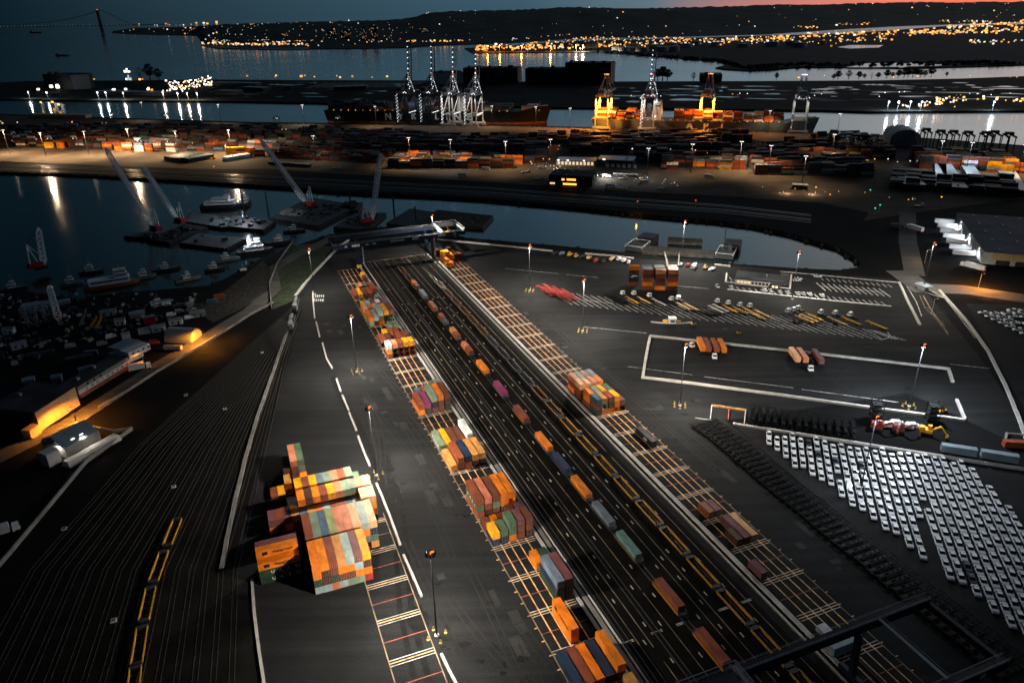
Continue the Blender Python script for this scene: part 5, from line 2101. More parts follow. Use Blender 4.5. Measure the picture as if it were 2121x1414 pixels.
# boat ramps / cradles by the basin
for i, (px0, px1, w) in enumerate((((1294, 512), (1330, 517), 0), ((1481, 528), (1519, 532), 0))):
    A, B = G(*px0), G(*px1)
    t = thing('floating_dock', 'dark dock pontoon with a pale rail frame in the basin, ' + ['left one', 'right one with derrick'][i], 'pontoon', A, math.atan2(B.y - A.y, B.x - A.x), 'dock pontoons in the basin')
    L = (B - A).length
    MB().box(L / 2, 9, -2.2, L, 18, 2.6).obj('deck', [M['roofd']], t)
    MB().box(L / 2 + 2, 26, -2.2, L * .9, 13, 5.6).obj('house', [M['black']], t)
    mb = MB()
    for y in (0, 18, 20.5, 32):
        mb.beam((.3, y, 1.6), (L - .3, y, 1.6), .3)
    for x in (.3, L - .3):
        mb.beam((x, 0, 1.6), (x, 18, 1.6), .3)
        for y in (0, 6, 12, 18):
            mb.beam((x, y, .3), (x, y, 1.6), .25)
    mb.obj('rail_frame', [M['cran']], t)
    if i:
        MB().tube((4, 12, .4), (4, 12, 16), .5, .4).box(8, 14, .4, 3, 3, 4).obj('derrick_post', [M['dark']], t)
mb = MB()
mb.prism(gp([(1330, 505), (1480, 518), (1480, 530), (1330, 520)]), -2.2, -.8)
mb.prism(gp([(1384, 490), (1455, 494), (1455, 503), (1384, 500)]), -2.2, -.2)
o = mb.obj('sunken_barge', [M['timber']])
tag(o, 'low dark sunken barge between the two dock pontoons', 'barge')
mb = MB()
mb.beam(G(1376, 521, .2), G(1383, 548, .2), 1.2, .3).beam(G(1407, 523, .2), G(1405, 550, .2), .8, .3)
tag(mb.obj('gangway', [M['conc_d']]), 'pale twin gangways reaching from the barrier to the sunken barge', 'gangway')

# truck dock on the right
A, B = G(2032, 546), G(1977, 462)
dd = (B - A)
an = math.atan2(dd.y, dd.x)
t = thing('warehouse', 'big dark roofed warehouse with a row of lit truck docks at the right edge', 'warehouse', A, an)
L = dd.length
MB().box(L / 2, -70, 0, L, 140, 8).obj('wall', [M['wall']], t)
r = MB().box(L / 2, -70.5, 8, L - .6, 140, .3).obj('roof', [M['roofn']], t)
for i in range(5):
    for j in range(7):
        MB().box(8 + i * (L - 16) / 4, -10 - j * 15, 8.3, 2.2, 1.4, .5, top=(.9, .8)).obj('skylight', [M['roofb']], r)
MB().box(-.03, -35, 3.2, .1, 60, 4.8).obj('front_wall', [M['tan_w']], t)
mb = MB()
for j in range(5):
    mb.box(-.12, -12 - j * 11, 0, .1, 8, 3.2)
mb.obj('door', [M['dark']], t)
dn = Vector((-dd.y, dd.x, 0)).normalized()
for k, u in enumerate((.12, .45, .78)):
    p = A + dd * u + dn * .5
    MB().box(L * u, .35, 6.4, .9, .5, .5).obj('dock_lamp', [G_C], t)
    lamp_light('dock_light', (p.x + dn.x * 1.2, p.y + dn.y * 1.2, 6.6), 3800, 'cool', radius=.4, aim=(dn.x * .8, dn.y * .8, -1))
tl = [(1965, 456), (1964, 466), (1966, 478), (1974, 489), (1983, 500), (1990, 509), (2003, 527)]
for i, (x, y) in enumerate(tl):
    c0 = A + dd * (1 - (i + .4) / 7.4) + dn * 8.2
    t2 = thing('box_trailer', 'white box trailer backed to the lit warehouse dock, %s from the far end' % ORD[i], 'trailer', c0, an + math.pi / 2, 'white trailers at the warehouse dock')
    MB().box(0, 0, 1.1, 13.6, 2.5, 2.8).obj('box', [M['wht']], t2)
    w = MB()
    for xx in (-4.6, -3.4):
        for sy in (-.95, .95):
            w.tube((xx, sy - .25, .5), (xx, sy + .25, .5), .5, n=10)
    w.box(0, 0, .8, 12, 1, .3).box(4, .7, 0, .2, .2, .9).box(4, -.7, 0, .2, .2, .9)
    w.obj('wheels', [M['tyre']], t2)


def road_truck(p, an, label, m='wht', ln=12.5, grp=None, lit=False):
    t = thing('box_truck', label, 'truck', Vector((p[0], p[1], .03)), an, grp)
    MB().box(-1.5, 0, 1.1, ln, 2.5, 2.8).obj('box', [M[m]], t)
    MB().box(ln / 2 + .2, 0, .6, 2.2, 2.3, 2.4, top=(.85, .92)).obj('cab', [M['wht']], t)
    MB().box(ln / 2 + 1.28, 0, 1.8, .1, 1.9, .8).obj('window', [M['glass']], t)
    w = MB()
    for xx in (-ln / 2, -ln / 2 + 1.3, ln / 2 + .3):
        for sy in (-.95, .95):
            w.tube((xx, sy - .25, .5), (xx, sy + .25, .5), .5, n=10)
    w.box(0, 0, .7, ln, 1, .3)
    w.obj('wheels', [M['tyre']], t)
    MB().box(-1.56 - ln / 2, -.9, .9, .1, .5, .35).box(-1.56 - ln / 2, .9, .9, .1, .5, .35).obj('tail_lamp', [G_R], t)
    return t


road_truck(G(1893, 477), rad(108), 'white truck with red tail lamps driving away left of the warehouse')
road_truck(G(2013, 557), rad(120), 'white truck turning out of the warehouse yard under the orange lamp')
t = thing('guard_cabin', 'pale gate cabin on a white edged island beside the right barrier', 'cabin', G(1911, 600, .03), rad(-70))
MB().box(0, 0, .2, 5, 3, 2.8).obj('cabin', [M['cran']], t)
MB().box(0, 0, 3.0, 9, 6, .3).obj('canopy', [M['roofb']], t)
mb = MB()
mb.path([(-7, -2.4), (0, -2.6), (10, -1.6), (15, 0), (10, 1.6), (0, 2.6), (-7, 2.4)], .5, 0, .3)
mb.obj('island', [M['conc']], t)
# sodium lit street lamps


def street_lamp(px, py, ht, label, power, col='sodium', arm=(1.6, 0), grp='orange street lamps', spot=160):
    g = G(px, py)
    t = thing('street_lamp', label, 'street lamp', g, 0, grp)
    MB().tube((0, 0, 0), (0, 0, ht), .14, .08, 8).beam((0, 0, ht), (arm[0], arm[1], ht + .2), .1).obj('pole', [M['steel']], t)
    MB().box(arm[0], arm[1], ht + .12, .9, .45, .22).obj('lamp_head', [M['dark']], t)
    MB().box(arm[0], arm[1], ht + .04, .8, .4, .1).obj('lens', [G_A if col in ('sodium', 'warm') else G_W], t)
    lamp_light('street_light', (arm[0], arm[1], ht - .1), power, col, t, .25, spot)
    return t


street_lamp(2026, 596, 9, 'orange street lamp lighting the junction by the warehouse', 16000)
street_lamp(1915, 545, 9, 'orange topped street lamp beside the warehouse yard fence', 1500, 'warm')
street_lamp(162, 884, 9, 'orange street lamp before the tan wall of the left warehouse', 20000, arm=(-1.2, .8))
street_lamp(428, 716, 8, 'orange street lamp beside the round roofed shed', 17000, arm=(-1.4, .6))
street_lamp(300, 758, 7, 'small amber lamp on the riverside road by the white bus', 500, arm=(-1, .5))
street_lamp(1929, 650, 9, 'amber lamp behind the car park, small and far', 300, 'warm')

# left side: warehouse, long red and white building, sheds
t, L = building('warehouse', 'black roofed warehouse with a tan wall glowing under an orange street lamp', G(84, 893), G(166, 838), 22, 9, M['roofd'], M['dark'])
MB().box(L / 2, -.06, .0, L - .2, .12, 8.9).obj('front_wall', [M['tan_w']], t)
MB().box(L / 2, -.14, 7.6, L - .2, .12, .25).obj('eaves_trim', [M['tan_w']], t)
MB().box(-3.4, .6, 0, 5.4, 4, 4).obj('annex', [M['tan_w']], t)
t, L = building('terminal_building', 'long low building with white upper wall and dark red base on the riverside road', G(166, 826), G(270, 762), 9, 6.0, M['roofd'], M['brick'])
MB().box(L / 2, -.05, 2.0, L, .1, 2.0).obj('white_band', [M['wall']], t)
MB().box(L / 2, -.05, 4.0, L, .12, 2.0).obj('upper_wall', [M['conc_d']], t)
for i in range(3):
    MB().box(6 + i * 4, -.14, 4.4, .9, .1, 1.1).obj('window', [M['glass']], t)
mb = MB()
for i in range(9):
    mb.box(5 + i * 3.2, -.13, 2.4, 1.5 if i % 3 else .7, .06, 1.1)
mb.obj('wall_mark', [M['conc_d']], t)
t, L = building('ferry_office', 'two storey white office with rounded blue grey roof over the riverside road', G(258, 756), G(298, 737), 10, 4.2, M['roofb'], M['cab'])
MB().box(L / 2, -.4, 4.6, L + 1, 10.8, 3.4).obj('upper_storey', [M['cab']], t)
MB().box(L / 2, 4.6, 8.0, L + 1, 10.6, .5, top=(.96, .8)).obj('upper_roof', [M['roofb']], t)
for i in range(4):
    MB().box(2 + i * 3, -5.84, 6.0, 1.0, .1, .9).obj('window', [M['glass']], t)
MB().box(1.5, -.05, 1.2, 1.2, .1, 1.0).obj('window', [G_WIN], t)
road_truck(G(292, 766), rad(28), 'white bus parked below the two storey white office', 'cab', 7)
# half-cylinder shed
A, B = G(341, 709), G(396, 712)
t = thing('round_shed', 'round roofed grey shed with its end wall lit orange', 'shed', A, math.atan2(B.y - A.y, B.x - A.x))
L = (B - A).length
mb = MB()
pr = [(5.6 * math.cos(math.pi * k / 16), 6.2 * math.sin(math.pi * k / 16)) for k in range(17)]
vs = [(0, 5.6 + y, z) for y, z in pr] + [(L, 5.6 + y, z) for y, z in pr]
mb.add(vs, [(k, k + 1, 18 + k, 17 + k)[::-1] for k in range(16)])
mb.obj('shell', [M['silo']], t)
for x, o_ in ((L - .3, 1), (.3, -1)):
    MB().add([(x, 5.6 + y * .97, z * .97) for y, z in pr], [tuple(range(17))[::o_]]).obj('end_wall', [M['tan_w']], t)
o = MB().tube((0, 0, 1.4), (9, 0, 1.4), 1.3, n=16).box(1, 0, 0, .6, 2, .6).box(8, 0, 0, .6, 2, .6).obj('tank', [M['silo']], loc=G(342, 724), rz=rad(-4))
tag(o, 'small grey lying tank in front of the round roofed shed', 'tank')
# tent-like shed lower left
t, L = building('tent_shed', 'long shed with blue grey ridge roof and bright lamps, lower left', G(141, 950), G(211, 912), 15, 4.5, M['roofb'], M['conc_d'], over=0)
mb = MB()
mb.add([(0, 0, 4.86), (L, 0, 4.86), (L, 7.5, 8), (0, 7.5, 8), (0, 15, 4.86), (L, 15, 4.86)], [(0, 1, 2, 3), (3, 2, 5, 4), (0, 3, 4), (1, 5, 2)])
mb.obj('ridge_roof', [M['roofb']], t)
MB().box(-4.5, 3, 0, 5, 5, 5.6).obj('end_block', [M['wall']], t)
MB().box(L / 2, -4.5, 0, L + 8, 5, 2.2, top=(.98, .6)).obj('canopy', [M['wall']], t)
for p in ((172, 905, 5.4), (118, 925, 5)):
    q = G(p[0], p[1], p[2])
    lamp_light('shed_light', tuple(q), 700, 'neutral', radius=.3)
mb = MB()
mb.box(5, 2.2, 5.6, 1.4, .7, .25).box(L - 6, 2.2, 5.6, 1.4, .7, .25)
mb.obj('roof_lamp', [G_W], t)
road_truck(G(5, 1108), rad(35), 'white box truck at the left edge beside the track fence', 'cab', 8)

# ------------------------------------------------------------------ waterfront on the left: barges, crawler cranes, boats


def crawler_crane(px, py, tip, label, foot_z=1.2, col='red', amast=None, lenb=None, rz=None):
    """crane on a barge; tip = pixel of the boom head, lying in the plane at the crane's own distance"""
    g = G(px, py, foot_z)
    T = at_dist(tip[0], tip[1], g.y + tip[2])
    d = Vector((T.x - g.x, T.y - g.y, 0))
    an = math.atan2(d.y, d.x)
    t = thing('crawler_crane', label, 'crane', g, an, 'barge cranes with pale lattice booms')
    r = d.length
    MB().box(-2.2, 0, 1.6, 9, 4.2, 3.2, top=(.95, .95)).box(-6, 0, 1.4, 2.2, 5, 2.6).obj('house', [M[col]], t)
    MB().box(2.8, 1.6, 1.7, 2, 1.6, 2.4, top=(.85, .9)).obj('cab', [M['glass']], t)
    mb = MB()
    for sy in (-2.4, 2.4):
        mb.box(0, sy, 0, 8.5, 1.2, 1.5, top=(.9, 1))
    mb.tube((0, 0, 1.2), (0, 0, 1.7), 1.8, n=14)
    mb.obj('track', [M['black']], t)
    mb = MB()
    zt = T.z - g.z
    P0, P1 = Vector((2.6, 0, 2.2)), Vector((r, 0, zt))
    ln = (P1 - P0).length
    q1, q2 = P0.lerp(P1, .12), P0.lerp(P1, .93)
    mb.lattice(P0, q1, 1.2, 3.2, 2, .42)
    mb.lattice(q1, q2, 3.2, 2.8, int(ln * .8 / 3.2), .42)
    mb.lattice(q2, P1, 2.8, .9, 3, .42)
    mb.obj('boom', [M['boom']], t)
    mb = MB()
    ah = 18.0
    for sy in (-1.2, 1.2):
        mb.beam((-5.5, sy, 4.4), (-4.2, sy * .6, ah), .38)
        mb.beam((-.5, sy, 4.4), (-4.2, sy * .6, ah), .38)
    mb.beam((-4.2, -.8, ah), (-4.2, .8, ah), .5)
    mb.beam((-5.0, -1.2, 8), (-5.0, 1.2, 8), .25)
    mb.beam((-4.2, 0, ah), (1.6, 0, 10), .4)
    mb.obj('gantry_mast', [M['boom']], t)
    mb = MB()
    for sy in (-.5, .5):
        mb.beam((-4.2, sy, ah), P1 + Vector((0, sy * .5, 0)), .09)
    mb.beam(P1, P1 - Vector((0, 0, zt * .55)), .1)
    mb.obj('rope', [M['black']], t)
    return t


def barge(pts, h, label, m='deck', z=WZ, deckload=0, grp='barges moored at the left waterfront'):
    P = gp(pts)
    c = Vector((sum(p[0] for p in P) / len(P), sum(p[1] for p in P) / len(P), z))
    L = [(p[0] - c.x, p[1] - c.y) for p in P]
    t = thing('barge', label, 'barge', c, 0, grp)
    MB().prism(L, -.4, h).obj('hull', [M['hull']], t)
    k = [(x * .96, y * .96) for x, y in L]
    MB().prism(k, h - .3, h + .06).obj('deck', [M[m]], t)
    mb = MB()
    for i in range(len(L)):
        a, b2 = Vector(L[i - 1]), Vector(L[i])
        n_ = max(2, int((b2 - a).length / 6))
        for j in range(n_):
            q = a.lerp(b2, (j + .5) / n_) * .975
            mb.box(q.x, q.y, h, .5, .5, .55)
    for i in range(deckload):
        w = [R.uniform(.12, .88) for _ in range(2)]
        a, b2, c_, d_ = [Vector(v) for v in (L[0], L[1], L[2], L[3])]
        q = a.lerp(b2, w[0]).lerp(d_.lerp(c_, w[0]), w[1]) * .9
        mb.box(q.x, q.y, h + .06, R.uniform(1.2, 5), R.uniform(1, 2.6), R.uniform(.5, 2.4), R.uniform(0, 3))
    mb.obj('deck_gear', [M['dark']], t)['kind'] = 'stuff'
    return t


barge([(255, 488), (312, 492), (352, 500), (345, 482), (300, 478)], 2.2, 'long dark barge carrying the two leftmost lattice cranes', 'deck', deckload=12)
barge([(305, 495), (350, 502), (430, 470), (385, 462)], 2.4, 'barge deck under the two leftmost lattice cranes with clutter', 'dark', deckload=26)
barge([(370, 502), (470, 514), (510, 492), (408, 482)], 2.2, 'wide grey deck barge with a pale stripe in front of the cranes', 'deck', deckload=3)
barge([(382, 458), (460, 470), (540, 462), (450, 445), (395, 438)], 2.2, 'grey deck barge behind the wide one, alongside the ferry', 'deck', deckload=10)
barge([(470, 468), (545, 476), (570, 458), (480, 445)], 2.6, 'dark barge with a red bow rim beside the tug', 'dark', deckload=20)
barge([(560, 452), (660, 468), (745, 425), (640, 408)], 2.4, 'big cluttered crane barge below the second tall lattice boom', 'dark', deckload=46)
barge([(575, 445), (622, 450), (640, 436), (590, 430)], 2.8, 'pale gravel heap barge left of the second tall boom', 'conc_d', deckload=2)
barge([(690, 470), (760, 476), (800, 440), (735, 440)], 2.4, 'dark barge under the red crane with the upright boom', 'dark', deckload=30)
barge([(800, 462), (850, 470), (905, 440), (850, 432)], 2.6, 'empty black hopper barge right of the red crane', 'hull', deckload=0)
barge([(868, 462), (1000, 470), (1022, 446), (905, 434)], 2.4, 'flat black timber barge at the end of the far gantry', 'timber', deckload=9)
barge([(700, 430), (742, 436), (755, 420), (715, 416)], 2.4, 'small dark barge behind the red crane', 'dark', deckload=16)
for i, (x, y, h) in enumerate(((555, 436, 17), (727, 432, 14), (817, 448, 16), (862, 462, 14), (505, 432, 20))):
    o = MB().tube((0, 0, -3), (0, 0, h), .75, .7, 10).tube((0, 0, h), (0, 0, h + .2), .8, n=10).obj('spud_pile', [M['black']], loc=G(x, y, WZ))
    tag(o, 'black spud pile standing by the barges, %s from the left' % ['second', 'third', 'fourth', 'fifth', 'first'][i], 'pile', 'black spud piles by the barges')
crawler_crane(322, 478, (218, 306, 30), 'leftmost barge crane with a boom leaning far to the left')
crawler_crane(372, 462, (296, 345, 20), 'barge crane with a shorter boom just right of the leftmost crane')
crawler_crane(640, 428, (540, 290, 40), 'barge crane whose long boom leans left across the terminal')
crawler_crane(765, 462, (788, 318, 10), 'red barge crane with an almost upright boom')
crawler_crane(84, 556, (78, 472, 4), 'crane with an upright pale boom at the left edge')
crawler_crane(124, 668, (101, 592, -4), 'land crane with a pale boom in the dark boatyard', foot_z=.1)


def boat(px, py, an, L, B_, h, label, hullm, decks, name='tug_boat', lights=False, red=False):
    t = thing(name, label, 'boat', G(px, py, WZ), an, None)
    pts = [(-L / 2, -B_ * .42), (-L / 2, B_ * .42), (L * .2, B_ / 2), (L * .4, B_ * .32), (L / 2, 0), (L * .4, -B_ * .32), (L * .2, -B_ / 2)]
    MB().prism([(x * .93, y * .85) for x, y in pts], -.8, .2).prism(pts, .2, h).obj('hull', [M[hullm]], t)
    MB().prism([(x * .95, y * .92) for x, y in pts], h - .1, h + .08).obj('deck', [M['deck']], t)
    z = h + .08
    hs = MB()
    g = MB()
    for x0, ln, w, hh in decks:
        hs.box(x0, 0, z, ln, w, hh).box(x0, 0, z + hh, ln + .5, w + .5, .14)
        g.box(x0, 0, z + hh * .5, ln + .06, w * .9, hh * .28).box(x0, 0, z + hh * .5, ln * .9, w + .06, hh * .28)
        z += hh + .14
    hs.obj('deckhouse', [M['cab']], t)
    g.obj('window', [M['glass']], t)
    MB().tube((decks[-1][0], 0, z), (decks[-1][0], 0, z + 5), .15, .08).beam((decks[-1][0], -1, z + 3.4), (decks[-1][0], 1, z + 3.4), .12).obj('mast', [M['steel']], t)
    if lights:
        mb = MB()
        for k in range(6):
            mb.box(-L * .3 + k * L * .1, -B_ * .3, z * .42 + (k % 2) * 1.4, .6, .4, .5)
        mb.obj('deck_lamp', [G_C], t)
        lamp_light('boat_light', (0, -B_ * .5, z + 2), 1500, 'cool', t, .4)
    return t


boat(462, 430, rad(8), 38, 12, 3.6, 'white decked ferry with three tiers lying behind the barges', 'hull', [(-2, 26, 9, 2.8), (-1, 15, 7, 2.6), (5, 5, 5, 2.2)], 'ferry_boat')
boat(508, 424, rad(-80), 24, 9, 3.0, 'tug with bright deck lamps behind the ferry', 'hull', [(0, 11, 6, 2.8), (1, 6, 5, 2.6), (2, 3.5, 3.5, 2.4)], lights=True)
boat(530, 524, rad(25), 27, 9, 2.8, 'blue white tug with four bright lamps below the barges', 'hull', [(-1, 13, 6.5, 2.8), (1, 7, 5, 2.6), (2, 4, 4, 2.4)], lights=True)
boat(233, 592, rad(28), 33, 9, 2.4, 'white towboat with a red lower hull moored in the boatyard', 'boot', [(-1, 24, 7.5, 3.2), (6, 8, 6, 2.4), (6, 7, 5, 2.2)])
boat(577, 505, rad(30), 20, 7, 2.4, 'small dark workboat right of the lamp lit tug', 'hull', [(0, 6, 4.5, 2.4), (1, 3, 3, 2)])
boat(330, 640, rad(32), 18, 5, 2.0, 'small grey workboat in the dark boatyard', 'hull2', [(-1, 6, 4, 2.2), (0, 3, 3, 1.8)])
boat(505, 568, rad(30), 12, 4, 1.6, 'tiny launch moored by the timber quay', 'hull2', [(0, 4, 3, 2)])
lamp_light('work_light', tuple(G(500, 412, 17)), 9000, 'cool', radius=.6, spot=179, blend=.1)

# timber quay and clutter of the boatyard
mb = MB()
mb.prism(gp([(400, 640), (470, 600), (520, 560), (545, 540), (560, 560), (556, 600), (500, 640), (440, 668)]), -2, .25)
tag(mb.obj('timber_quay', [M['timber']]), 'dark timber quay along the riverside road', 'quay')
clut = [((262, 700), 'small white work shed among scrap near the round shed', 'cab', 4, 3, 3), ((300, 690), 'white portable cabin in the boatyard', 'cab', 6, 3, 2.8), ((312, 672), 'red and white container office in the boatyard', 'red', 6, 2.6, 5), ((285, 655), 'grey low shed in the boatyard', 'roofb', 8, 5, 2.6),
        ((345, 630), 'pale cabin on the boatyard quay', 'cab', 5, 3, 2.6), ((395, 635), 'small pale shed by the timber quay', 'roofb', 4, 3, 2.5), ((70, 645), 'low grey shed at the left boatyard edge', 'roofb', 14, 4, 2.6), ((110, 632), 'long low grey pontoon house in the boatyard', 'roofb', 18, 4, 2),
        ((60, 790), 'pale blue heap of tarpaulin in the dark yard', 'roofb', 5, 4, 1.6), ((165, 745), 'dark work boat hull on land with pale rim', 'dark', 12, 4, 2), ((85, 735), 'dark trailer in the boatyard', 'dark', 12, 2.6, 1.6)]
for i, (p, lab, m, lx, ly, lz) in enumerate(clut):
    t = thing('yard_shed', lab, 'shed', G(*p), rad(28))
    MB().box(0, 0, 0, lx, ly, lz).obj('wall', [M[m]], t)
    MB().box(0, 0, lz, lx + .4, ly + .4, .15, top=(.98, .9)).obj('roof', [M['roofb' if m != 'dark' else 'dark']], t)
t = thing('steel_trestle', 'pale open steel trestle in the dark boatyard', 'trestle', G(72, 668), rad(20))
mb = MB()
mb.lattice((0, -4, 0), (0, -4, 12), 4, 6, 3, .4).lattice((9, -4, 0), (9, -4, 12), 4, 6, 3, .4).box(4.5, -4, 12, 15, 7, .4)
mb.obj('frame', [M['steel']], t)
for i, (p, q_, m) in enumerate((((186, 680), (200, 655), 'yel'), ((198, 682), (210, 655), 'yel'), ((166, 675), (178, 640), 'steel'))):
    A = G(*p)
    T = at_dist(q_[0], q_[1], A.y)
    o = MB().lattice((0, 0, 0), T - A, 1.2, .8, 7, .22).obj('lattice_boom', [M[m]], loc=A)
    tag(o, ['left orange lattice boom standing in the boatyard', 'right orange lattice boom standing in the boatyard', 'pale lattice boom left of the orange pair'][i], 'boom', 'lattice booms in the boatyard')
scr = MB()
for i in range(420):
    x = R.uniform(-20, 420)
    y = R.uniform(610, 760)
    if y > 770 - x * .32:
        continue
    g = G(x, y)
    scr.box(g.x, g.y, 0, R.uniform(.6, 4), R.uniform(.5, 2), R.uniform(.3, 1.8), R.uniform(0, 3), mi=R.choice((0, 0, 0, 1, 2)))
stuff('boatyard_scrap', scr, [M['dark'], M['steel'], M['conc_d']], 'scattered scrap and gear on the dark boatyard ground', 'scrap')

# more small craft, sheds and vehicles of the boatyard, each its own
small = [((30, 600), 'wb', 'dark workboat lying off the left edge below the upright crane'), ((150, 590), 'wb', 'grey workboat between the upright crane and the white towboat'), ((190, 565), 'wb', 'dark workboat beyond the white towboat'), ((300, 575), 'wb', 'grey workboat in the dark water right of the white towboat'),
         ((345, 560), 'wb', 'dark workboat alone in the water below the wide barge'), ((390, 580), 'wb', 'small grey workboat by the end of the timber quay'), ((445, 560), 'wb', 'dark workboat near the tiny launch'), ((470, 540), 'wb', 'grey workboat left of the lamp lit tug'), ((610, 480), 'wb', 'dark workboat under the cluttered crane barge'),
         ((355, 655), 'van', 'white van in the boatyard behind the grey workboat'), ((372, 648), 'van', 'grey van in the boatyard near the pale cabin'), ((392, 660), 'van', 'white van by the timber quay'), ((320, 712), 'van', 'red van left of the round shed tank'), ((230, 700), 'van', 'white van among the scrap heaps'),
         ((212, 715), 'van', 'grey van below the orange booms'), ((146, 720), 'van', 'grey van in the dark yard left of the booms'), ((250, 672), 'shed', 'pale workshop hut behind the white portable cabin'), ((225, 652), 'shed', 'grey hut between towboat and boatyard huts'), ((330, 685), 'shed', 'grey hut right of the white portable cabin'),
         ((365, 670), 'shed', 'small white hut behind the round shed'), ((410, 655), 'shed', 'grey hut at the root of the timber quay'), ((180, 770), 'shed', 'dark hut behind the long red and white building'), ((120, 790), 'shed', 'grey hut behind the tan walled warehouse'), ((40, 720), 'shed', 'grey hut at the left edge of the dark yard'),
         ((20, 690), 'shed', 'pale hut below the open steel trestle'), ((440, 628), 'cont', 'steel blue storage box on the timber quay'), ((455, 618), 'cont', 'rust storage box on the timber quay'), ((275, 715), 'cont', 'rust storage box among the boatyard scrap'), ((190, 735), 'cont', 'steel blue storage box in the dark yard')]
for i, (p, k, lab) in enumerate(small):
    an = rad(28) + R.uniform(-.25, .25)
    if k == 'wb':
        boat(p[0], p[1], an, R.uniform(11, 19), R.uniform(4, 5.5), 1.8, lab, 'hull2' if 'grey' in lab else 'hull', [(-1, 5, 3.2, 2.1), (-.3, 2.6, 2.2, 1.7)], 'work_boat')
        continue
    t = thing({'van': 'parked_van', 'shed': 'yard_hut', 'cont': 'storage_box'}[k], lab, {'van': 'van', 'shed': 'hut', 'cont': 'storage box'}[k], G(*p, .02), an)
    if k == 'van':
        m = M['wht'] if 'white' in lab else M['rust'] if 'red' in lab else M['silo']
        MB().box(0, 0, .4, 5.2, 2, 1.1).box(-.5, 0, 1.5, 3.8, 1.9, .8, top=(.9, .9)).obj('body', [m], t)
        MB().box(1.45, 0, 1.5, .5, 1.7, .5).obj('window', [M['glass']], t)
        for x in (-1.6, 1.6):
            for sy in (-.9, .9):
                MB().tube((x, sy - .12, .36), (x, sy + .12, .36), .36, n=10).obj('wheel', [M['tyre']], t)
    elif k == 'shed':
        lx, ly, lz = R.uniform(4, 9), R.uniform(3, 4.5), R.uniform(2.4, 3.4)
        m = M['cab'] if 'white' in lab or 'pale' in lab else M['silo'] if 'grey' in lab else M['dark']
        MB().box(0, 0, 0, lx, ly, lz).obj('wall', [m], t)
        MB().add([(-lx / 2 - .2, -ly / 2 - .2, lz), (lx / 2 + .2, -ly / 2 - .2, lz), (lx / 2 + .2, 0, lz + .9), (-lx / 2 - .2, 0, lz + .9), (lx / 2 + .2, ly / 2 + .2, lz), (-lx / 2 - .2, ly / 2 + .2, lz)], [(0, 1, 2, 3), (3, 2, 4, 5), (0, 3, 5), (1, 4, 2)]).obj('roof', [M['roofb']], t)
        MB().box(lx * .2, -ly / 2 - .03, 0, 1, .08, 2).obj('door', [M['dark']], t)
        MB().box(-lx * .22, -ly / 2 - .03, 1.1, 1.1, .08, .9).obj('window', [M['glass']], t)
    else:
        me = CM[6]
        b_ = link('box', me, t)
        b_.color = (*PAL['blue' if 'blue' in lab else 'rust'], 1)
        d_ = link('doors', DM[6], t)
        d_.color = b_.color
# ------------------------------------------------------------------ the container terminal across the basin
PA = math.atan2(-.31, .95)
PV, QV = Vector((math.cos(PA), math.sin(PA), 0)), Vector((-math.sin(PA), math.cos(PA), 0))
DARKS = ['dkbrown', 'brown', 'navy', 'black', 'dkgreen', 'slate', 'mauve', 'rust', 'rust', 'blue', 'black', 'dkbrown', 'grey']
WARMS = ['orange', 'rust', 'rust', 'brick', 'brown', 'amber', 'salmon', 'white', 'slate', 'dkbrown', 'mauve']
yardmb = MB()


def fill(px0, px1, depth, pal, tiers=(1, 4), gap=.1, group=6, aisle=11.0, first=0.0):
    """stacks of 40 ft boxes whose front foot line runs between two pixels, going back by depth metres"""
    A, B = G(*px0), G(*px1)
    d = B - A
    L = d.length
    u = d.normalized()
    v = Vector((-u.y, u.x, 0))
    an = math.atan2(u.y, u.x)
    n = max(1, int(L / 12.9))
    y, k = first, 0
    while y < depth:
        h0 = R.uniform(tiers[0] + .8, tiers[1] + .8)
        for i in range(n):
            if R.random() < gap:
                continue
            h = max(1, min(5, int(round(h0 + R.uniform(-1.3, 1.3)))))
            for j in range(h):
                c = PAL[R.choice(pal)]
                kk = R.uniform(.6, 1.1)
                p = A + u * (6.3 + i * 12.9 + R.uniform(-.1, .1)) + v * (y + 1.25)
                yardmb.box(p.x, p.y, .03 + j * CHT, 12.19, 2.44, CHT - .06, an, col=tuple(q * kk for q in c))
        k += 1
        y += 2.6
        if k % group == 0:
            y += aisle


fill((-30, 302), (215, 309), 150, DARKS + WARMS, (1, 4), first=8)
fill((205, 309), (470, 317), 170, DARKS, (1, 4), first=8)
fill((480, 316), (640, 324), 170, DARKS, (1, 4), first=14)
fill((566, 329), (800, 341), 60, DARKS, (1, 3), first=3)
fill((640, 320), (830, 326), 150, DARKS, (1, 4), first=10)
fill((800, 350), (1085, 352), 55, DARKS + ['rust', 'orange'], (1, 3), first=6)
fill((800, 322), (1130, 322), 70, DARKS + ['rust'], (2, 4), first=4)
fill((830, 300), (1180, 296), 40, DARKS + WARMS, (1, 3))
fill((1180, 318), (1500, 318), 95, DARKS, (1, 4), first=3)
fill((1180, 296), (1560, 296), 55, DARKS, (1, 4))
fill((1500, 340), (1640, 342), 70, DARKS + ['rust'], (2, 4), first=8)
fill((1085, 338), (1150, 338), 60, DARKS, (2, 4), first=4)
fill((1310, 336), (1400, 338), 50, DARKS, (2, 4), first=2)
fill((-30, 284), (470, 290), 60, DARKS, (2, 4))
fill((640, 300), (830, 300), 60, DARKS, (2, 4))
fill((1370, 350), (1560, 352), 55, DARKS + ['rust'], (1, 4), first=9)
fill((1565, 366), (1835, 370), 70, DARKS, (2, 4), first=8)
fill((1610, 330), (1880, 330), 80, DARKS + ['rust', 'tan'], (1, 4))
fill((1720, 305), (1830, 302), 60, DARKS, (1, 3))
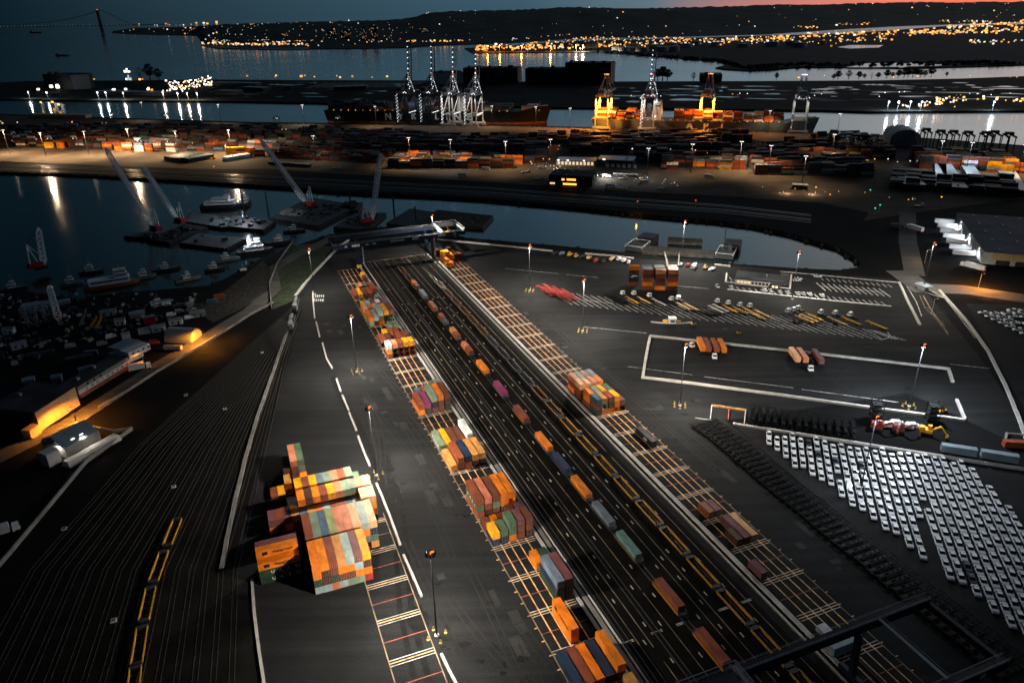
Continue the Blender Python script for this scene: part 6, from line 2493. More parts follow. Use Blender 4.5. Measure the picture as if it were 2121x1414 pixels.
fill((1905, 352), (2140, 362), 80, DARKS + ['rust', 'amber', 'salmon'], (2, 4), first=8)
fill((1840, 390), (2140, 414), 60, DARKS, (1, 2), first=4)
# the front, lamp lit stacks of the terminal, one object each
FRONT = [((472, 323), (486, 323), ['amber,amber,amber']), ((489, 322), (507, 322), ['sage,amber,dkgreen,amber']), ((509, 324), (530, 324), ['amber,orange,orange']), ((531, 324), (545, 324), ['orange,rust']),
         ((556, 326), (575, 327), ['salmon,white,salmon']), ((578, 327), (598, 328), ['white,white,brown']), ((602, 329), (621, 330), ['brown,white,rust']), ((624, 330), (643, 331), ['orange,dkbrown,dkbrown']),
         ((-8, 303), (14, 303), ['rust,brown']), ((34, 305), (52, 305), ['white,brick']), ((92, 307), (112, 307), ['amber,amber']), ((115, 307), (136, 308), ['orange,orange,rust']), ((214, 311), (232, 311), ['rust,orange,rust']),
         ((235, 311), (256, 312), ['orange,rust,rust']), ((258, 312), (270, 312), ['orange,white,salmon']), ((281, 314), (296, 314), ['white,white,slate']), ((300, 314), (318, 315), ['orange,rust,rust']),
         ((342, 314), (364, 315), ['white,rust,white']),
         ((829, 330), (845, 330), ['brown,white']), ((848, 331), (867, 331), ['orange,orange,orange']), ((871, 331), (891, 331), ['brick,orange,purple']), ((897, 332), (918, 332), ['purple,purple,slate']), ((922, 332), (943, 332), ['white,white,white']),
         ((948, 332), (975, 333), ['sage,sage,slate']), ((1012, 336), (1034, 336), ['dkbrown,amber,slate']), ((1037, 341), (1060, 341), ['salmon,brick,brick,orange']), ((1062, 341), (1082, 341), ['orange,brick,orange']),
         ((835, 346), (866, 347), ['tan,dkbrown']), ((880, 344), (920, 345), ['dkbrown,rust']),
         ((830, 296), (850, 296), ['dkbrown,brown']), ((852, 297), (870, 297), ['sage,grey']), ((873, 296), (894, 296), ['brick,amber']), ((928, 300), (947, 300), ['brown,amber,orange']), ((972, 300), (989, 300), ['amber,amber']),
         ((1436, 350), (1459, 350), ['brown,tan,orange,slate']), ((1462, 350), (1486, 351), ['brick,salmon,brick,slate']), ((1489, 351), (1515, 352), ['amber,white,amber,slate']), ((1518, 352), (1543, 352), ['brick,rust,rust']),
         ((1570, 358), (1602, 359), ['salmon,brick,brick']), ((1380, 352), (1404, 352), ['dkbrown,white']), ((1603, 320), (1640, 321), ['tan,sage']), ((1642, 321), (1690, 322), ['brown,rust']), ((1700, 330), (1730, 331), ['brown,amber']),
         ((1995, 354), (2020, 355), ['dkbrown,slate,white']), ((2042, 356), (2072, 357), ['sage,amber,amber']), ((2075, 357), (2090, 358), ['amber,amber']), ((2096, 358), (2125, 360), ['orange,rust,brick'])]
for i, (a, b2, piles) in enumerate(FRONT):
    A, B = G(*a), G(*b2)
    u = (B - A).normalized()
    c_ = (A + B) / 2 + Vector((-u.y, u.x, 0)) * 1.3
    for pile in piles:
        pile = pile.split(',')
        if len(pile) < 4:
            pile = [R.choice(('dkbrown', 'rust', 'brown', pile[0], pile[0]))] + pile
        for j, colr in enumerate(pile):
            zone = 'left third' if a[0] < 700 else 'middle' if a[0] < 1200 else 'right third'
            o = container(Vector((c_.x, c_.y, .03 + j * CHT)), math.atan2(u.y, u.x), 12, colr,
                          '%s container %s, %s front pile of the lit far terminal, %s' % (cn(colr), tierword(j, len(pile)), ORD[i], zone), 'containers stacked on the far terminal', door=False)

# ------------------------------------------------------------------ ship to shore cranes


def sts(px, py, boom_up, col, label, power, lamp, dense=False, top=107, wid=17.0):
    g = G(px, py)
    t = thing('quay_crane', label, 'quay crane', g, PA, 'quay cranes of the terminal')
    m, Wd, D_ = M[col], wid, 30.0
    hx = Wd / 2
    for x in (-hx, hx):
        for y in (0, D_):
            mb = MB()
            mb.beam((x * 1.06, y, 2.5), (x, y, 46), 1.7)
            mb.obj('leg', [m], t)
    mb = MB()
    for y in (0, D_):
        mb.box(0, y, 2.0, Wd + 9, 2.2, 2.4)
        for sx in (-1, 1):
            mb.beam((sx * (hx + 4), y, 3), (sx * hx, y, 8), .8)
            for k in (-2.6, -.9, .9, 2.6):
                mb.tube((sx * (hx + 2) + k, y - .4, .6), (sx * (hx + 2) + k, y + .4, .6), .6, n=10)
    mb.obj('sill_beam', [m], t)
    mb = MB()
    for y in (0, D_):
        mb.box(0, y, 44.6, Wd + 1.5, 1.8, 2.2)
        mb.box(0, y, 16.5, Wd - 1.6, 1.2, 1.6)
    for x in (-hx, hx):
        mb.box(x, D_ / 2, 15.5, 1.3, D_ - 1.4, 1.8)
        mb.beam((x, 1, 17), (x, D_ - 1, 44), 1.0)
        mb.box(x, D_ / 2, 44.8, 1.4, D_ - 1.9, 1.8)
    mb.obj('portal_beam', [m], t)
    mb = MB()
    for x in (-2.6, 2.6):
        mb.box(x, D_ / 2 - 8, 47.2, 1.3, D_ + 18, 2.2)
    mb.box(0, -16, 47.2, 3.9, 1.4, 1.4)
    mb.obj('trolley_girder', [m], t)
    MB().box(0, -2, 49.6, 9.5, 15, 6, top=(.96, .96)).obj('machinery_house', [m], t)
    MB().box(2.2, D_ - 6, 43.6, 2.6, 3, 2.8).obj('operator_cab', [M['glass']], t)
    mb = MB()
    ap = Vector((0, D_ - 1, 72))
    for x in (-hx, hx):
        mb.beam((x * .9, D_, 46.8), (x * .3, D_ - 1, 72), 1.2)
        mb.beam((x * .8, 2, 46.8), (x * .28, D_ - 2, 71), .8)
        mb.beam((x * .5, -14, 49), (x * .28, D_ - 2, 71.5), .35)
    mb.box(0, D_ - 1, 71.4, Wd * .36, 1.6, 1.2)
    mb.obj('apex_frame', [m], t)
    mb = MB()
    if boom_up:
        h0, h1 = Vector((0, D_ + 3, 48)), Vector((0, D_ + 11, top))
        for x in (-2.6, 2.6):
            mb.beam(h0 + Vector((x, 0, 0)), h1 + Vector((x, 0, 0)), 1.1, 1.5)
        for k in range(1, 9):
            q = h0.lerp(h1, k / 8.3)
            mb.beam(q + Vector((-2.6, 0, 0)), q + Vector((2.6, 0, 0)), .7)
        bm = mb.obj('boom', [m], t)
        mb = MB()
        mb.beam((0, D_ - 1, 72), h0.lerp(h1, .75), .3)
        mb.obj('stay', [m], t)
        lamps = [h0.lerp(h1, k / 9) + Vector((-2.9, -.9, 0)) for k in range(1, 10)]
    else:
        for x in (-2.6, 2.6):
            mb.box(x, D_ + 32, 47.2, 1.3, 60, 2.0)
        for k in range(7):
            mb.box(0, D_ + 6 + k * 9, 47.5, 3.9, .7, .8)
        bm = mb.obj('boom', [m], t)
        mb = MB()
        for x in (-2.4, 2.4):
            mb.beam((x, D_ - 1, 72), (x, D_ + 30, 49.2), .35)
            mb.beam((x, D_ - 1, 72), (x, D_ + 58, 49.2), .35)
        mb.obj('stay', [m], t)
        lamps = [Vector((x, D_ - 2, 72.8)) for x in (-3, -1, 1, 3)]
    mb = MB()
    for q in lamps:
        mb.box(q.x, q.y, q.z, 1.0, .9, .9)
    pts = [(-hx, -1.2, 46.5), (hx, -1.2, 46.5), (-hx * .5, -1.2, 47), (hx * .5, -1.2, 47), (0, -10, 46.6), (-hx, D_ * .5, 47.2)]
    if dense:
        for k in range(9):
            pts += [(-hx - .6, -1.1, 5 + k * 4.7), (-hx + 1.6, -1.1, 7 + k * 4.7)]
            pts += [(-hx + k * Wd / 8, -1.1, 47.4 + (k % 2) * 1.0), (hx + .8, k * 3.5, 17.8), (-1.2 + (k % 3) * 1.6, D_ - 1 - k * .2, 48 + k * 2.8)]
            pts += [(hx * (1 - k / 10), D_ - 1.6, 47 + k * 2.6)]
    else:
        for k in range(4):
            pts += [(-hx - 1, -1.1, 8 + k * 9), (hx * .4 * (k - 1.5), -1.1, 45)]
    for x, y, z in pts:
        mb.box(x, y, z, .75, .6, .65)
    mb.obj('lamp', [G_C if lamp in ('cool', 'neutral') else G_A], t)
    MB().box(0, D_ - 1, 73, 1.6, 1, 1).box(-1.4, -1.3, 46.8, .9, .7, .8).obj('warning_lamp', [G_O], t)
    if power:
        lamp_light('crane_light', (0, -6, 43.5), power, lamp, t, .8, 170)
        lamp_light('crane_light', (0, D_ * .6, 43), power * .7, lamp, t, .8, 170)
    return t


sts(836, 259, True, 'black', 'black quay crane dotted with white lamps, leftmost of the raised four', 3500, 'cool', True, 118)
sts(884, 259, True, 'black', 'black quay crane dotted with white lamps, second of the raised four', 3500, 'cool', True, 118)
sts(928, 262, True, 'cran', 'pale quay crane with raised boom, third of the raised four', 6000, 'neutral', True, 109)
sts(975, 264, True, 'cran', 'pale quay crane with raised boom, fourth of the raised four', 6000, 'neutral', True, 106)
sts(1245, 269, False, 'cran', 'quay crane glowing orange at the stern of the grey ship', 190000, 'sodium', False)
sts(1339, 271, True, 'cran', 'pale quay crane with raised boom between two orange lit ones', 9000, 'neutral', True, 104)
sts(1459, 270, False, 'cran', 'quay crane glowing orange over the lettered hull', 130000, 'sodium', False)
sts(1652, 277, False, 'cran', 'dim pale quay crane at the bow of the grey ship', 4000, 'neutral', False)

# ------------------------------------------------------------------ ships


def ship(pst, pbow, beam_, free, label, hullm, tiers, pal, letters, lpos, lsize, house_u, bowh, base_px_off=4.0):
    A, B = G(*pst), G(*pbow)
    d = B - A
    L = d.length
    an = math.atan2(d.y, d.x)
    t = thing('container_ship', label, 'ship', Vector((A.x, A.y, WZ)), an)
    b0 = base_px_off
    pts = [(0, b0 + 5), (0, b0 + beam_ - 5), (8, b0 + beam_), (L * .86, b0 + beam_), (L * .95, b0 + beam_ * .78), (L, b0 + beam_ / 2), (L * .95, b0 + beam_ * .22), (L * .86, b0), (8, b0)]
    low = [(x * .97 + 4, b0 + beam_ / 2 + (y - b0 - beam_ / 2) * .92) for x, y in pts]
    mb = MB()
    n = len(pts)
    mb.add([(x, y, -.5) for x, y in low] + [(x, y, 3) for x, y in low], [(i, n + i, n + (i + 1) % n, (i + 1) % n) for i in range(n)])
    bt = mb.obj('boot_top', [M['boot']], t)
    mb = MB()
    mb.add([(x, y, 3) for x, y in low] + [(x, y, free + (bowh if x > L * .9 else 0)) for x, y in pts], [(i, n + i, n + (i + 1) % n, (i + 1) % n) for i in range(n)] + [tuple(range(n, 2 * n))[::-1]])
    mb.obj('hull', [M[hullm]], t)
    # bow gear
    mb = MB()
    mb.box(L * .92, b0 + beam_ / 2, free, 16, beam_ * .5, bowh + 2).tube((L * .95, b0 + beam_ / 2, free), (L * .95, b0 + beam_ / 2, free + 14), .7, .4)
    mb.path([(L * .88, b0 + 3), (L * .95, b0 + beam_ * .25), (L * .985, b0 + beam_ / 2)], .6, free, bowh + 1.5)
    mb.obj('forecastle', [M['cran']], t)
    # deckhouse and funnel
    hs = MB()
    hx = L * house_u
    for k in range(7):
        hs.box(hx, b0 + beam_ / 2, free + k * 3, 13 - k * .4, beam_ * .82, 2.8)
    hs.box(hx, b0 + beam_ / 2, free + 21, 9, beam_ + 3, 3)
    h = hs.obj('deckhouse', [M['cran']], t)
    MB().tube((hx - 3, b0 + beam_ / 2, free + 24), (hx - 3, b0 + beam_ / 2, free + 33), .8, .4).obj('mast', [M['cran']], h)
    MB().box(hx - 12, b0 + beam_ / 2, free + 3, 7, 10, 18, top=(.9, .9)).obj('funnel', [M['dark']], t)
    # deck cargo: too many boxes to be things of their own
    cg = MB()
    x = 16.0
    while x < L * .84:
        if abs(x - hx) > 17:
            top_ = R.uniform(*tiers)
            nrow = int(beam_ / 2.6) - 1
            for r_ in range(nrow):
                if 1 < r_ < nrow - 2 and top_ < 3:
                    pass
                hh = max(1, int(top_ + R.uniform(-1.2, 1.2)))
                for j in range(hh):
                    if 2 < r_ < nrow - 2 and j < hh - 1:
                        continue
                    c = PAL[R.choice(pal)]
                    kk = R.uniform(.6, 1.1)
                    cg.box(x, b0 + 2.8 + r_ * 2.6, free + 1 + j * 2.6, 12.2, 2.5, 2.55, col=tuple(q * kk for q in c))
        x += 13.6
    c = cg.obj('deck_cargo', [M['boxes']], t)
    c['kind'] = 'stuff'
    ls = MB()
    for k in range(24):
        ls.box(20 + k * (L * .8) / 24, b0 - .4, free + .8, .8, .6, .7)
    ls.obj('deck_lamp', [G_A], t)
    for ch, px in letters:
        q = G(px, lpos)
        u = (q - A).dot(d.normalized())
        o = link('lettering', text_mesh(ch, lsize, M['letter'], .12), t, (u, b0 + .45, free * .56))
    return t


ship((668, 252), (1138, 256), 42, 19, 'black hulled container ship with big white letters behind the raised cranes', 'hull', (2, 5), DARKS, list(zip('NYK', (796, 823, 851))) + list(zip('LINE', (900, 921, 943, 968))), 256, 14.5, .62, 7)
ship((1222, 266), (1697, 277), 36, 15, 'grey hulled container ship with white letters behind the orange lit cranes', 'hull2', (3, 5), ['orange', 'rust', 'rust', 'brown', 'dkbrown', 'brick', 'white', 'slate', 'dkbrown', 'navy'], list(zip('APL', (1427, 1461, 1497))), 271, 14, .30, 6)

# ------------------------------------------------------------------ yard cranes, straddle carriers, masts, buildings


def rtg(px, py, label, grp, sc=1.0, col='black'):
    t = thing('yard_crane', label, 'yard crane', G(px, py), PA + math.pi / 2, grp)
    mb = MB()
    for x in (-11, 11):
        for y in (-4, 4):
            mb.beam((x, y, 1.4), (x * .98, y * .9, 19), .9)
        mb.box(x, 0, 1.0, 1.2, 12, 1.1)
    mb.obj('leg_frame', [M[col]], t)
    MB().box(0, -3.4, 19, 27, 1.3, 1.8).box(0, 3.4, 19, 27, 1.3, 1.8).obj('girder', [M[col]], t)
    MB().box(3, 0, 20.9, 6, 8.4, 2.6).box(7, 0, 16.2, 2.4, 2.4, 2.6).obj('trolley', [M[col]], t)
    w = MB()
    for x in (-11, 11):
        for y in (-4.6, -2.6, 2.6, 4.6):
            w.tube((x - .4, y, .8), (x + .4, y, .8), .8, n=10)
    w.obj('wheels', [M['tyre']], t)
    MB().box(7, 0, 16, 1, 1, .25).box(-4, 3.5, 18.7, 1, .6, .3).obj('lamp', [G_W], t)
    t.scale = (sc, sc, sc)
    return t


for i, (x, y) in enumerate(((1942, 312), (1968, 313), (1998, 315), (2034, 316), (2052, 314), (2082, 318), (1912, 308))):
    rtg(x, y, 'black yard crane against the bright water beside the dome, %s of the row' % ORD[i], 'yard cranes at the right end of the terminal')
for i, (x, y) in enumerate(((1722, 312), (1752, 318), (1768, 322), (1806, 322))):
    rtg(x, y, 'pale legged yard crane behind the brown stacks near the grey ship bow, %s' % ORD[i], 'yard cranes near the grey ship bow', col='steel' if i in (1, 3) else 'black')


def straddle(px, py, label):
    t = thing('straddle_carrier', label, 'straddle carrier', G(px, py), PA, 'straddle carriers on the left of the terminal')
    mb = MB()
    for x in (-4, 4):
        for y in (-2.3, 2.3):
            mb.beam((x, y, .8), (x, y, 13.5), .5)
    for y in (-2.3, 2.3):
        mb.box(0, y, .6, 10, .7, .8)
        mb.box(0, y, 13.3, 10, .7, 1)
    mb.obj('frame', [M['dark']], t)
    MB().box(1, 0, 13.8, 6, 4, 1.8).box(4.2, 1.6, 11.4, 1.8, 1.4, 2.2).obj('top_unit', [M['cran']], t)
    w = MB()
    for x in (-4, -1.5, 1.5, 4):
        for y in (-2.3, 2.3):
            w.tube((x, y - .25, .7), (x, y + .25, .7), .7, n=10)
    w.obj('wheels', [M['tyre']], t)
    MB().box(-3, 2.3, 12.4, .8, .6, .4).box(3, -2.7, 12.4, .8, .6, .4).obj('lamp', [G_W], t)


for i, (x, y) in enumerate(((30, 296), (104, 306), (156, 306), (289, 313), (350, 313), (236, 253), (345, 255), (395, 256), (575, 262), (700, 262))):
    straddle(x, y, 'straddle carrier on the terminal, ' + ['at the left edge', 'by the amber boxes', 'right of the amber boxes', 'bright lit with white box', 'right of the bright lit one', 'dark at the far quay, left', 'dark at the far quay, second',
                                                                           'dark at the far quay, third', 'dark at the far quay by open water', 'dark at the stern of the black ship'][i])

mm = MB()
mm.tube((0, 0, 0), (0, 0, 30), .45, .2, 6)
mh, ml = MB(), MB()
for k in range(6):
    a = k * math.pi / 3
    mh.box(1.4 * math.cos(a), 1.4 * math.sin(a), 29.6, 1.0, .8, .8, a)
    ml.box(1.4 * math.cos(a), 1.4 * math.sin(a), 29.3, .95, .75, .2, a)
TM = (mm.mesh('terminal_mast_pole', [M['dark']]), mh.mesh('terminal_mast_head', [M['dark']]), ml.mesh('terminal_mast_lens', [G_W]))
ORDM = iter(ORD)


def tmast(px, py, power, col, where):
    t = thing('light_mast', 'white topped light mast on the terminal, ' + where, 'light mast', G(px, py), 0, 'light masts of the terminal')
    for n_, me in zip(('pole', 'lamp_ring', 'lens'), TM):
        link(n_, me, t)
    if power:
        lamp_light('mast_light', (0, -2.2, 29), power * (700 if px < 500 else 270), col, t, 1.0, 178 if (px, py) in ((96, 325), (274, 316), (481, 320)) else 138, .4)


for a in ((96, 325, 150, 'warm', 'left end before the open apron'), (20, 318, 120, 'warm', 'at the left picture edge'), (185, 322, 110, 'warm', 'left of the slanting crane boom'), (274, 316, 150, 'warm', 'by the white boxes and bright carrier'), (372, 322, 110, 'warm', 'over the dark low sheds'),
          (481, 320, 150, 'warm', 'by the amber stack'), (655, 335, 25, 'neutral', 'over the dark rows left of centre'), (850, 340, 110, 'warm', 'by the bright orange centre stack'), (935, 345, 80, 'neutral', 'by the white and purple stacks'),
          (1048, 350, 80, 'warm', 'by the brick red centre stack'), (1140, 345, 30, 'neutral', 'left of the lit gate office'), (1340, 368, 30, 'cool', 'right of the dark gate house'), (1530, 352, 120, 'warm', 'right of the orange and red piles'), (1430, 358, 40, 'warm', 'left of the orange and red piles'),
          (1590, 362, 80, 'warm', 'by the salmon pile'), (1660, 388, 50, 'warm', 'at the small fuel station'), (1720, 335, 50, 'warm', 'over the brown right stacks'), (1940, 352, 40, 'cool', 'under the black yard cranes, left'), (2000, 356, 60, 'cool', 'under the black yard cranes, right'), (2108, 362, 90, 'warm', 'at the right picture edge'),
          (300, 250, 12, 'neutral', 'far quay, leftmost'), (458, 256, 12, 'neutral', 'far quay, second'), (631, 258, 60, 'neutral', 'far quay near the black ship stern'), (780, 262, 70, 'warm', 'far quay before the ship letters'), (1020, 262, 70, 'warm', 'far quay right of the raised cranes'),
          (1110, 264, 60, 'warm', 'far quay near the black ship bow'), (1180, 268, 60, 'warm', 'far quay between the ships'), (1590, 276, 40, 'warm', 'far quay near the grey ship middle'), (1733, 284, 30, 'neutral', 'far quay near the grey ship bow')):
    tmast(*a)

# buildings on the terminal
t, L = building('gate_office', 'long terminal gate office with ten lit panels and roof lamps', G(1152, 343), G(1232, 345), 22, 5.5, M['roofb'], M['wall'])
for i in range(10):
    MB().box(3 + i * (L - 6) / 9, -.06, 1.2, (L - 6) / 9 - 1.6, .1, 3.4).obj('window', [G_WIN], t)
for i, x in enumerate((.06, .3, .72)):
    MB().box(L * x, -.6, 5.7, 1.6, .7, .9).obj('roof_lamp', [G_W], t)
lamp_light('office_light', tuple(G(1192, 349, 6)), 6000, 'neutral', radius=.6)
t, L = building('terminal_workshop', 'blue grey roofed workshop right of the lit gate office', G(1236, 346), G(1310, 349), 26, 8, M['roofb'], M['dark'])
for i in range(6):
    MB().box(L * .3 + i * 6, -.06, .5, 3.6, .1, 4).obj('door', [M['wall']], t)
MB().box(L * .2, -.8, 8.2, 2.4, 1.0, 1.1).obj('roof_lamp', [G_C], t)
lamp_light('workshop_light', tuple(G(1256, 352, 9)), 9000, 'cool', radius=.6)
t, L = building('gate_house', 'dark terminal house with a few amber windows by the shore road', G(1137, 384), G(1226, 388), 30, 10, M['roofd'], M['black'])
for x, z, w in ((.33, 5.5, 3), (.52, 5.6, 9), (.40, 1.2, 6), (.55, 1.2, 8), (.08, 1.4, 5)):
    MB().box(L * x, -.06, z, w, .1, 1.8).obj('window', [G_A if x > .3 else G_WIN], t)
t, L = building('storage_dome', 'pale domed storage tent beside the bright water', G(1842, 303), G(1905, 305), 60, 9, M['silo'], M['silo'])
mb = MB()
for k in range(10):
    a0, a1 = math.pi * k / 10, math.pi * (k + 1) / 10
    mb.add([(L / 2 - L / 2 * math.cos(a0), 0, 9 + 11 * math.sin(a0)), (L / 2 - L / 2 * math.cos(a1), 0, 9 + 11 * math.sin(a1)), (L / 2 - L / 2 * math.cos(a1), 60, 9 + 9 * math.sin(a1)), (L / 2 - L / 2 * math.cos(a0), 60, 9 + 9 * math.sin(a0))], [(0, 1, 2, 3)])
mb.add([(L / 2 - L / 2 * math.cos(math.pi * k / 10), .2, 9 + 11 * math.sin(math.pi * k / 10)) for k in range(11)], [tuple(range(11))])
mb.obj('vault', [M['silo']], t)
for i, (a, b2, dp, h, lab, rm) in enumerate((((340, 333), (375, 337), 34, 5, 'dark low shed with pale end on the open apron', 'dark'), ((380, 336), (392, 338), 34, 5, 'pale blue roofed shed on the open apron', 'roofb'), ((470, 334), (520, 326), 10, 4, 'long white roofed low shed on the open apron', 'cab'),
                                             ((1935, 396), (1960, 398), 120, 5, 'long pale roofed shed, leftmost of the right row', 'roofb'), ((1970, 399), (2002, 401), 130, 5, 'long pale roofed shed, second of the right row', 'roofb'), ((2020, 403), (2050, 405), 130, 5, 'long pale roofed shed, third of the right row', 'roofb'),
                                             ((2085, 404), (2125, 407), 90, 5, 'long pale roofed shed at the right picture edge', 'roofb'), ((1870, 395), (1915, 397), 40, 6, 'grey roofed low building left of the long sheds', 'roofb'), ((1640, 392), (1672, 394), 8, 4, 'small fuel station with a blue grey canopy and bright sides', 'roofb'),
                                             ((555, 341), (640, 347), 5, 3, 'long pale trailer row in the dark left of centre', 'conc_d'), ((1270, 366), (1320, 369), 4, 3, 'pale trailer pair right of the dark gate house', 'conc'), ((195, 196), (345, 199), 30, 7, 'long pale shed roof on the far pier with quay lamps', 'roofb'))):
    building('storage_shed', lab, G(*a), G(*b2), dp, h, M[rm], M['dark'] if rm != 'cab' else M['cab'], cat='shed')
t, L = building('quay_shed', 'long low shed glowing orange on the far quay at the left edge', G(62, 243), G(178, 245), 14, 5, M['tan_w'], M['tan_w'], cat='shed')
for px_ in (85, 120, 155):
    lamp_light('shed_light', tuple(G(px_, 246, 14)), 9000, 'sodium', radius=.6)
lamp_light('fuel_light', tuple(G(1630, 394, 3)), 1500, 'warm', radius=.4)
lamp_light('fuel_light', tuple(G(1684, 396, 3)), 1500, 'warm', radius=.4)
# scattered vehicles and lamps on the terminal's dark side
for i, (x, y, c) in enumerate(((1124, 350, 'cab'), (1118, 372, 'cab'), (1258, 368, 'cab'), (1292, 372, 'cab'), (1265, 388, 'cab'), (1290, 392, 'cab'), (1335, 380, 'conc'), (1374, 392, 'conc'), (1470, 368, 'cab'), (980, 348, 'cab'), (1008, 352, 'cab'), (1090, 358, 'cab'), (425, 327, 'cab'), (440, 330, 'yel'), (408, 331, 'yel'),
                               (1905, 428, 'cab'), (1860, 472, 'dark'), (520, 326, 'cab'), (960, 366, 'conc'), (700, 350, 'conc'))):
    t = thing('yard_truck', 'small %s truck on the far terminal, %s in a list running across the dark apron' % ({'cab': 'white', 'conc': 'pale grey', 'yel': 'yellow', 'dark': 'dark'}[c], ORD[i]), 'truck', G(x, y, .04), R.uniform(-.5, .5), 'trucks on the far terminal')
    MB().box(-2, 0, 1, 7, 2.4, .5 if i % 2 else 2.4).box(2.8, 0, .6, 2, 2.3, 2.3, top=(.85, .9)).obj('body', [M[c]], t)
    w = MB()
    for xx in (-4, 2.8):
        for sy in (-.95, .95):
            w.tube((xx, sy - .2, .5), (xx, sy + .2, .5), .5, n=8)
    w.obj('wheels', [M['tyre']], t)
    t['label'] = 'small %s truck on the far terminal, %s' % ({'cab': 'white', 'conc': 'pale grey', 'yel': 'yellow', 'dark': 'dark'}[c],
        ['left of the lit gate office', 'left of the dark gate house', 'just right of the dark gate house', 'right of the dark gate house, second', 'below the gate house lamp', 'nearest the shore right of the gate house', 'by the pale trailer pair', 'left of the slanted light poles',
         'below the left dark box pile', 'right of the purple stack', 'below the amber and slate pile', 'below the brick red pile', 'by the pale roofed apron shed', 'right of the apron shed', 'left of the apron shed', 'on the road above the basin end', 'on the road beside the basin end',
         'at the white low shed', 'on the shore road in the middle', 'in the dark left of centre'][i])
for i, (x, y, c) in enumerate(((1325, 382, 'A'), (1688, 402, 'A'), (1947, 423, 'A'), (1800, 408, 'T'), (1820, 440, 'T'), (1810, 447, 'T'), (1440, 430, 'R'), (445, 357, 'O'), (1320, 432, 'R'))):
    t = thing('road_lamp', '%s lamp on a post along the dark shore road, %s' % ({'A': 'amber', 'T': 'green signal', 'R': 'red', 'O': 'orange'}[c], ['below the gate house', 'below the fuel station', 'left of the warehouse', 'upper of three', 'lowest right of three', 'lowest left of three', 'right of the basin middle',
                                                                                                                                      'above the left water', 'above the basin middle'][i]), 'lamp', G(x, y))
    MB().tube((0, 0, 0), (0, 0, 6), .15, .1).obj('post', [M['steel']], t)
    MB().box(0, 0, 6, .9, .9, .6).obj('lamp', [{'A': G_A, 'T': G_T, 'R': G_R, 'O': G_O}[c]], t)
lamp_light('road_light', tuple(G(1320, 432, 5)), 900, 'sodium', radius=.4)
# ------------------------------------------------------------------ far pier, marsh, hills and bridge
for i, (a, b2, h, lab) in enumerate((((905, 175), (960, 173), 26, 'dark long warehouse on the far pier, behind the raised pale cranes'), ((960, 172), (1072, 172), 34, 'dark long warehouse with roof bumps, left of the gap'), ((1088, 173), (1172, 173), 33, 'dark long warehouse with a lit roof edge, right of the gap'),
                                     ((1170, 173), (1264, 174), 46, 'tall dark warehouse behind the orange quay crane'), ((1450, 170), (1495, 170), 16, 'small dark shed at the far pier edge, right of the raised crane'), ((95, 184), (153, 186), 34, 'dark warehouse at the left end of the far pier'),
                                     ((153, 186), (190, 184), 34, 'pale end building of the left far pier'))):
    t, L = building('warehouse', lab, G(*a), G(*b2), 60, h, M['roofd'], M['wall' if 'pale' in lab else 'dark'], group='buildings of the far pier')
    mb = MB()
    for k in range(int(L / 26)):
        mb.box(13 + k * 26, 12, h + .35, R.uniform(4, 12), 8, R.uniform(2, 6))
    mb.obj('roof_house', [M['dark']], t)
for i, (a, b2) in enumerate((((440, 178), (530, 180)), ((500, 188), (545, 190)), ((600, 186), (632, 183)), ((690, 188), (760, 186)), ((445, 196), (490, 197)))):
    building('storage_shed', 'low dim shed on the far pier left of the black ship, %s from the left' % ['first', 'third', 'fourth', 'fifth', 'second'][i], G(*a), G(*b2), 24, 8, M['roofb'], M['dark'], group='sheds of the far pier')
# parked rows (faint stripes) and bright ground strips on the far pier
mb = MB()
for i in range(14):
    x = 640 + i * 15
    a, b2 = G(x, 181), G(x + 40, 171)
    mb.line(a, b2, 9, .05)
for i in range(170):
    x, y = R.uniform(1270, 2110), R.triangular(171, 216, 182)
    if i > 130:
        x, y = R.uniform(440, 900), R.uniform(170, 208)
    a = G(x, y)
    lx, ly = R.choice((6, 9, 14, 24, 40)) * R.uniform(.6, 1.5), R.uniform(4, 15)
    n_ = 9
    pts = []
    for k in range(n_):
        th = 2 * math.pi * k / n_
        u_, v_ = lx * math.cos(th) * R.uniform(.5, 1.1), ly * math.sin(th) * R.uniform(.4, 1.1)
        pts.append((a.x + u_ * math.cos(PA) - v_ * math.sin(PA), a.y + u_ * math.sin(PA) + v_ * math.cos(PA)))
    mb.prism(pts, -.3, .06 + i * .0006, mi=R.choice((0, 1)))
for x, y, w, dpt in ((1420, 207, 70, 22), (1310, 211, 34, 18), (1745, 181, 44, 14), (1360, 187, 44, 14), (1990, 172, 34, 10), (1705, 193, 64, 10), (1600, 195, 44, 10)):
    a, b2 = G(x - w / 2, y), G(x + w / 2, y)
    c_ = (a + b2) / 2
    L_ = (b2 - a).length / 2
    pts = []
    for k in range(16):
        th = 2 * math.pi * k / 16
        u_, v_ = L_ * math.cos(th) * R.uniform(.7, 1.1), dpt * math.sin(th) * R.uniform(.5, 1.1)
        pts.append((c_.x + u_ * math.cos(PA) - v_ * math.sin(PA), c_.y + u_ * math.sin(PA) + v_ * math.cos(PA)))
    mb.prism(pts, -.3, .2, mi=1)
stuff('far_lots', mb, [M['conc_d'], wm], 'pale wet lots and parking rows scattered over the far pier', 'lots')


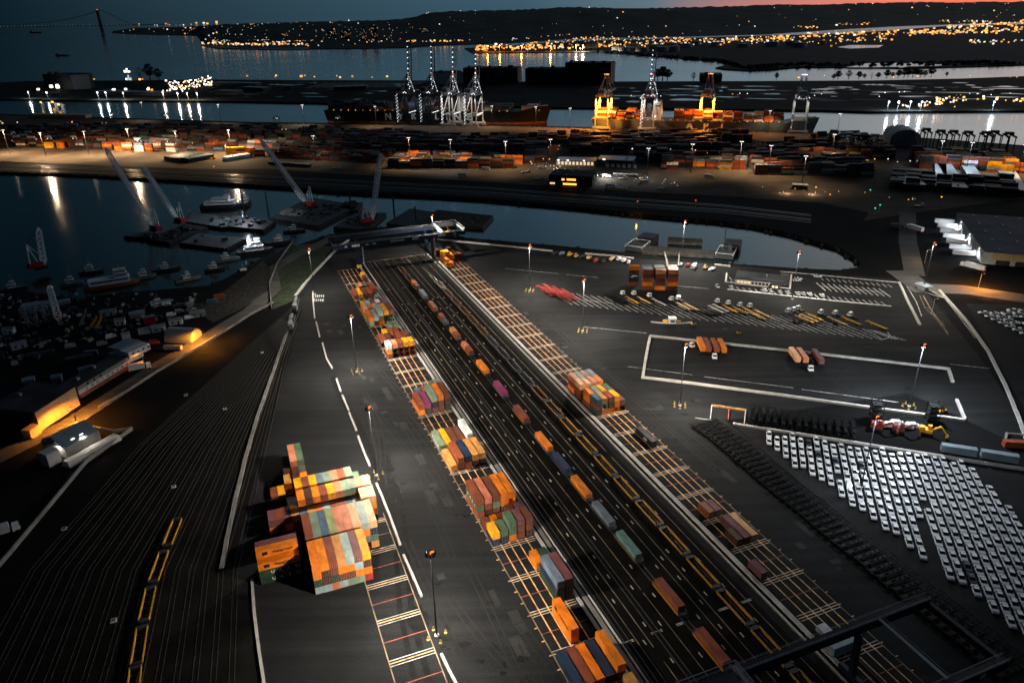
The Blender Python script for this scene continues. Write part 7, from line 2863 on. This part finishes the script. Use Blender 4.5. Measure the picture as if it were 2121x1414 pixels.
def lights(name, spec, label, mats, zf=None):
    mb = MB()
    for (x0, y0, x1, y1, n, fa, sz) in spec:
        for _ in range(n):
            u, v = R.random(), R.random()
            x = x0 + (x1 - x0) * u
            y = y0 + (y1 - y0) * u + R.gauss(0, 1) * (spread)
            g = G(x, max(y, lerp_tab([(0, 48), (1060, 30), (2121, 12)], x)))
            dist = (g - EYE).length
            s = dist / FPX * sz * R.uniform(.7, 1.5)
            mb.box(g.x, g.y, R.uniform(2, 8) + s * .3, s * 1.2, s, s, R.uniform(0, 3), mi=0 if R.random() > fa else 1)
    return stuff(name, mb, mats, label, 'lights')


spread = 2.2
lights('quay_lights', [(60, 187, 130, 188, 4, .1, 2.6), (200, 192, 345, 194, 8, .1, 2.4), (345, 193, 440, 178, 75, .35, 1.3), (345, 180, 445, 168, 60, .4, 1.0), (190, 170, 350, 172, 5, .8, 1.8), (1930, 215, 2110, 212, 24, .5, 1.8), (1840, 226, 1990, 227, 8, .2, 1.6), (1905, 224, 1960, 220, 14, .3, 1.4),
                        (2090, 216, 2121, 214, 6, .9, 2.0), (1270, 205, 2100, 200, 26, .3, .9), (260, 155, 272, 155, 4, 0, 2.4), (70, 219, 155, 221, 3, 1, 2.4)], 'small lamps along the far pier and its quays', [G_W, G_A])
spread = .4
lights('pier_street_lights', [(460, 163, 810, 166, 11, 1, 2.2), (1400, 166, 2121, 165, 12, .8, 1.5), (820, 88, 960, 90, 9, .8, 2.0)], 'amber street lamps in a line at the far edge of the pier', [G_CW, G_CA])
spread = .5
lights('terminal_lamps', [(0, 300, 470, 312, 26, .25, 1.2), (0, 262, 640, 275, 20, .2, 1.0), (560, 305, 1180, 315, 36, .2, 1.0), (800, 335, 1140, 345, 26, .3, 1.1), (1180, 312, 1560, 330, 30, .3, 1.1), (1100, 350, 1400, 392, 40, .25, .9), (1560, 330, 1900, 350, 26, .4, 1.1), (1900, 340, 2121, 350, 16, .4, 1.2), (1400, 395, 1900, 420, 16, .5, 1.0)], 'small work lamps and headlamps all over the container terminal', [G_CW, G_CA])
spread = 2.6
lights('refinery_lights', [(985, 105, 1060, 102, 46, .95, 2.2), (1060, 104, 1215, 100, 60, .85, 2.2), (1080, 98, 1250, 80, 55, .65, 1.4), (1210, 86, 1420, 84, 60, .6, 1.4), (1240, 98, 1420, 92, 70, .75, 1.7), (1400, 86, 1640, 82, 70, .75, 1.5), (1420, 92, 1640, 86, 60, .7, 1.7), (1600, 82, 1780, 74, 60, .8, 1.9),
                           (1640, 92, 1860, 84, 50, .6, 1.6), (1780, 74, 1950, 70, 60, .8, 1.9), (1880, 72, 2121, 66, 110, .78, 1.7), (1960, 60, 2121, 52, 70, .7, 1.8), (2000, 92, 2121, 88, 26, .3, 1.6)], 'amber and white lamps of the tank farm and docks across the bay', [G_CW, G_CA])
spread = 1.1
lights('shore_lights', [(418, 94, 640, 96, 75, .55, 1.6), (440, 89, 560, 86, 60, .5, 1.3), (560, 92, 650, 86, 36, .6, 1.4), (640, 88, 860, 88, 30, .4, 1.2), (860, 90, 960, 88, 14, .6, 1.3), (310, 66, 420, 69, 14, .3, 1.4), (455, 67, 520, 68, 16, .2, 1.5), (398, 51, 460, 51, 5, .9, 2.6), (280, 53, 400, 53, 12, .4, .9),
                        (1060, 84, 1180, 74, 40, .3, 1.0), (1600, 62, 1800, 52, 60, .6, 1.6), (1700, 50, 1790, 47, 12, .3, 2.2), (1930, 46, 2060, 48, 34, .3, 1.1), (1690, 25, 1770, 25, 9, .8, 1.3), (1640, 28, 1650, 27, 3, .1, 1.4), (1900, 16, 2060, 14, 40, .6, 1.5), (2050, 6, 2121, 4, 18, .5, 1.3), (1950, 28, 1990, 28, 10, .4, 1.4),
                        (1810, 34, 1815, 34, 2, .2, 2.6)], 'lamps along the hilly shore across the bay', [G_CW, G_CA])
# lamps scattered over the hillside itself
mb = MB()
for x0, x1, k0, k1, n, fa in ((430, 860, .05, .5, 80, .15), (430, 760, .5, .98, 40, .2), (760, 1060, .05, .75, 26, .15), (850, 1000, .9, 1, 5, 0), (1060, 1600, .02, .35, 22, .3), (1060, 1600, .35, .95, 10, .4), (1600, 2121, .05, .9, 40, .5), (250, 430, .1, .8, 18, .3)):
    for _ in range(n):
        p = hill_point(R.uniform(x0, x1), R.uniform(k0, k1))
        s = (p - EYE).length / FPX * R.choice((.4, .5, .6, .7, .9, 1.5))
        mb.box(p.x, p.y, p.z + 4, s * 1.2, s, s, mi=0 if R.random() > fa else 1)
stuff('hill_lights', mb, [G_CW, G_CA], 'house and street lamps scattered over the wooded hillside', 'lights')
# strong lamps whose light falls on the bay
for i, (x, y, p, c) in enumerate(((1193, 107, 2.6e6, 'warm'), (1207, 107, 3.2e6, 'neutral'), (1080, 107, 1.2e6, 'sodium'), (1140, 107, 9e5, 'sodium'), (1010, 107, 9e5, 'sodium'), (1035, 107, 9e5, 'sodium'))):
    g = G(x, y)
    t = thing('dock_floodlight', 'strong floodlight on the tank farm dock, %s by brightness' % ORD[i], 'floodlight', g, 0, 'floodlights of the tank farm dock')
    MB().tube((0, 0, 0), (0, 0, 22), .6, .4).obj('pole', [M['steel']], t)
    MB().box(0, -.5, 22, 5, 3, 3.4).obj('lamp', [G_W if c == 'neutral' else G_A], t)
    lamp_light('flood', (0, -4, 23), p * .12, c, t, 2.5, 178, .1)
for i, (x, y, p, c) in enumerate(((62, 204, 1.6e5, 'cool'), (100, 205, 1e5, 'cool'), (205, 206, 1.8e5, 'cool'), (222, 206, 1.2e5, 'cool'), (258, 206, 1.8e5, 'neutral'), (340, 206, 1.4e5, 'neutral'), (370, 207, 2.4e5, 'neutral'), (390, 207, 2.4e5, 'warm'), (410, 207, 1.8e5, 'neutral'), (1838, 229, 1.6e5, 'cool'),
                                  (1858, 229, 1.6e5, 'cool'), (1883, 229, 2.2e5, 'cool'), (1906, 229, 2.2e5, 'cool'), (2055, 229, 3.4e5, 'cool'))):
    g = G(x, y)
    t = thing('quay_floodlight', 'lamp post on the far pier quay mirrored in the channel, %s from the left' % ORD[i], 'lamp post', g, 0, 'mirrored lamp posts of the far pier')
    MB().tube((0, 0, 0), (0, 0, 13), .4, .25).obj('pole', [M['steel']], t)
    MB().box(0, -.4, 13, 2.2, 1.4, 1.5).obj('lamp', [G_C], t)
    lamp_light('flood', (0, -2.4, 13.6), p * .09, c, t, .8, 178, .1)

# oil tanks, apartment blocks
i = 0
for x, y in ((1278, 104), (1292, 106), (1310, 99), (1330, 107), (1352, 100), (1372, 107), (1390, 96), (1395, 106), (1420, 98), (1440, 94), (1485, 96), (1600, 96), (1640, 94), (1700, 92), (1240, 96), (1225, 100), (1540, 98), (1655, 98)):
    g = G(x, y)
    t = thing('oil_tank', 'pale round oil tank across the bay, %s in its cluster' % ORD[i], 'oil tank', g, 0, 'oil tanks across the bay')
    r = R.uniform(20, 32)
    MB().tube((0, 0, 0), (0, 0, R.uniform(14, 20)), r, r, 20).obj('shell', [M['tank']], t)
    i += 1
for i, (x, k, w, h) in enumerate(((716, .22, 60, 50), (754, .2, 36, 70), (776, .2, 42, 78), (690, .3, 70, 36), (880, .3, 90, 24), (590, .3, 50, 24))):
    p = hill_point(x, k)
    t = thing('apartment_block', 'dim apartment block on the hilly shore, ' + ['wide one with a bright roof sign', 'narrow one right of the wide block', 'tallest one, right of the others', 'low one left of the wide block', 'long low pale roof farther right', 'low one far to the left'][i], 'building', (p.x, p.y, p.z - 10), .1, 'blocks on the hilly shore')
    MB().box(0, 0, 0, w, 24, h + 10).obj('wall', [M['dark'] if i != 4 else M['roofb']], t)
    MB().box(0, 0, h + 10, w * .5, 12, 5).obj('roof', [M['roofd']], t)
    mb = MB()
    for _ in range(14):
        mb.box(R.uniform(-.45, .45) * w, -12.2, 10 + R.uniform(.05, .95) * h, 2.4, .3, 2.6)
    mb.obj('window', [G_WIN], t)

# trees on the far pier


def tree_mesh(seed):
    rr = random.Random(seed)
    t = MB()
    t.tube((0, 0, 0), (0, 0, 5), .5, .3, 6).tube((0, 0, 4), (2, .5, 8), .25, .1, 5).tube((0, 0, 4.5), (-1.8, -.6, 8.4), .22, .1, 5)
    c = MB()
    for _ in range(420):
        a, b2 = rr.uniform(0, 6.28), rr.gauss(0, .5)
        r = 4.6 * rr.random() ** .45
        z = 8 + rr.uniform(-3.6, 4.6)
        w = max(.25, 1 - abs(z - 8) / 5.2)
        x, y = r * w * math.cos(a) + rr.choice((-1.2, .9)), r * w * math.sin(a)
        s = rr.uniform(.35, .95)
        c.add([(x - s, y, z), (x, y - s, z + s * .6), (x + s, y, z + s * .3), (x, y + s, z - s * .4)], [(0, 1, 2, 3)])
    return t.mesh('tree_trunk', [M['timber']]), c.mesh('tree_crown', [M['foli']])


TREES = [tree_mesh(s) for s in (3, 8)]
tp = [(1608, 166, 1.1), (1726, 166, .9), (1735, 165, 1.3), (1757, 165, 1.4), (1778, 165, 1.2), (1790, 164, .8), (1805, 164, 1.0), (1818, 164, 1.0), (1836, 163, 1.3), (1848, 162, .9), (1860, 162, 1.2), (1872, 162, 1.4), (1880, 161, 1.3), (1890, 161, 1.5), (1898, 161, 1.4), (1906, 161, 1.2), (1915, 161, 1.1), (1928, 160, 1.5),
      (1960, 160, .8), (1362, 168, 1.9), (1372, 168, 2.2), (1382, 168, 1.8), (1436, 168, 1.3), (292, 168, 2.4), (312, 168, 3.0), (330, 168, 2.2)]
for i, (x, y, k) in enumerate(tp):
    t = thing('broadleaf_tree', 'dark tree on the far pier edge against the bay, %s counting from the right part' % ORD[i], 'tree', G(x, y), R.uniform(0, 6), 'trees of the far pier')
    for n_, me in zip(('trunk', 'crown'), TREES[i % 2]):
        link(n_, me, t)
    k *= 1.15
    t.scale = (k * 1.2, k * 1.2, k)
# scrub and reeds darkening the marsh shore
sc = MB()
for poly, n in (([(1240, 108), (1400, 121), (1508, 129), (1560, 146), (1650, 140), (1760, 138), (2030, 136), (2121, 133)], 500),):
    P = gp(poly)
    for _ in range(n):
        i = R.randrange(len(P) - 1)
        a, b2 = Vector(P[i]), Vector(P[i + 1])
        q = a.lerp(b2, R.random()) + Vector((R.uniform(-10, 10), R.uniform(4, 160)))
        sc.box(q.x, q.y, 0, R.uniform(5, 16), R.uniform(5, 16), R.uniform(2, 6), R.uniform(0, 3), top=(R.uniform(.2, .6), R.uniform(.2, .6)))
stuff('marsh_scrub', sc, [M['scrub']], 'dark reeds and scrub along the marsh shore across the bay', 'scrub')

# the suspension bridge
BY = 9736.0
bb = at_dist(212, 66, BY)
t = thing('suspension_bridge', 'faint suspension bridge tower with its cables on the left horizon', 'bridge', (bb.x, bb.y, 0))


def bp_(x, y):
    q = at_dist(x, y, BY)
    return Vector((q.x - bb.x, 0, q.z))


zt = bp_(209, 21).z
mb = MB()
for y in (-22, 22):
    mb.beam((0, y, 0), (-4, y * .8, zt), 14)
for z in (zt * .97, zt * .62, zt * .28):
    mb.box(-2, 0, z - 6, 10, 44, 12)
mb.obj('tower', [M['dark']], t)
zd = bp_(200, 53).z
mb = MB()
mb.box(-800, 0, zd - 4, 3200, 30, 7)
mb.obj('deck', [M['dark']], t)
cab = [(-220, 20), (-120, 36), (-40, 49), (0, 52.2), (50, 51), (100, 47), (140, 40), (175, 32), (209, 21), (235, 33), (258, 44), (280, 53)]
mb = MB()
for y in (-16, 16):
    for a, b2 in zip(cab, cab[1:]):
        p, q = bp_(*a), bp_(*b2)
        mb.beam((p.x, y, p.z), (q.x, y, q.z), 3.2)
mb.obj('cable', [M['steel']], t)
mb = MB()
for a, b2 in zip(cab, cab[1:]):
    for k in range(4):
        p, q = bp_(*a), bp_(*b2)
        e = p.lerp(q, (k + .5) / 4)
        if e.z > zd + 3:
            mb.beam((e.x, -16, zd), (e.x, -16, e.z), 1.2)
mb.obj('hanger', [M['steel']], t)
mb = MB()
for k in range(60):
    mb.box(-2100 + k * 42, -16, zd + 4, 5, 4, 4)
lm = mb.obj('road_lamp', [glow('bridge_lamp', (.8, .9, 1), .25)], t)
MB().box(-4, 0, zt, 12, 10, 8).obj('warning_lamp', [G_R], t)
# ships at anchor, barely seen
for i, (x, y, L_) in enumerate(((74, 69, 160), (130, 116, 60))):
    g = G(x, y, WZ)
    tt = thing('anchored_ship', ['dim ship at anchor far out near the bridge', 'small dim vessel with a wake on the left water'][i], 'ship', g, .1)
    MB().prism([(-L_ / 2, -10), (L_ * .4, -10), (L_ / 2, 0), (L_ * .4, 10), (-L_ / 2, 10)], 0, L_ * .09).obj('hull', [M['hull']], tt)
    MB().box(-L_ * .32, 0, L_ * .09, L_ * .14, 16, L_ * .12).obj('deckhouse', [M['hull2']], tt)
# ------------------------------------------------------------------ build the containers
from mathutils.bvhtree import BVHTree
bv, bf = [], []
for s_ in SPECS:
    m_ = s_.mw()
    hx, hy = (6.09 if s_.L == 12 else 3.03), 1.22
    o_ = len(bv)
    for z in (0, CHT):
        for x, y in ((-hx, -hy), (hx, -hy), (hx, hy), (-hx, hy)):
            bv.append(m_ @ Vector((x, y, z)))
    bf += [tuple(o_ + i for i in f) for f in ((0, 1, 2, 3), (4, 5, 6, 7), (0, 1, 5, 4), (1, 2, 6, 5), (2, 3, 7, 6), (3, 0, 4, 7))]
tree = BVHTree.FromPolygons(bv, bf)
for s_ in SPECS:
    m_ = s_.mw()
    hx, hy = (6.09 if s_.L == 12 else 3.03), 1.22
    seen = 0.0
    for c_, u_, v_, nn in ((Vector((0, 0, CHT)), Vector((hx, 0, 0)), Vector((0, hy, 0)), Vector((0, 0, 1))), (Vector((hx, 0, CHT / 2)), Vector((0, hy, 0)), Vector((0, 0, CHT / 2)), Vector((1, 0, 0))), (Vector((-hx, 0, CHT / 2)), Vector((0, hy, 0)), Vector((0, 0, CHT / 2)), Vector((-1, 0, 0))),
                           (Vector((0, hy, CHT / 2)), Vector((hx, 0, 0)), Vector((0, 0, CHT / 2)), Vector((0, 1, 0))), (Vector((0, -hy, CHT / 2)), Vector((hx, 0, 0)), Vector((0, 0, CHT / 2)), Vector((0, -1, 0)))):
        n_ = m_.to_3x3() @ nn
        ctr = m_ @ c_
        d_ = EYE - ctr
        if n_.dot(d_) <= 0:
            continue
        area = 4 * u_.length * v_.length * n_.dot(d_.normalized()) / d_.length_squared * FPX * FPX
        hit = 0
        for a_ in (-.8, 0, .8):
            for b_ in (-.7, 0, .7):
                p_ = m_ @ (c_ + u_ * a_ + v_ * b_) + n_ * .08
                e_ = EYE - p_
                q_ = PJ(p_)
                if 0 <= q_[0] <= W and 0 <= q_[1] <= H and tree.ray_cast(p_, e_.normalized(), e_.length)[0] is None:
                    hit += 1
        seen += area * hit / 9
    s_.seen = seen
rank = sorted(SPECS, key=lambda q: -q.seen)
own = set(id(q) for q in rank[:300] if q.seen > 6)
for s_ in SPECS:
    if id(s_) in own:
        o_ = link('shipping_container', CM[s_.L], None, s_.loc, s_.ang)
        o_.color = s_.color
        tag(o_, s_.label, 'container', s_.group)
        if s_.door:
            d_ = link('doors', DM[s_.L], o_)
            d_.color = s_.color
        for nm, data, loc, rot in s_.extra:
            x_ = link(nm, data, o_, loc)
            if rot:
                x_.rotation_euler = rot
    else:
        m_ = s_.mw()
        me = CM[s_.L]
        o_ = len(yardmb.v)
        yardmb.v += [tuple(m_ @ v.co) for v in me.vertices]
        for pl in me.polygons:
            yardmb.f.append(tuple(i + o_ for i in pl.vertices))
            yardmb.m.append(0)
            yardmb.c.append(s_.color[:3])
stuff('container_stacks', yardmb, [M['boxes']], 'dense dark stacks of containers filling the terminal across the basin', 'containers', 'containers stacked on the far terminal')
print('containers', len(SPECS), 'own', len(own), 'unseen', sum(q.seen <= 0 for q in SPECS))
for o_ in D.objects:
    l_ = o_.get('label')
    if l_ and len(l_.split()) > 16:
        print('LONG', len(l_.split()), l_)

for k_ in ('land', 'asph', 'asph2', 'pier', 'ballast', 'stain_shadow', 'scrub', 'hill', 'rock', 'timber', 'roofd', 'soot'):
    M[k_].node_tree.nodes['Principled BSDF'].inputs['Specular IOR Level'].default_value = .06

S.cycles.use_denoising = True
S.cycles.denoiser = 'OPENIMAGEDENOISE'
S.cycles.denoising_prefilter = 'FAST'
S.cycles.use_light_tree = True
